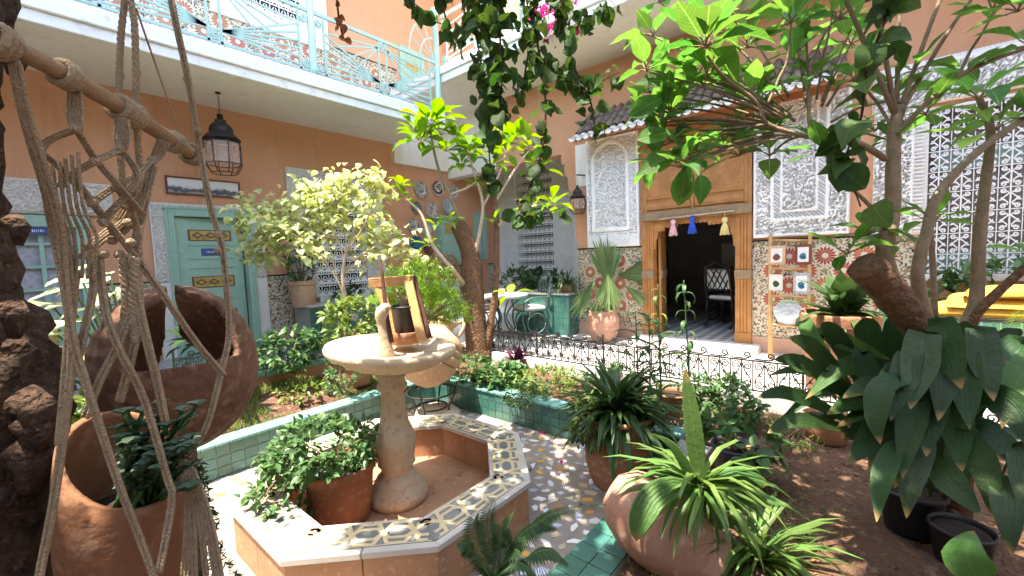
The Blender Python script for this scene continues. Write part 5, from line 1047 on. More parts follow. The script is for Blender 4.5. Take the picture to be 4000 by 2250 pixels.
# yellow blanket on iron bench
bt = PX(2500, 792, 5.2); ib = thing('iron_bench', 'black iron bench with curved legs beside the teal planter', 'bench', (5.2, bt.y, 0))
mb = MB(); mb.box((4.95, bt.y-.75, bt.z-.03), (5.45, bt.y+.40, bt.z)); mb.build('bench_top', 'iron', ib, bevel=.004)
for yy in (bt.y+.32, bt.y-.6):
    for xx in (5.0, 5.4): mb = MB(); mb.tube(smooth([(xx, yy, bt.z-.03), (xx, yy+.06, bt.z-.16), (xx, yy-.02, bt.z-.3), (xx, yy-.1, .1), (xx, yy-.04, .0)], 4), .016, 7); mb.build('leg', 'iron', ib)
def blanket():
    t = thing('folded_blanket', 'thick yellow wool blanket folded on the iron bench', 'blanket', (5.2, bt.y-.2, bt.z))
    for k in range(3):
        n1, n2 = 34, 18; vs = []; z0 = bt.z + .003 + k*.078; L_, W_ = .98-.09*k, .5
        for i in range(n1+1):
            for j in range(n2+1):
                a, b = i/n1, j/n2; e = 1-abs(2*b-1)**6; f_ = 1-abs(2*a-1)**10
                vs.append((4.95+W_*b, bt.y+.36-.09*k-L_*a+.03*math.sin(3*b+k), z0 + (.085+.022*math.sin(4.5*a+2.1*k))*e**.5*f_**.5 + .007*math.sin(13*a+3*b+k)*e + .006*math.sin(23*b+6*a)*e*f_))
        top = len(vs); vs += [(x, y, min(z, z0+.004)) for x, y, z in vs]
        w_ = n2+1; I = lambda i, j: i*w_+j; fs = []
        for i in range(n1):
            for j in range(n2): fs += [(I(i, j), I(i+1, j), I(i+1, j+1), I(i, j+1)), (top+I(i, j+1), top+I(i+1, j+1), top+I(i+1, j), top+I(i, j))]
        bd = [(i, 0) for i in range(n1)] + [(n1, j) for j in range(n2)] + [(i, n2) for i in range(n1, 0, -1)] + [(0, j) for j in range(n2, 0, -1)]
        for q in range(len(bd)): a, b = I(*bd[q]), I(*bd[(q+1) % len(bd)]); fs.append((a, b, top+b, top+a))
        mb = MB(); mb.smooth = True; mb.add(vs, fs); mb.build('fold', 'cloth_yellow', t)
    for i in range(16):
        xx = 4.96+.03*i; p = Vector((xx, bt.y+.36, bt.z+.05)); mb = MB(); mb.tube([p, p+Vector((R(-.01, .01), .03, -.01)), p+Vector((R(-.02, .02), .05, -.05))], .006, 5); mb.build('fringe', 'cloth_yellow', t)
blanket()
# fallen petals
for vx, vy in ((1367, 1088), (1412, 1160), (1140, 640)):
    if vy < 700: continue
    p = PZ(vx, vy, -.392); lv = Leaves()
    for i in range(3): lv.add(p, rv(.2), ez, .035, 'round', .5, .3)
    tag(lv.build('fallen_petal', 'magenta'), 'magenta blossom fallen ' + ('at the foot of the teal kerb' if vx < 1400 else 'on the open mosaic floor'), 'blossom', 'blossoms fallen on the mosaic floor')
# ================================================================ plants
camv = Vector(O)
def vdepth(p): return (Vector(p)-camv).dot(Vector(fw))
SHAPES['lance2'] = [(0, .015), (.12, .03), (.3, .08), (.5, .11), (.7, .105), (.88, .06), (1, 0)]
SHAPES['asp2'] = [(0, .012), (.22, .016), (.34, .07), (.48, .13), (.62, .14), (.76, .105), (.88, .05), (.95, .02), (1, 0)]
def blade(parent, pts, width, mat, shape='asp', name='leaf', pleat=0, nrm=None, seg=14, fold=.18):
    P = smooth(pts, max(2, seg//(len(pts)-1))); n = len(P); sh = SHAPES[shape]; mb = MB(); mb.smooth = True
    T = np.linspace(0, 1, n); W = np.interp(T, [s[0] for s in sh], [s[1] for s in sh]); W = W/max(W)*width/2
    m = 2*pleat+1 if pleat else 3; vs = []
    for i, p in enumerate(P):
        t = (P[min(i+1, n-1)]-P[max(i-1, 0)]).normalized(); nn = Vector(nrm) if nrm is not None else (Vector(p)-camv)*-1
        y = nn.cross(t); y = y.normalized() if y.length > 1e-5 else Vector((1, 0, 0)); z = t.cross(y)
        for k in range(m):
            q = -1+2*k/(m-1); zz = (abs(q)*fold*W[i] if not pleat else (k % 2)*W[i]*.26); vs.append(p + y*q*W[i] + z*zz)
    mb.add(vs, [(i*m+k, (i+1)*m+k, (i+1)*m+k+1, i*m+k+1) for i in range(n-1) for k in range(m-1)]); ob = mb.build(name, mat, parent)
    uvl = ob.data.uv_layers.new(name='UVMap'); vi_ = np.zeros(len(ob.data.loops), int); ob.data.loops.foreach_get('vertex_index', vi_)
    uvl.data.foreach_set('uv', np.stack([(vi_//m)/(n-1), (vi_ % m)/(m-1)], 1).ravel()); return ob
def shrub(name, label, c, rad, n, L, mat, shape='small', base=None, cat='shrub', group=None, shell=.55, hang=0, stems=9, per=6, flat=None, bark='bark_grey'):
    c = Vector(c); base = Vector(base) if base is not None else Vector((c.x, c.y, c.z-rad[2])); t = thing(name, label, cat, base, group); lv = Leaves(); tips = []
    for i in range(n//per):
        d = rv(); r = R(shell, 1)**.6*R(.8, 1.1); p = c + Vector((d.x*rad[0], d.y*rad[1], d.z*rad[2]))*r
        if p.z < base.z+.01 and not hang: p.z = base.z + R(.01, .06)
        ax = (p-c + ez*rad[2]*.4).normalized(); tips.append(p)
        for k in range(per):
            q = (rv()*.9 + ax*.7 + ez*(R(-.1, .5)-hang)).normalized(); lv.add(p + rv()*L*.35 + ax*L*.5*k/per, q, (ez + rv()*.6), L*R(.6, 1.2), shape, R(.1, .35) if False else .25, .12)
    lv.build('foliage', mat, t); mb = MB()
    for i in range(stems):
        p = random.choice(tips); mb.tube(bez(base + Vector((R(-.03, .03), R(-.03, .03), 0)), base.lerp(p, .5)+ez*rad[2]*.5, p, 5), [.008, .007, .006, .005, .004, .003], 5)
    mb.build('stem', bark, t); return t
def tuft(name, label, c, n, L, mat, spread=(.2, 1.2), wid=1, cat='plant', droop=.9, shape='strap', group=None, base=None, objs=False, az=None):
    c = Vector(c); t = thing(name, label, cat, base or c, group); lv = Leaves(); meshes = [leaf_mesh('leaf', shape, mat, droop=d, fold=.15) for d in (droop*.6, droop, droop*1.3)]
    for i in range(n):
        a = R(*(az or (0, 2*PI))); e = R(*spread); d = Vector((math.cos(a)*math.sin(e), math.sin(a)*math.sin(e), math.cos(e))); side = d.cross(ez).normalized(); nn = side.cross(d); l = L*R(.6, 1.15)
        q = c + Vector((R(-.03, .03), R(-.03, .03), 0))
        if objs: Pieces(random.choice(meshes)).put('leaf', t, q, basis(d, nn), (l, l*wid, l))
        else: lv.add(q, d, nn, l, shape, round(random.choice((.6, 1, 1.3))*droop, 2), .15, wid)
    if not objs: lv.build('leaves', mat, t)
    return t
BIG = [leaf_mesh('leaf', s, 'lf_big', droop=d, fold=f, wav=w) for s in ('ovate', 'obov') for d, f, w in ((.25, .14, .1), (.5, .2, -.12), (.12, .1, .06))]
BRI = [leaf_mesh('leaf', s, 'lf_bright', droop=d, fold=f, wav=w) for s in ('ovate', 'obov') for d, f, w in ((.3, .15, .1), (.6, .2, -.1))]
VIN = [leaf_mesh('leaf', s, 'lf_vine_leaf', droop=d, fold=f, wav=.1) for s in ('heart', 'round') for d, f in ((.3, .18), (.6, .1))]
SUNL = [leaf_mesh('leaf', 'heart', 'lf_sun', droop=d, fold=.12, wav=.08) for d in (.3, .55)]
def rosette(parent, p, n, L, meshes, axis=ez, lo=.15, hi=1.25, a0=None, stalk='bark_grey', wid=1):
    p = Vector(p); B = basis(axis, Vector((.3, .2, .1))); a = a0 if a0 is not None else R(0, 6); mb = MB()
    for i in range(n):
        a += 2.4 + R(-.25, .25); e = lo + (hi-lo)*((i+.5)/n) + R(-.12, .12); d = (B.col[0]*math.cos(e) + (B.col[1]*math.cos(a) + B.col[2]*math.sin(a))*math.sin(e)).normalized()
        l = L*R(.62, 1.12); nn = (Vector(axis)*.9 + rv()*.25 + ez*.5); q = p + d*l*.28; mb.tube([p, p+d*l*.15+ez*.004, q], .0035, 4, cap=False)
        Pieces(random.choice(meshes)).put('leaf', parent, q, basis((d - ez*R(0, .3)).normalized(), nn), (l, l*wid*R(.7, 1.0), l))
    mb.build('leaf_stalk', stalk, parent)
def limb(t, pts, r0, r1, mat, name='branch', n=8, jit=.06, sm=4):
    P = smooth(pts, sm); rad = list(np.linspace(r0, r1, len(P))); mb = MB(); mb.tube(P, rad, n, jit=jit); return mb.build(name, mat, t)
# ---- big-leaved tree on the right
D1 = 1.95
tr_base = PD(2405, 1240, 2.3); tr_base.z = -.15
RT_ = thing('broad_leaf_tree', 'broad leaved tree with a thick leaning cut trunk above the dark clump', 'tree', tr_base)
limb(RT_, [tr_base, PD(2400, 1020, 2.0), PD(2345, 870, D1), PD(2270, 775, 1.9), PD(2205, 700, 1.85), PD(2176, 668, 1.83)], .066, .068, 'bark_brown', 'trunk', 16, .07)
limb(RT_, [PD(2262, 745, 1.88), PD(2225, 640, 1.88), PD(2243, 540, 1.9), PD(2247, 420, 1.92), PD(2250, 330, 1.95), PD(2262, 270, 1.97)], .034, .024, 'bark_grey', 'branch')
limb(RT_, [PD(2330, 800, 1.95), PD(2308, 690, 1.95), PD(2330, 590, 1.97), PD(2360, 490, 2.0), PD(2460, 380, 2.05), PD(2590, 290, 2.1)], .028, .014, 'bark_grey')
t2b = PD(2405, 1120, 2.2); t2b.z = -.14
T2 = thing('broad_leaf_sapling', 'slender forked stem with large leaves rising beside the leaning trunk', 'tree', t2b)
limb(T2, [t2b, PD(2418, 900, 2.2), PD(2455, 760, 2.2), PD(2462, 620, 2.2), PD(2478, 470, 2.2), PD(2492, 330, 2.2), PD(2462, 245, 2.2)], .040, .014, 'bark_grey', 'trunk')
limb(T2, [PD(2425, 880, 2.2), PD(2450, 800, 2.18), PD(2500, 745, 2.15), PD(2600, 655, 2.1)], .026, .018, 'bark_brown', 'branch')
limb(T2, [PD(2352, 800, 2.3), PD(2345, 640, 2.3), PD(2340, 560, 2.3)], .016, .010, 'bark_grey', 'branch')
cw_ = lambda pts, r0=.016, r1=.007: limb(RT_, [PD(*p) for p in pts], r0*.72, r1*.72, 'bark_grey', 'branch', 6, .05)
cw_([(2228, 400, 1.92), (2165, 363, 1.9), (2105, 350, 1.9), (2032, 343, 1.92), (1932, 313, 1.95), (1904, 260, 1.95), (1855, 220, 1.93), (1815, 187, 1.9), (1778, 140, 1.88)], .022, .009)
cw_([(1931, 313, 1.95), (1848, 322, 2.0), (1748, 326, 2.05), (1678, 293, 2.1)], .010, .006)
cw_([(1888, 320, 1.97), (1830, 355, 2.0), (1770, 382, 2.0), (1735, 402, 2.0)], .009, .005)
cw_([(1932, 260, 1.95), (1958, 200, 1.97), (1980, 150, 1.97), (1990, 60, 1.95)], .010, .006)
cw_([(2037, 340, 1.92), (2037, 193, 2.0), (2075, 83, 2.0), (2118, 40, 2.0)], .012, .006)
cw_([(2245, 345, 1.94), (2332, 260, 1.9), (2409, 196, 1.85), (2500, 150, 1.8), (2590, 120, 1.75)], .018, .009)
cw_([(2409, 196, 1.85), (2440, 130, 1.85), (2471, 83, 1.85), (2500, 30, 1.85)], .010, .006)
cw_([(2250, 330, 1.95), (2200, 250, 2.0), (2150, 200, 2.0)], .012, .006)
cw_([(2228, 575, 1.88), (2190, 520, 1.85), (2130, 460, 1.85), (2070, 380, 1.85)], .014, .008)
for vx, vy, d, n, L in ((1775, 120, 1.86, 13, .25), (1690, 285, 2.1, 9, .22), (1735, 410, 2.0, 8, .19), (1990, 60, 1.95, 10, .21), (2110, 50, 2.0, 9, .20), (2035, 200, 2.05, 9, .17), (1905, 265, 2.1, 9, .17), (2150, 205, 2.05, 8, .19), (1840, 345, 2.15, 9, .16), (1950, 330, 2.1, 7, .15), (2495, 25, 1.85, 7, .20), (2590, 120, 1.78, 8, .24), (2420, 190, 1.9, 5, .17), (2070, 385, 1.86, 6, .17), (1820, 200, 2.15, 7, .17), (2010, 130, 2.2, 8, .17), (2330, 290, 1.95, 6, .19), (2200, 330, 2.1, 5, .15), (1660, 370, 2.2, 6, .18), (1880, 120, 2.05, 8, .19), (2560, 30, 1.7, 7, .22)):
    rosette(RT_, PD(vx, vy, d), n, L*(.9 if vx < 2000 else .8), BIG, ez+rv()*.3, .35, 1.55)
for i in range(38):
    q = PD(R(1620, 2250), R(-20, 400), R(2.0, 2.5)) if i < 24 else PD(R(1610, 1900), R(150, 430), R(1.95, 2.3)); rosette(RT_, q, 6, R(.14, .2), BIG, ez+rv()*.3, .5, 1.5); limb(RT_, [PD(2040, 340, 1.95).lerp(q, .25)+ez*.02, PD(2040, 340, 1.95).lerp(q, .6)+ez*.03, q], .007, .004, 'bark_grey', 'branch', 5)
for i in range(5): q = PD(R(1700, 2560), R(-330, -60), R(1.8, 2.6)); rosette(RT_, q, 8, R(.18, .24), BIG, ez+rv()*.3, .5, 1.5); limb(RT_, [PD(2255, 300, 1.96), PD(2255, 300, 1.96).lerp(q, .5)+ez*.06, q], .012, .005, 'bark_grey', 'branch', 6)  # unseen upper leaf clusters, added above the frame to dapple the soil
for vx, vy, d, n, L in ((2462, 250, 2.2, 10, .27), (2500, 330, 2.2, 7, .26), (2345, 560, 2.3, 8, .22), (2590, 300, 2.1, 6, .26), (2600, 655, 2.1, 6, .2)): rosette(T2, PD(vx, vy, d), n, L, BIG, ez+rv()*.2, .5, 1.5)
for vx, vy, n in ((2185, 590, 7), (2235, 620, 5), (2130, 640, 5), (2300, 180, 5)): rosette(RT_, PD(vx, vy, 1.95), n, .17, BIG, ez+rv()*.3, .5, 1.5)
# large drooping leaves hanging before the portal
for (vx, vy, L, tx, ty) in ((1735, 405, .20, -.3, -.9), (1720, 415, .2, .0, -1), (1760, 440, .15, .15, -1), (1700, 330, .19, -1, -.2), (1690, 390, .19, -1, -.5), (1680, 240, .20, -1, -.45), (1690, 200, .18, -1, -.1)):
    d = (Vector(rt)*tx + Vector(up)*ty - Vector(fw)*.15).normalized(); Pieces(random.choice(BIG)).put('leaf', RT_, PD(vx, vy, 1.98), basis(d, -Vector(fw)+rv()*.5), L)
# ---- central tree
cb = Vector((4.42, 4.42, -.08)); dC = vdepth(cb)
CT = thing('gnarled_tree', 'gnarled tree with a thick brown trunk in the sunny bed behind the fountain', 'tree', cb)
limb(CT, [cb, PD(1200, 860, dC), PD(1192, 760, dC), PD(1188, 680, dC-.02), PD(1180, 630, dC-.05), PD(1160, 580, dC-.1), PD(1150, 565, dC-.1)], .19, .11, 'bark_brown', 'trunk', 14, .06)
limb(CT, [cb+Vector((.1, -.08, 0)), PD(1230, 850, dC-.05), PD(1245, 740, dC-.05), PD(1250, 600, dC-.1), PD(1246, 520, dC-.1), PD(1240, 460, dC-.1)], .065, .03, 'bark_brown', 'stem', 9)
lc_ = lambda pts, r0=.03, r1=.012, m_='bark_pale': limb(CT, [PD(x, y, dC+d) for x, y, d in pts], r0, r1, m_, 'branch', 7)
lc_([(1165, 585, -.1), (1140, 510, -.15), (1105, 430, -.2), (1090, 370, -.25), (1082, 320, -.3)], .03, .012, 'bark_grey'); lc_([(1170, 720, -.05), (1140, 680, -.3), (1090, 620, -.4), (1060, 540, -.4), (1020, 500, -.4)], .04, .012); lc_([(1195, 640, -.1), (1215, 520, -.15), (1190, 430, -.2), (1180, 390, -.2)], .03, .012); lc_([(1215, 520, -.15), (1255, 440, -.2), (1270, 390, -.2)], .02, .01); lc_([(1250, 570, -.1), (1290, 540, -.2), (1340, 520, -.3), (1385, 510, -.35)], .025, .01); lc_([(1250, 500, -.1), (1300, 420, -.1), (1330, 380, -.1)], .022, .01); lc_([(1130, 490, -.15), (1180, 470, -.2), (1230, 430, -.2)], .018, .01)
for vx, vy, d, n, L in ((1082, 315, -.3, 14, .44), (1060, 360, -.3, 10, .38), (1120, 380, -.3, 10, .34), (1182, 390, -.2, 12, .34), (1150, 350, -.2, 8, .34), (1240, 420, -.2, 9, .26), (1275, 385, -.2, 9, .34), (1330, 375, -.1, 8, .34), (1390, 520, -.35, 11, .30), (1010, 470, -.4, 7, .22), (1020, 500, -.4, 5, .18), (1340, 525, -.3, 7, .24), (1130, 560, -.3, 7, .22), (1240, 560, -.2, 6, .22), (1290, 545, -.2, 6, .2), (1110, 340, -.1, 10, .36), (1040, 330, -.1, 8, .34), (1210, 380, 0, 9, .34), (1160, 420, 0, 8, .3), (1300, 350, 0, 9, .36), (1250, 340, .1, 8, .34), (1350, 430, 0, 7, .3), (1080, 620, -.4, 6, .2), (1200, 470, -.2, 7, .2), (1100, 570, -.35, 6, .2), (1280, 750, -.6, 4, .3)):
    rosette(CT, PD(vx, vy, dC+d), n, L, BRI, ez+rv()*.25, .4, 1.5)
# ---- pale small-leaved tree
pb = PY(868, 860, 4.95); pb.z = soil_h(pb.x, 4.95); dP = vdepth(pb)
PT = thing('pale_leaf_tree', 'small tree with pale cream green leaves and thin white branches', 'tree', pb)
limb(PT, [pb, PD(868, 770, dP), PD(862, 690, dP-.02), PD(868, 640, dP)], .028, .016, 'bark_pale', 'trunk', 8)
twigs = [[(866, 745), (840, 690), (800, 640), (740, 590), (650, 560), (600, 545)], [(866, 690), (900, 655), (940, 600), (960, 560)], [(868, 640), (870, 600), (860, 540), (850, 470), (880, 440)], [(850, 705), (820, 600), (770, 520), (755, 460)], [(800, 640), (720, 620), (660, 640), (620, 620)], [(868, 640), (920, 560), (945, 480), (935, 445)], [(830, 660), (780, 600), (700, 540), (620, 500)], [(870, 650), (960, 640), (1030, 640), (1060, 655)], [(860, 560), (800, 500), (790, 470)], [(880, 660), (980, 600), (1020, 590)], [(845, 600), (700, 580), (640, 590)], [(866, 650), (840, 580), (815, 520), (820, 460)], [(868, 640), (900, 560), (900, 490)], [(850, 600), (760, 560), (700, 500)]]
lv = Leaves(); tot = 0
for tw in twigs:
    dz = R(-.3, .3); P = [PD(x, y, dP + dz*i/(len(tw)-1)) for i, (x, y) in enumerate(tw)]; limb(PT, P, .012, .004, 'bark_pale', 'branch', 6); Q = smooth(P, 8)
    for i, p in enumerate(Q):
        if i < len(Q)*.35: continue
        for k in range(9 if tw[-1][0] < 970 else 4):
            q = p + rv()*R(.02, .24); lv.add(q, rv(R(-.55, .15)), ez+rv()*.45, R(.055, .135), 'ovate', .5, .15, 1.3)
lv.build('crown', 'lf_pale', PT)
# ---- fan palm
FP = thing('fan_palm', 'young fan palm with pleated fans in the whitewashed pot', 'palm', (6.08, 3.26, .46)); pc = Vector((6.08, 3.26, .46)); dF = vdepth(pc)
def fan(vx, vy, ang, spread, Lv, dd=0, n=22, droop=.2, back=0):
    n = int(n*.85)
    h = PD(vx, vy, dF+dd); mb = MB(); mb.tube(bez(pc, pc.lerp(h, .5)+ez*.12, h, 6), .010, 6); mb.build('leaf_stem', 'lf_palm', FP); lv = Leaves(); L = Lv*(dF+dd)/1071
    for i in range(n):
        a = math.radians(ang) + math.radians(spread)*(i/(n-1)-.5); d = (Vector(rt)*math.cos(a) + Vector(up)*math.sin(a) + Vector(fw)*back).normalized(); lv.add(h, d, -Vector(fw)+rv()*.4, L*(.75+.3*math.sin(PI*i/(n-1)))*R(.85, 1.05), 'strap', droop, .25, .62)
    lv.build('fan_leaf', 'lf_palm', FP)
fan(1530, 712, 95, 62, 118, .05, 24, .05); fan(1556, 694, 8, 48, 118, -.1, 22, .15, -.1); fan(1527, 692, -88, 62, 100, -.35, 24, .2, -.35); fan(1492, 712, -122, 34, 105, -.4, 16, .1, -.2); fan(1575, 720, -40, 34, 85, -.3, 12, .2)
shrub('ground_ivy', 'pale trailing ivy spilling over the rim of the palm pot', pc+Vector((-.08, -.02, .05)), (.22, .22, .08), 130, .06, 'lf_sun_mass' if False else 'lf_shrub', 'heart', cat='plant', stems=3)
# ---- spider plants and strappy tufts
tuft('spider_plant', 'spider plant with thin striped leaves on the teal planter by the loggia', (6.35, 4.08, .86), 80, .42, 'lf_shrub', (.2, 1.35), .55)
tuft('strappy_plant', 'dark strappy plant filling the tall terracotta pot by the ladder', P_ped.location + Vector((0, 0, .70)), 46, .62, 'lf_dark', (.1, 1.3), 1.1, objs=True, droop=.8)
tuft('strappy_plant', 'wide bladed dark plant mixed into the tall terracotta pot', P_ped.location + Vector((0, -.05, .70)), 20, .55, 'lf_dark', (.05, .6), 1.7, objs=True, droop=.35, shape='lance')
tuft('dark_lily', 'dense dark lance leaved plant spilling from the large flared pot', (2.97, 1.5, .10), 230, .56, 'lf_dark', (.05, 1.3), .5, objs=True, droop=.75, shape='lance')
tuft('purple_plant', 'purple leaved rosette plant at the foot of the iron fence', tuple(PZ(1305, 918, -.12)), 46, .30, 'lf_purple', (.2, 1.3), 1.6, droop=.3, shape='lance')
tuft('spider_plant', 'striped spider plant arching over bare soil below the toppled jar', tuple(PZ(1905, 1425, -.13)), 120, .46, 'lf_spider', (.15, 1.35), .55, droop=.9)
tuft('spider_plant', 'small spider plant growing at the mouth of the toppled jar', tuple(PD(1765, 1235, 2.0)), 110, .42, 'lf_spider', (.3, 1.3), .6, droop=.9)
tuft('spider_plant', 'little striped plantlet rooted in the red soil', tuple(PZ(2030, 1370, -.13)), 14, .12, 'lf_spider', (.2, 1.3), .6, droop=.6)
tuft('strappy_plant', 'bright green strap leaves among ivy in front of the purple plant', tuple(PZ(1262, 960, -.1)), 22, .34, 'lf_grass', (.2, 1.2), .8, droop=.9)
# ---- tall thin stalks before the portal
def stalk(label, vx0, vy0, vx1, vy1, d, n, L, mat, curl=.9):
    a, b = PD(vx0, vy0, d), PD(vx1, vy1, d); a.z = soil_h(a.x, a.y); t = thing('lily_stalk', label, 'plant', a); P = smooth([a, a.lerp(b, .5)+rv()*.03, b], 8); mb = MB(); mb.tube(P, list(np.linspace(.009, .004, len(P))), 6); mb.build('stem', 'lf_shrub', t); lv = Leaves()
    for i in range(n):
        p = P[int((.2+.8*i/n)*(len(P)-1))]; an = i*2.4; dd = Vector((math.cos(an), math.sin(an), .55)); lv.add(p, dd, ez, L*R(.7, 1.1), 'lance', curl, .2, .9)
    lv.build('leaves', mat, t)
stalk('tall stalk with curled silvery leaves before the dark doorway', 1738, 900, 1720, 705, 3.6, 26, .17, 'lf_shrub', 1.5); stalk('shorter stalk with yellowing curled leaves beside the doorway jamb', 1665, 900, 1655, 715, 3.65, 20, .15, 'lf_grass', 1.5)
stalk('dark upright stalk with lance leaves above the large flared pot', 1615, 1000, 1632, 790, 3.15, 26, .24, 'lf_dark', .5); stalk('dark spreading stalk with long lance leaves behind the flared pot', 1670, 1010, 1655, 800, 3.5, 18, .26, 'lf_dark', .4); stalk('thin stalk with broad leaves standing over the purple plant', 1600, 960, 1598, 775, 3.6, 12, .26, 'lf_dark', .35)
# ---- shrubs
shrub('basin_bush', 'leafy green bush spilling over the pot inside the octagonal basin', PD(812, 1128, 2.95), (.35, .35, .17), 1300, .07, 'lf_shrub', 'small', base=(1.36, 2.86, 0), hang=.25, shell=.7)
shrub('basin_bush', 'trailing leafy shoots hanging over the sunny rim of the basin', PD(715, 1235, 2.75), (.24, .24, .20), 420, .07, 'lf_shrub', 'small', base=PD(760, 1180, 2.9), hang=.6)
shrub('asparagus_fern', 'bright feathery asparagus fern in the black nursery pot', PD(1045, 735, 3.72), (.40, .30, .28), 4600, .06, 'lf_fern', 'pin', base=P_fern.location+Vector((0, 0, .22)), per=10, shell=.3, cat='fern')
shrub('asparagus_fern', 'lower spray of feathery bright fern behind the clay jar', PD(1105, 785, 4.0), (.32, .28, .24), 2800, .06, 'lf_fern', 'pin', base=PD(1060, 830, 3.6), per=10, shell=.3, cat='fern')
shrub('potted_shrub', 'upright bushy shrub in the terracotta pot beside the latticed window', (3.0, 6.9, 1.5), (.24, .24, .42), 700, .07, 'lf_shrub', 'small', base=(3.03, 6.93, 1.1))
shrub('weed_clump', 'low green weeds spreading over the sunny bed by the kerb', PZ(790, 985, -.03), (.5, .2, .10), 520, .06, 'lf_grass', 'small')
shrub('weed_clump', 'leafy weeds between the gnarled trunk and the clay jar', PZ(1180, 930, 0), (.3, .25, .16), 420, .07, 'lf_shrub', 'small')
shrub('weed_clump', 'grey green sage clump at the green iron fence', PD(730, 880, 4.9), (.34, .30, .22), 520, .10, 'lf_shrub', 'small')
shrub('weed_clump', 'bright broad leaved clump behind the fountain bowl', PD(880, 810, 4.7), (.26, .26, .26), 420, .10, 'lf_grass', 'small')
shrub('weed_clump', 'young leafy plant by the half hidden small pot', PD(860, 950, 4.2), (.16, .16, .16), 160, .07, 'lf_shrub', 'small')
shrub('ivy_clump', 'dark ivy mound on the corner of the garden bed', PZ(1262, 945, -.02), (.36, .30, .13), 800, .065, 'lf_shrub', 'heart')
shrub('ivy_clump', 'variegated pale green ground cover beside the kerb', PZ(1380, 955, -.03), (.42, .42, .12), 1100, .05, 'lf_grass', 'small')
shrub('ivy_clump', 'small leaved sprawling cover above the teal kerb', PZ(1330, 990, -.06), (.34, .22, .09), 600, .045, 'lf_shrub', 'small')
shrub('weed_clump', 'fine leaved weeds draping over the kerb by the flared pot', PD(1478, 1060, 3.2), (.10, .16, .22), 420, .05, 'lf_grass', 'small', hang=.8, base=PD(1500, 1020, 3.2))
shrub('weed_clump', 'round blue green leaved shrub behind the blue black pot', PZ(1830, 1030, .02), (.26, .26, .20), 500, .06, 'lf_shrub', 'round')
shrub('weed_clump', 'low bright weeds in front of the small terracotta pot', PZ(1690, 1000, .0), (.26, .22, .12), 420, .05, 'lf_shrub', 'small')
shrub('weed_clump', 'thin grassy weeds on the soil left of the broad dark leaves', PZ(1985, 1090, -.08), (.25, .2, .06), 260, .05, 'lf_grass', 'lance')
shrub('sprawling_plant', 'large round leaves sprawling out of the blue black pot', P_blk.location + Vector((0, 0, .26)), (.24, .24, .10), 90, .13, 'lf_shrub', 'ovate', base=P_blk.location+Vector((0, 0, .2)), cat='plant', hang=.3)
shrub('weed_clump', 'dense weeds in the bed between the fence and the flared pot', PZ(1540, 955, .0), (.40, .30, .12), 700, .06, 'lf_dark', 'small')
shrub('weed_clump', 'dark leafy weeds along the iron fence under the ladder', PZ(1800, 985, .0), (.5, .25, .12), 600, .06, 'lf_shrub', 'small')
shrub('window_plant', 'leafy plant on the planter before the white lattice window', (7.5, 6.1, .85), (.3, .5, .25), 420, .12, 'lf_shrub', 'small', base=(7.5, 6.1, .0), cat='plant')
shrub('window_plant', 'broad dark leaves behind the dining chair', (7.3, 5.2, .75), (.3, .4, .3), 240, .16, 'lf_dark', 'ovate', base=(7.3, 5.2, .0), cat='plant')
shrub('planter_shrub', 'leafy shrub on the teal planter behind the yellow blanket', (6.2, -1.1, .95), (.2, .6, .18), 360, .12, 'lf_shrub', 'small', base=(6.2, -1.1, .76))
tuft('spider_plant', 'dark spiky tuft at the left end of the teal planter below the grille', (6.15, -.5, .74), 40, .4, 'lf_dark', (.1, 1.2), .9)
shrub('planter_shrub', 'reddish potted plant on the dark teal planter under the window', (3.75, 6.85, .88), (.25, .14, .14), 160, .09, 'lf_dark', 'small', base=(3.75, 6.85, .74))
# ---- sunlit large-leaved plant at left
sb = Vector((.62, 3.75, -.13)); SP = thing('elephant_ear', 'sunlit plant with large flat pale leaves before the glazed door', 'plant', Vector((.62, 4.62, -.05))); sb = Vector((.62, 4.62, -.05)); dS = vdepth(sb)
for vx, vy, L in ((90, 800, .42), (140, 760, .30), (170, 695, .30), (200, 715, .28), (130, 862, .36), (165, 905, .34), (225, 700, .3), (250, 730, .26), (70, 905, .24), (190, 770, .22), (210, 660, .2), (240, 680, .22), (300, 720, .2), (110, 835, .4), (60, 870, .34), (180, 800, .34), (150, 720, .34), (95, 760, .36), (215, 830, .3), (190, 880, .3)):
    p = PD(vx+35, vy+8, dS+R(-.2, .2)); mb = MB(); mb.tube(bez(sb, sb.lerp(p, .5)+ez*.2, p, 6), .008, 5); mb.build('leaf_stem', 'lf_shrub', SP); d = (-Vector(rt)*R(.6, 1)+rv(.0)*.5+ez*R(-.15, .15)).normalized(); Pieces(random.choice(SUNL)).put('leaf', SP, p, basis(d, ez+rv()*.2), L)
shrub('weed_clump', 'sunny weeds around the stems of the large pale leaves', PD(150, 985, dS-.3), (.35, .3, .25), 500, .08, 'lf_grass', 'small')
mb = MB(); tuft('bed_plant', 'dark leaved plant in front of the green door', tuple(PY(505, 870, 5.0)), 26, .42, 'lf_dark', (.3, 1.4), 1.6, droop=.5, shape='lance')
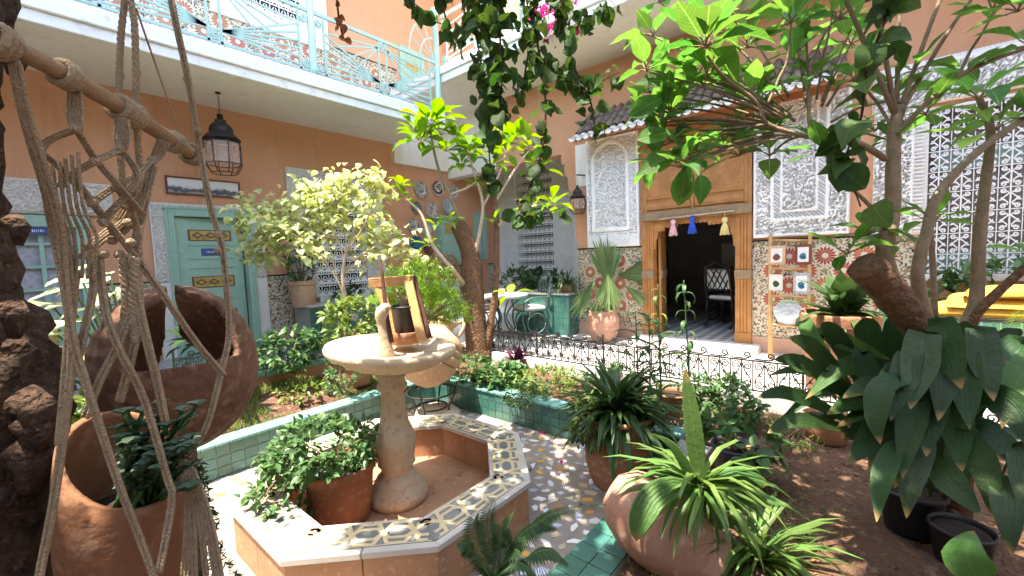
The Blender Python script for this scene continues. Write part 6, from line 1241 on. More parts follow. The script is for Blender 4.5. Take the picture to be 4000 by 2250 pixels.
# ---- hanging bougainvillea
def vine(label, strands, L, dens, meshes, bark='bark', spread=.05, name='hanging_vine', cat='vine', twig=.3):
    p0 = PD(*strands[0][0]); t = thing(name, label, cat, p0)
    for pts, mult in [(s[0:], 1) for s in strands]:
        P = smooth([PD(*p) for p in pts], 10); mb = MB(); mb.tube(P, list(np.linspace(.008, .003, len(P))), 5); mb.build('stem', bark, t)
        if pts[0][1] < 0:
            tp_ = Vector((P[0].x+R(-.08, .08), P[0].y+R(-.08, .08), 4.3)); Pu = bez(P[0], P[0].lerp(tp_, .5)+rv()*.05, tp_, 8); mb = MB(); mb.tube(Pu, .007, 5); mb.build('stem', bark, t)
            for i in range(14): Pieces(random.choice(meshes)).put('leaf', t, random.choice(Pu) + rv()*spread, basis((rv()*.7-ez*.6).normalized(), rv()), L*R(.6, 1.1))
        ln = sum((P[i+1]-P[i]).length for i in range(len(P)-1)); n = int(ln*dens)
        for i in range(n):
            p = random.choice(P) + rv()*spread*R(.2, 1); d = (rv()*.7 - ez*.6 + Vector(rt)*R(-.5, .5)).normalized(); l = L*R(.55, 1.2); Pieces(random.choice(meshes)).put('leaf', t, p, basis(d, -Vector(fw)*.6+rv()*.9+ez*.3), l)
    return t
vine('dense dark bougainvillea strand hanging in the middle of the court', [[(1225, -40, 2.2), (1228, 60, 2.2), (1235, 200, 2.2), (1228, 330, 2.2), (1238, 480, 2.2)], [(1200, -40, 2.3), (1195, 60, 2.3), (1215, 190, 2.3), (1222, 300, 2.3)], [(1262, -40, 2.15), (1258, 80, 2.15), (1262, 200, 2.15), (1255, 300, 2.15)]], .088, 82, VIN, spread=.065)
vine('longer thin bougainvillea strand with leafy side shoots', [[(1345, -40, 2.1), (1345, 60, 2.1), (1372, 250, 2.1), (1358, 400, 2.1), (1290, 560, 2.1)], [(1345, 150, 2.1), (1420, 180, 2.15), (1480, 240, 2.15), (1500, 350, 2.15)], [(1310, -30, 2.2), (1330, 100, 2.2), (1320, 190, 2.2), (1310, 260, 2.2)], [(1400, -40, 2.1), (1425, 100, 2.1), (1470, 210, 2.1), (1560, 180, 2.1)], [(1300, 500, 2.1), (1330, 545, 2.1), (1420, 520, 2.1)], [(1380, -40, 2.2), (1400, 20, 2.2), (1480, 40, 2.2), (1530, 20, 2.2)]], .072, 64, VIN, spread=.06)
vine('bougainvillea shoots trailing over the corner post of the railing', [[(1010, -40, 2.5), (1050, 30, 2.5), (1110, 60, 2.5)], [(1100, -40, 2.5), (1120, 40, 2.5), (1140, 110, 2.5)], [(1160, -30, 2.4), (1170, 60, 2.4), (1160, 130, 2.4)]], .085, 46, VIN, spread=.06)
vine('large dark leaved vine strand hanging before the carved white panel', [[(2245, -40, 1.75), (2225, 50, 1.75), (2185, 170, 1.75), (2165, 300, 1.75), (2130, 400, 1.75), (2165, 520, 1.75)]], .125, 44, VIN, spread=.06)
vine('sparse dried vine end dangling below the upper window', [[(845, -30, 2.4), (852, 40, 2.4), (862, 95, 2.4)]], .05, 60, [leaf_mesh('leaf', 'round', 'lf_dry', droop=.6, fold=.2)], spread=.03)
# unseen vine mass on wires, added and shaped to shade the court
vm = thing('unseen_shade_vine', 'unseen mat of bougainvillea on wires, added to shade the middle of the court', 'vine', (1.5, .8, 3.9)); lv = Leaves()
def blotch(x, y): return math.sin(x*2.3+1)*math.sin(y*2.9+.5) + .5*math.sin(x*5.1-y*4.3)
n = 0
while n < 3700:
    x, y = R(-.1, 3.2), R(-1.2, 3.3); z = 4.2+.25*blotch(y, x)+R(-.2, .2); gx, gy = x+1.15, y-.42
    inside = (gy < 2.3 and gx > 1.05) or (gy < 3.0 and gx > 2.35) 
    if not inside or (gx > 3.7 and gy > .9): continue
    if .45 < y < 1.5 and .75 < x < 2.0: continue
    if not 1.3 < gy < 2.45 and blotch(x*1.6, y*1.6) < -.6: continue
    lv.add((x, y, z), rv(R(-.5, .2)), ez+rv()*.7, R(.09, .15), 'round', .3, .12); n += 1
lv.build('foliage', 'lf_vine', vm); mb = MB()
for i in range(7): mb.tube([(-2.2, -1.2+i*.7, 4.2), (5.1, -1.2+i*.7+R(-.2, .2), 4.45)], .004, 4)
mb.build('wire', 'iron', vm)
# bougainvillea in flower on the terrace
bp = PX(1400, 45, 5.15); bt_ = thing('bougainvillea', 'magenta bougainvillea flowering on the sunny terrace railing', 'shrub', bp-ez*.3); lv = Leaves(); lg = Leaves()
for i in range(360): p = bp + Vector((R(-.12, .12), R(-.4, .4), R(-.22, .2))); lv.add(p, rv(), ez+rv(), R(.06, .09), 'round', .4, .3)
for i in range(160): p = bp + Vector((R(-.2, .2), R(-.5, .5), R(-.3, .3))); lg.add(p, rv(), ez+rv(), R(.06, .1), 'ovate', .3, .1)
lv.build('blossom', 'magenta', bt_); lg.build('foliage', 'lf_vine', bt_)
# ---- foreground right: palm grass, aspidistra, ferns
pg = thing('palm_grass', 'palm grass with tall pleated blades rising from the toppled jar', 'plant', PD(1770, 1300, 2.0))
B0 = PD(1770, 1270, 2.0)
blade(pg, [B0, PD(1757, 1180, 2.0), PD(1742, 1060, 2.0), PD(1722, 925, 2.02)], .082, 'lf_pleat', 'lance2', pleat=5)
blade(pg, [B0, PD(1800, 1230, 1.98), PD(1860, 1205, 1.95), PD(1935, 1218, 1.92)], .11, 'lf_pleat', 'lance2', pleat=7)
blade(pg, [B0, PD(1720, 1225, 1.92), PD(1650, 1245, 1.84), PD(1610, 1310, 1.8), PD(1600, 1362, 1.78)], .115, 'lf_pleat', 'lance2', pleat=7)
blade(pg, [B0, PD(1735, 1190, 1.98), PD(1690, 1120, 1.96), PD(1638, 1090, 1.95)], .05, 'lf_pleat', 'lance', pleat=4)
blade(pg, [B0, PD(1820, 1255, 1.98), PD(1900, 1250, 1.95), PD(1990, 1275, 1.9)], .10, 'lf_pleat', 'lance', pleat=4); blade(pg, [B0, PD(1800, 1310, 1.95), PD(1850, 1320, 1.9), PD(1960, 1400, 1.85)], .06, 'lf_pleat', 'lance', pleat=4)
AS = thing('aspidistra', 'clump of broad glossy dark leaves overhanging the bare soil', 'plant', (2.03, .02, .0)); A0 = PD(2290, 1150, 1.75)
AL = [([(2300, 1150, 1.8), (2335, 975, 1.72), (2230, 965, 1.68), (2205, 1050, 1.64), (2215, 1118, 1.62)], 112), ([(2300, 1160, 1.8), (2310, 1010, 1.75), (2290, 1080, 1.68), (2270, 1205, 1.62)], 118), ([(2290, 1180, 1.8), (2265, 1110, 1.72), (2222, 1200, 1.64), (2205, 1315, 1.6)], 100), ([(2310, 1180, 1.8), (2335, 1100, 1.72), (2292, 1200, 1.64), (2280, 1305, 1.6)], 105), ([(2330, 1180, 1.8), (2400, 1095, 1.7), (2475, 1170, 1.6), (2495, 1300, 1.55)], 128), ([(2310, 1200, 1.8), (2345, 1165, 1.7), (2400, 1220, 1.6), (2470, 1300, 1.52)], 130), ([(2400, 1100, 1.8), (2470, 1000, 1.7), (2550, 1030, 1.6), (2610, 1150, 1.52)], 145), ([(2180, 1080, 2.1), (2060, 850, 2.1), (2140, 865, 2.05), (2240, 905, 2.0)], 78), ([(2200, 1080, 2.1), (2215, 940, 2.05), (2120, 925, 2.05), (2025, 1005, 2.05)], 84), ([(2180, 1090, 2.1), (2160, 985, 2.1), (2060, 985, 2.1), (1955, 1065, 2.1)], 60), ([(2190, 1070, 2.1), (2160, 890, 1.98), (2180, 940, 1.95), (2192, 1030, 1.92)], 92), ([(2260, 1100, 2.0), (2345, 830, 2.0), (2325, 890, 1.95), (2330, 985, 1.92)], 100), ([(2330, 1150, 1.9), (2480, 900, 1.85), (2420, 920, 1.8), (2340, 1010, 1.75)], 118), ([(2400, 1150, 1.9), (2570, 870, 1.8), (2500, 940, 1.75), (2420, 1070, 1.7)], 128), ([(2500, 1100, 1.8), (2620, 890, 1.7), (2560, 960, 1.65), (2520, 1080, 1.6)], 125), ([(2150, 1110, 2.1), (2110, 1050, 2.1), (2060, 1055, 2.1), (1955, 1072, 2.1)], 42), ([(2140, 1100, 2.1), (2080, 960, 2.1), (2010, 930, 2.1), (1930, 945, 2.1)], 50), ([(2150, 1080, 2.1), (2030, 820, 2.15), (2045, 850, 2.1), (2130, 960, 2.05)], 70), ([(2520, 1200, 1.7), (2560, 1120, 1.6), (2590, 1230, 1.5), (2600, 1360, 1.45)], 120), ([(2500, 1250, 1.7), (2520, 1200, 1.6), (2535, 1290, 1.5), (2545, 1400, 1.46)], 110)]
for pts, wd in AL: blade(AS, [PD(*q) for q in pts], .56*wd*pts[-1][2]/1071, random.choice(('lf_asp', 'lf_asp', 'lf_asp', 'lf_asp', 'lf_pleat')), 'asp2', nrm=(camv-PD(*pts[-1])).normalized()+rv()*.45, fold=.2, seg=18)
for bx, by, tx, ty, tw_ in ((2200, 1060, 1945, 905, 46), (2190, 1060, 1985, 850, 52), (2200, 1040, 2060, 815, 58), (2210, 1040, 2170, 800, 70), (2320, 1000, 2345, 790, 80), (2420, 1000, 2450, 820, 80), (2500, 1000, 2565, 850, 85), (2180, 1090, 1905, 1000, 44), (2180, 1100, 1930, 1090, 46), (2230, 1000, 2270, 800, 70)):
    a, b = PD(bx, by, 2.1), PD(tx, ty, 2.05); blade(AS, [a, a.lerp(b, .4)+ez*.06, a.lerp(b, .75)+ez*.07, b], .8*tw_*2.05/1071, 'lf_asp', 'lance2', fold=.2)
for x0, y0, tx, ty in ((2330, 880, 2290, 1030), (2380, 900, 2360, 1060), (2420, 930, 2440, 1080), (2350, 1000, 2330, 1150), (2400, 1040, 2420, 1190), (2300, 930, 2240, 1060), (2450, 870, 2500, 1010), (2360, 860, 2420, 980)):
    blade(AS, [PD(2340, 1250, 1.8), PD(x0, y0-30, 1.75), PD((x0+tx)/2, (y0+ty)/2-25, 1.68), PD(tx, ty, 1.62)], R(60, 80)*1.7/1071, 'lf_asp', 'asp2', nrm=(camv-PD(x0, y0, 1.7)).normalized()+rv()*.4, fold=.2, seg=18)
for i in range(30):
    an = 2*PI*i/30+R(-.15, .15); q = R(.65, 1.05); d = R(1.8, 2.15); tx, ty = 2360+270*q*math.cos(an), 1060+190*q*math.sin(an); bx, by = 2340+R(-40, 40), 1120; mx_, my_ = bx*.45+tx*.55, min(by, ty)*.6+(by*.45+ty*.55)*.4-R(20, 60)
    blade(AS, [PD(bx, by+60, d), PD(bx*.7+tx*.3, by*.7+my_*.3-30, d), PD(mx_, my_, d-.05), PD(tx, ty, d-.12)], R(66, 98)*d/1071, random.choice(('lf_asp', 'lf_asp', 'lf_asp', 'lf_pleat')), 'asp2', nrm=(camv-PD(tx, ty, d)).normalized()*.6+ez*.6+rv()*.45, fold=.2, seg=18)
blade(AS, [PD(2470, 1470, 1.45), PD(2440, 1420, 1.45), PD(2435, 1380, 1.45), PD(2450, 1335, 1.46)], .13, 'lf_pleat', 'ovate')
def frond(parent, pts, L, mat_lv, n=26, r=.003):
    P = smooth(pts, 12); mb = MB(); mb.tube(P, list(np.linspace(r, r*.4, len(P))), 5); mb.build('frond_stem', 'lf_grass', parent)
    for i in range(1, len(P)):
        t = i/(len(P)-1); tg = (P[i]-P[i-1]).normalized(); side = tg.cross(ez if abs(tg.z) < .9 else -Vector(fw)).normalized(); l = L*math.sin(PI*min(1, .12+t*.86))**.8
        for s in (-1, 1):
            for h in (0, .5): mat_lv.add(P[i].lerp(P[i-1], h), (side*s + tg*.35 - ez*.15).normalized(), ez, l*R(.85, 1.1), 'pin', .25, .1, 1.3)
FB = thing('sword_fern', 'dark sword fern with arching fronds before the mosaic floor', 'fern', (1.05, .72, -.15)); lv = Leaves(); f0 = PD(1245, 1460, 1.5)
for pts, L in (([f0, PD(1235, 1380, 1.5), PD(1225, 1310, 1.5), PD(1243, 1252, 1.5)], .05), ([f0, PD(1330, 1340, 1.5), PD(1400, 1285, 1.52), PD(1525, 1268, 1.55)], .05), ([f0, PD(1275, 1400, 1.45), PD(1290, 1370, 1.45), PD(1265, 1335, 1.45)], .055), ([f0, PD(1200, 1400, 1.45), PD(1175, 1370, 1.45), PD(1150, 1365, 1.45)], .05), ([f0, PD(1330, 1400, 1.4), PD(1385, 1385, 1.4), PD(1430, 1420, 1.4)], .05), ([f0, PD(1215, 1420, 1.4), PD(1190, 1330, 1.42), PD(1205, 1290, 1.42)], .05), ([f0, PD(1300, 1360, 1.5), PD(1350, 1320, 1.5), PD(1400, 1330, 1.5)], .05), ([f0, PD(1260, 1390, 1.45), PD(1262, 1330, 1.45), PD(1290, 1290, 1.45)], .045), ([f0, PD(1290, 1420, 1.35), PD(1320, 1420, 1.35), PD(1350, 1450, 1.35)], .05)): frond(FB, pts, L, lv)
lv.build('fronds', 'lf_dark', FB)
FR = thing('sword_fern', 'green sword fern growing at the foot of the teal planter', 'fern', tuple(PZ(2480, 960, 0))); lv = Leaves()
for tx, ty in ((2410, 790), (2440, 830), (2500, 810), (2560, 820), (2580, 760)): frond(FR, [PD(2470, 960, 2.9), PD((2470+tx)/2+10, (960+ty)/2-30, 2.9), PD(tx, ty, 2.9)], .08, lv)
lv.build('fronds', 'lf_fern', FR)
shrub('ground_cover', 'small leaved ground cover along the bottom edge of the kerb', (1.45, .75, -.08), (.42, .22, .05), 380, .04, 'lf_grass', 'small')
# ---- grass, litter and weeds on the soil
lv = Leaves(); lt = Leaves()
for i in range(15000):
    x, y = R(-.5, 4.4), R(4.42, 5.15)
    if (math.sin(x*4.1)*math.sin(y*6+x) > -.15): lv.add((x, y, soil_h(x, y)), Vector((R(-.5, .5), R(-.5, .5), 1)).normalized(), rv(), R(.03, .09), 'strap', .6, .1, .8)
for i in range(1500):
    x, y = R(3.6, 4.45), R(.2, 4.3); lv.add((x, y, soil_h(x, y)), Vector((R(-.7, .7), R(-.7, .7), 1)).normalized(), rv(), R(.03, .09), 'strap', .6, .1, .9)
for i in range(1500):
    a = R(0, 6.28); cx, cy = random.choice(((2.0, .3), (2.5, .75), (2.75, .35), (1.75, .15), (3.2, .6))); x, y = cx+random.gauss(0, .17), cy+random.gauss(0, .15)
    if y < 1.0 or x > 3.5: lv.add((x, y, soil_h(x, y)-.005), Vector((R(-.8, .8), R(-.8, .8), 1)).normalized(), rv(), R(.02, .06), 'strap', .6, .1, .9)
tag(lv.build('grass', 'lf_grass'), 'thin green grass and weeds sprouting from the garden soil', 'grass', kind='stuff')
for i in range(700):
    x, y = (R(1.0, 4.4), R(-.8, .88)) if R(0, 1) < .7 else (R(3.6, 4.4), R(.9, 5)); lt.add((x, y, soil_h(x, y)+.004), rv(.05), ez+rv()*.3, R(.015, .05), random.choice(('ovate', 'round', 'lance')), .5, .2)
for i in range(60): a = R(0, 6.28); q = R(.25, .62); lt.add((BC.x+q*math.cos(a), BC.y+q*math.sin(a), -.376), rv(.05), ez+rv()*.2, R(.015, .035), 'ovate', .5, .2)
tag(lt.build('leaf_litter', 'lf_dry'), 'dry brown leaves scattered on the soil', 'leaves', kind='stuff')
mb = MB()
for i in range(420):
    x, y = R(.6, 4.4), R(-1.2, .9); s = R(.004, .016); z = soil_h(x, y); mb.lathe([(0, -.3*s), (s, 0), (s*.7, .6*s), (0, .8*s)], (x, y, z), 5)
tag(mb.build('soil_crumbs', 'soil'), 'loose crumbs of red soil and small stones', 'soil', kind='stuff')
# ================================================================ foreground: bark, jars, macrame
ft_base = PD(-40, 1600, .78); ft_base.z = -.15
FTr = thing('rough_bark_tree', 'dark rough barked tree trunk beside the hanging macrame', 'tree', ft_base)
P = smooth([ft_base, PD(-20, 1449, .72), PD(-15, 1120, .70), PD(-75, 850, .70), PD(-120, 600, .70), PD(-105, 300, .68), PD(-95, 100, .66), PD(-110, -300, .7), Vector((-.15, 1.0, 3.4))], 6); rad = np.interp(np.linspace(0, 1, len(P)), [0, .2, .35, .5, .62, .75, 1], [.11, .09, .088, .060, .042, .04, .05])
mb = MB(); mb.tube(P, list(rad), 26, jit=.19); mb.build('trunk', 'bark', FTr)
for vx, vy, r in ((45, 1130, .03), (20, 780, .02), (30, 560, .016), (60, 1000, .03), (15, 120, .02), (70, 1060, .025)):
    p = PD(vx, vy, .66); mb = MB(); mb.tube([p, p+Vector(rt)*r*.8-Vector(up)*r*.6, p+Vector(rt)*r*.6-Vector(up)*r*2.2], [r, r*.8, r*.35], 9, jit=.2); mb.build('bark_knob', 'bark', FTr)
lv = Leaves()  # unseen crown, added overhead to shade the foreground
for i in range(2600):
    x, y, z = R(-2.0, 1.15), R(-.9, 2.15), R(3.4, 4.3)
    if x > .75+.3*math.sin(y*3): continue
    lv.add((x, y, z), rv(R(-.5, .2)), ez+rv()*.7, R(.10, .17), 'ovate', .3, .12)
lv.build('crown', 'lf_big_mass', FTr) if 'lf_big_mass' in MATS else lv.build('crown', 'lf_vine', FTr)
for vx, dd in ((318, .60), (425, .66)):
    q = PD(vx, -30, dd); limb(FTr, [Vector((-.15, 1.0, 3.35)), Vector((q.x*.5-.07, q.y*.5+.5, 3.42)), Vector((q.x, q.y, 3.4)), Vector((q.x+.25, q.y-.1, 3.45))], .03, .012, 'bark', 'branch', 8)
# large brown urn with two openings
uc = PD(450, 925, .98); UR = .178
U_t = thing('carved_urn', 'big round brown clay urn cut open through its upper half like two curling horns', 'urn', uc - ez*UR)
uz = ez; uy = (uc - Vector(O)); uy.z = 0; uy.normalize(); ux = uy.cross(uz).normalized()
nu, nv_ = 200, 132; vs = []; keep = []
def upos(i, j, r=1.0):
    th = PI*j/nv_; ph = 2*PI*i/nu; return (math.sin(th)*math.cos(ph)*r, math.sin(th)*math.sin(ph)*r, math.cos(th)*r)
def ukeep(x, y, z):
    if z < (.20 if y < 0 else -.55): return True
    if y < 0: lo, hi = np.interp(z, [.2, .6, .8, .93, 1], [-.52, -.50, -.36, -.10, -.04]), np.interp(z, [.2, .6, .8, .93, 1], [.68, .64, .50, .20, .06])
    else: lo, hi = np.interp(z, [-.55, -.26, .05, .3, 1], [-.40, -.30, -.20, -.13, -.05]), np.interp(z, [-.55, -.26, .05, .3, 1], [.66, .56, .28, .04, .03])
    return not (lo < x < hi)
mb = MB(); mb.smooth = True; vi = {}
def uv_(i, j, k):
    i %= nu; key = (i, j, k)
    if key not in vi:
        x, y, z = upos(i, j); r = UR*(1 if k == 0 else .90); g_ = 1 + (.008*math.sin(j*.76) if (k == 0 and z > .2) else 0) + .004*math.sin(i*.6+j*.33); p = uc + (ux*x*.88 + uy*y*.95 + uz*z*1.06)*r*g_; vi[key] = len(mb.v); mb.v.append(tuple(p))
    return vi[key]
K_ = {(i, j): ukeep(*[ (upos(i, j)[q]+upos(i+1, j+1)[q])/2 for q in range(3)]) for i in range(nu) for j in range(nv_)}
for (i, j), k in K_.items():
    if not k: continue
    def ff(*ids): mb.f.append(ids); mb.m.append(0); mb.sm.append(True)
    ff(uv_(i, j, 0), uv_(i, j+1, 0), uv_(i+1, j+1, 0), uv_(i+1, j, 0)); ff(uv_(i, j, 1), uv_(i+1, j, 1), uv_(i+1, j+1, 1), uv_(i, j+1, 1))
    for (di, dj, a, b) in ((1, 0, (i+1, j), (i+1, j+1)), (-1, 0, (i, j+1), (i, j)), (0, 1, (i+1, j+1), (i, j+1)), (0, -1, (i, j), (i+1, j))):
        nb = ((i+di) % nu, j+dj)
        if nb in K_ and not K_[nb]: ff(uv_(*a, 0), uv_(*b, 0), uv_(*b, 1), uv_(*a, 1))
off = wloc(U_t); me = bpy.data.meshes.new('urn_body'); me.from_pydata([tuple(Vector(v)-off) for v in mb.v], [], mb.f); me.materials.append(MATS['terra_brown']); me.polygons.foreach_set('use_smooth', [True]*len(mb.f)); me.validate()
rimv = {v for f_ in mb.f[0:0] for v in f_}; kinds = {v: k[2] for k, v in vi.items()}
bm = bmesh.new(); bm.from_mesh(me); bm.verts.ensure_lookup_table(); rim = [v for v in bm.verts if any(kinds[e.other_vert(v).index] != kinds[v.index] for e in v.link_edges)]
for _ in range(14): bmesh.ops.smooth_vert(bm, verts=rim, factor=.5, use_axis_x=True, use_axis_y=True, use_axis_z=True)
bmesh.ops.recalc_face_normals(bm, faces=bm.faces); bm.to_mesh(me); bm.free(); link('urn_body', me, U_t)
pc_ = uc - ez*UR*.9 - ux*.05; mb = MB(); mb.lathe([(.05, 0), (.07, -.02), (.065, -.3), (.08, -.6), (.10, -.7), (0, -.7)], pc_ + ez*.02, 20); tag(mb.build('urn_post', 'terra_brown'), 'brown clay post carrying the carved urn', 'post')
# hanging pot with slanted opening
hc = PD(328, 1350, .70); HR, HHt = .088, .27; _hf = (hc - Vector(O)); _hf.z = 0; _hf.normalize(); PN = (_hf.cross(ez)*.25 + ez*.75 - _hf*.58).normalized()
hp = thing('hanging_pot', 'egg shaped terracotta pot with slanted mouth held in macrame', 'pot', hc - ez*HHt)
bm = bmesh.new(); bmesh.ops.create_uvsphere(bm, u_segments=40, v_segments=28, radius=1)
for v in bm.verts: v.co = Vector((v.co.x*HR, v.co.y*HR, v.co.z*HHt*(1.12 if v.co.z > 0 else .95)))
bmesh.ops.bisect_plane(bm, geom=bm.verts[:]+bm.edges[:]+bm.faces[:], plane_co=PD(330, 1130, .70)-hc, plane_no=PN, clear_outer=True)
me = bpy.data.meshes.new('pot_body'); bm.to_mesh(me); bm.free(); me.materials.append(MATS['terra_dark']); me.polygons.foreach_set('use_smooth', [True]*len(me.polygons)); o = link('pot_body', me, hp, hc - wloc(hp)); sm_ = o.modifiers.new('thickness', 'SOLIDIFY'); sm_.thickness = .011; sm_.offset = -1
mb = MB(); mb.lathe([(0, .0), (.05, .0), (.078, -.01)], hc + ez*.06, 18); mb.build('potting_soil', 'soil_pot', hp)
# inner half-shell seen behind the succulent
mb = MB(); hb = PD(268, 1135, .66)
su = thing('succulent', 'grey green jade succulent growing out of the hanging pot', 'plant', hc)
lv = Leaves(); mbs = MB()
for i in range(46):
    b0 = hc + Vector((R(-.04, .04), R(-.04, .04), .06)) + Vector(rt)*.03; tip = PD(R(295, 500), 1000 + R(0, 1)**.7*230 + abs(R(-1, 1))*10, .66+R(-.05, .03)); P = bez(b0, b0.lerp(tip, .5)+ez*.02, tip, 6); mbs.tube(P, [.0035]*7, 5)
    for k in (3, 4, 5, 6):
        for a in range(4 if k < 6 else 7):
            an = a*PI/2 + k; lv.add(P[k], Vector((math.cos(an), math.sin(an), .25+.3*(k == 6))).normalized(), ez, R(.011, .017), 'round', .1, .35, 1.1)
lv.build('leaves', 'lf_succ', su); mbs.build('stem', 'lf_shrub', su)
# dark sprig by the pot
t = thing('trailing_sprig', 'dark needle leaved sprig trailing against the bright patio', 'plant', PD(515, 1180, .95)); lv = Leaves()
for st_ in ([(505, 1160), (515, 1260), (520, 1350), (540, 1460)], [(520, 1200), (535, 1300), (560, 1400), (600, 1460)], [(500, 1180), (508, 1280), (505, 1400), (510, 1470)]):
    P = smooth([PD(x, y, .95) for x, y in st_], 12)
    for i, p in enumerate(P):
        for k in range(4): lv.add(p, (rv()+Vector((0, 0, -.1))).normalized(), rv(), R(.012, .02), 'pin', .2, .2, 2.2)
lv.build('foliage', 'lf_dark', t)
# macrame
mc = thing('macrame_hanger', 'knotted jute macrame on a wooden dowel in the shade of the rough tree', 'macrame', PD(330, 1300, .6))
dow = [PD(-20, 95, .44), PD(150, 180, .50), PD(310, 275, .58), PD(490, 392, .76)]
mb = MB(); mb.tube(smooth(dow, 5), list(np.linspace(.0095, .0115, 16)), 12, jit=.04); mb.build('dowel', 'dowel', mc)
for f_, k_ in ((.03, 1.45), (.36, 1.3), (.66, 1.35), (.70, 1.4), (.88, 1.35), (.985, 1.5)):
    i = f_*3; a = dow[min(2, int(i))].lerp(dow[min(3, int(i)+1)], i-int(i) if i < 3 else 1); tdir = (dow[3]-dow[0]).normalized()
    for q in range(3): mb = MB(); B = basis(tdir, ez); mb.tube([a + tdir*(q*.006-.006) + (B.col[1]*math.cos(w_)+B.col[2]*math.sin(w_))*.0135*k_/1.3 for w_ in [2*PI*s/12 for s in range(13)]], .0042, 6); mb.build('wrap_knot', 'rope', mc)
def rope(pts, r=.0046, twist=True, strands=2, name='rope'):
    r = r*.58
    P = smooth([PD(*p) for p in pts], 22 if strands == 3 else 8); mb = MB()
    for s in range(strands):
        if strands == 1: off_ = [Vector()]*len(P)
        elif strands == 2: off_ = [((P[min(i+1, len(P)-1)]-P[max(i-1, 0)]).cross(Vector(fw))).normalized()*(r*.85*(1 if s else -1)) for i in range(len(P))]
        else: off_ = [Vector(rt)*math.cos(s*2.09 + i*.8)*r*.62 + Vector(fw)*math.sin(s*2.09 + i*.8)*r*.62 for i in range(len(P))]
        mb.tube([p+o_ for p, o_ in zip(P, off_)], r*.8 if strands > 1 else r*1.1, 6)
    return mb.build(name, 'rope', mc)
def knot(x, y, d, r=.010): r = r*.75; p = PD(x, y, d); mb = MB(); mb.lathe([(0, -r), (r*.8, -r*.7), (r, 0), (r*.8, r*.7), (0, r)], p, 10); mb.build('knot', 'rope', mc)
rope([(318, -30, .60), (305, 80, .60), (300, 200, .60), (300, 300, .60), (305, 420, .60), (315, 560, .61)], .0055, strands=3); rope([(322, -30, .6), (338, 60, .6), (342, 200, .6), (345, 330, .61), (350, 420, .62), (345, 560, .62), (352, 665, .62)], .0055, strands=3)
rope([(425, -30, .66), (445, 70, .66), (475, 210, .68), (500, 360, .70), (530, 520, .70), (558, 620, .70), (570, 720, .70), (576, 840, .70), (560, 920, .69), (520, 1070, .68), (470, 1150, .68)], .0055, strands=2)
rope([(342, 20, .62), (380, 130, .66), (425, 260, .70), (462, 372, .745)], .0022, strands=1)
for vx in ((345, 250), (300, 250), (302, 190), (343, 180), (500, 330), (470, 200), (545, 590), (548, 630)): knot(vx[0], vx[1], .62 if vx[0] < 400 else .69, .0075)
for vx, dd in ((318, .60), (322, .6), (425, .66)):
    q = PD(vx, -30, dd); mb = MB(); mb.tube([q, Vector((q.x, q.y, 3.4))], .0035, 6); mb.build('rope', 'rope', mc)
# hanging loops and net
rope([(35, 150, .455), (60, 260, .47), (110, 420, .50), (150, 560, .53), (165, 720, .55), (180, 880, .56), (165, 1050, .56), (135, 1260, .56), (95, 1470, .56)], .006)
for dx in (0, 16): rope([(30+dx, 160, .455), (50+dx, 270, .47), (80+dx, 380, .5), (110+dx*1.5, 480, .53), (140+dx*2, 620, .56), (165+dx, 760, .56)], .0042)
net = [[(180, 220, .52), (178, 300, .52), (190, 322, .52)], [(195, 222, .52), (200, 300, .52), (195, 325, .52)], [(300, 295, .57), (296, 350, .57), (300, 372, .57)], [(315, 300, .57), (318, 350, .57), (308, 375, .57)], [(405, 350, .65), (388, 392, .65), (380, 400, .64)], [(420, 358, .65), (400, 395, .65), (380, 410, .64)],
 [(192, 325, .52), (125, 352, .53), (100, 380, .53)], [(192, 325, .52), (240, 400, .55), (300, 470, .57), (360, 540, .6)], [(305, 375, .57), (240, 405, .55), (180, 440, .55), (150, 470, .55)], [(305, 375, .57), (345, 440, .58), (310, 500, .58), (250, 560, .58)], [(380, 405, .64), (345, 440, .59), (290, 470, .58), (230, 510, .57)], [(380, 410, .64), (360, 500, .62), (330, 560, .61), (280, 610, .6)], [(100, 380, .53), (160, 430, .55), (230, 510, .57), (300, 600, .6)], [(180, 440, .55), (250, 530, .58), (320, 620, .6), (350, 660, .61)], [(345, 445, .59), (320, 520, .6), (260, 600, .6), (200, 650, .58)], [(360, 505, .62), (300, 560, .6), (220, 620, .58)], [(300, 480, .58), (330, 530, .6), (350, 600, .61)]]
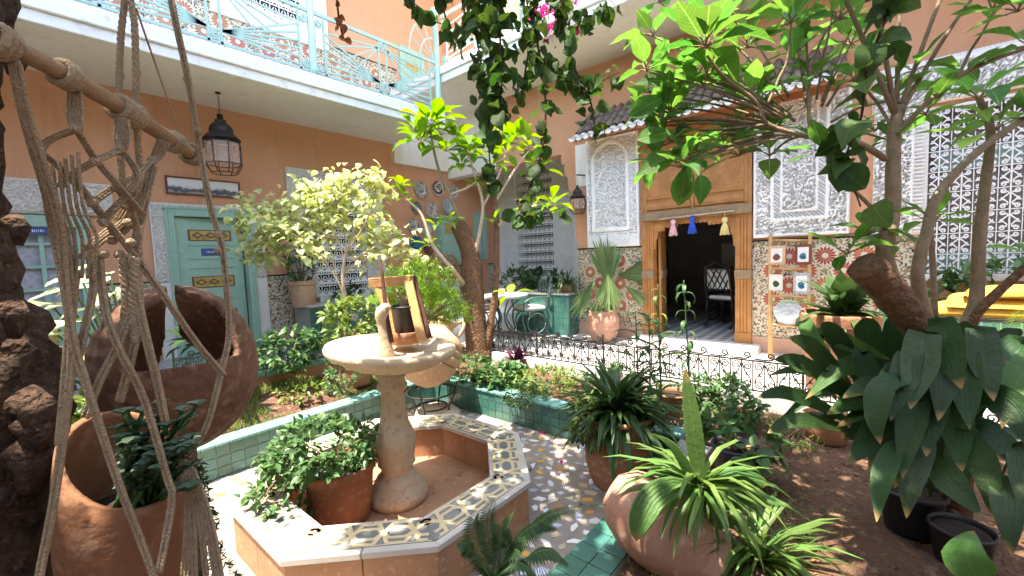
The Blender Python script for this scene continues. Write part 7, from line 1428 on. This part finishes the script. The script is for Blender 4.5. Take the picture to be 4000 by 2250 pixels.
for p in net:
    for dx in (-4, 4): rope([(x+dx, y+dx*.3, d) for x, y, d in p], .0036)
for x, y, d in ((192, 325, .52), (305, 375, .57), (382, 405, .64), (240, 405, .55), (345, 442, .59), (182, 442, .55), (290, 472, .58), (232, 512, .57), (312, 515, .585), (262, 560, .58), (322, 560, .6), (282, 605, .6), (225, 620, .58), (330, 610, .6), (300, 640, .6), (260, 640, .59), (345, 660, .61), (180, 650, .57)): knot(x, y, d, .0085)
for i in range(7): x = 120+i*16; rope([(x-20, 430-i*8, .53), (x-6, 520, .54), (x+10+i*3, 600, .56), (150+i*14, 700, .57)], .003, strands=1)
for i in range(6): x = 360-i*4; rope([(395-i*3, 420, .64), (x+10, 520, .62), (x-5, 600, .61), (345-i*5, 680, .61)], .0028, strands=1)
# lower ropes to the pot
rope([(165, 720, .55), (185, 860, .555), (215, 960, .56), (230, 1010, .56), (300, 1220, .58), (350, 1350, .6), (395, 1470, .6)], .0058); rope([(320, 640, .6), (335, 760, .6), (300, 860, .59), (250, 960, .58), (215, 1050, .58)], .006); rope([(250, 650, .59), (265, 780, .58), (300, 880, .58), (360, 1000, .6), (420, 1200, .62), (432, 1260, .62), (400, 1440, .6)], .0058)
rope([(345, 670, .61), (350, 800, .6), (325, 920, .6), (300, 1010, .6)], .0065); rope([(330, 680, .6), (370, 860, .6), (395, 960, .61), (415, 1060, .62)], .0065); rope([(352, 660, .61), (430, 770, .63), (500, 870, .66), (565, 945, .69)], .0055); rope([(190, 680, .57), (178, 800, .56), (165, 960, .56), (150, 1120, .56)], .0065); rope([(225, 640, .58), (235, 720, .58), (215, 820, .57), (190, 930, .57)], .0055); rope([(310, 650, .6), (318, 760, .6), (310, 870, .6)], .008, strands=3); rope([(340, 650, .6), (338, 760, .6), (342, 860, .6)], .008, strands=3)
for x0, y0, x1 in ((478, 1175, 520), (470, 1180, 490), (484, 1180, 545), (474, 1180, 460), (486, 1185, 560), (466, 1190, 470)):
    rope([(x0, y0, .66), ((x0+x1)/2+4, 1300, .66), (x1, 1470, .66)], .0052)
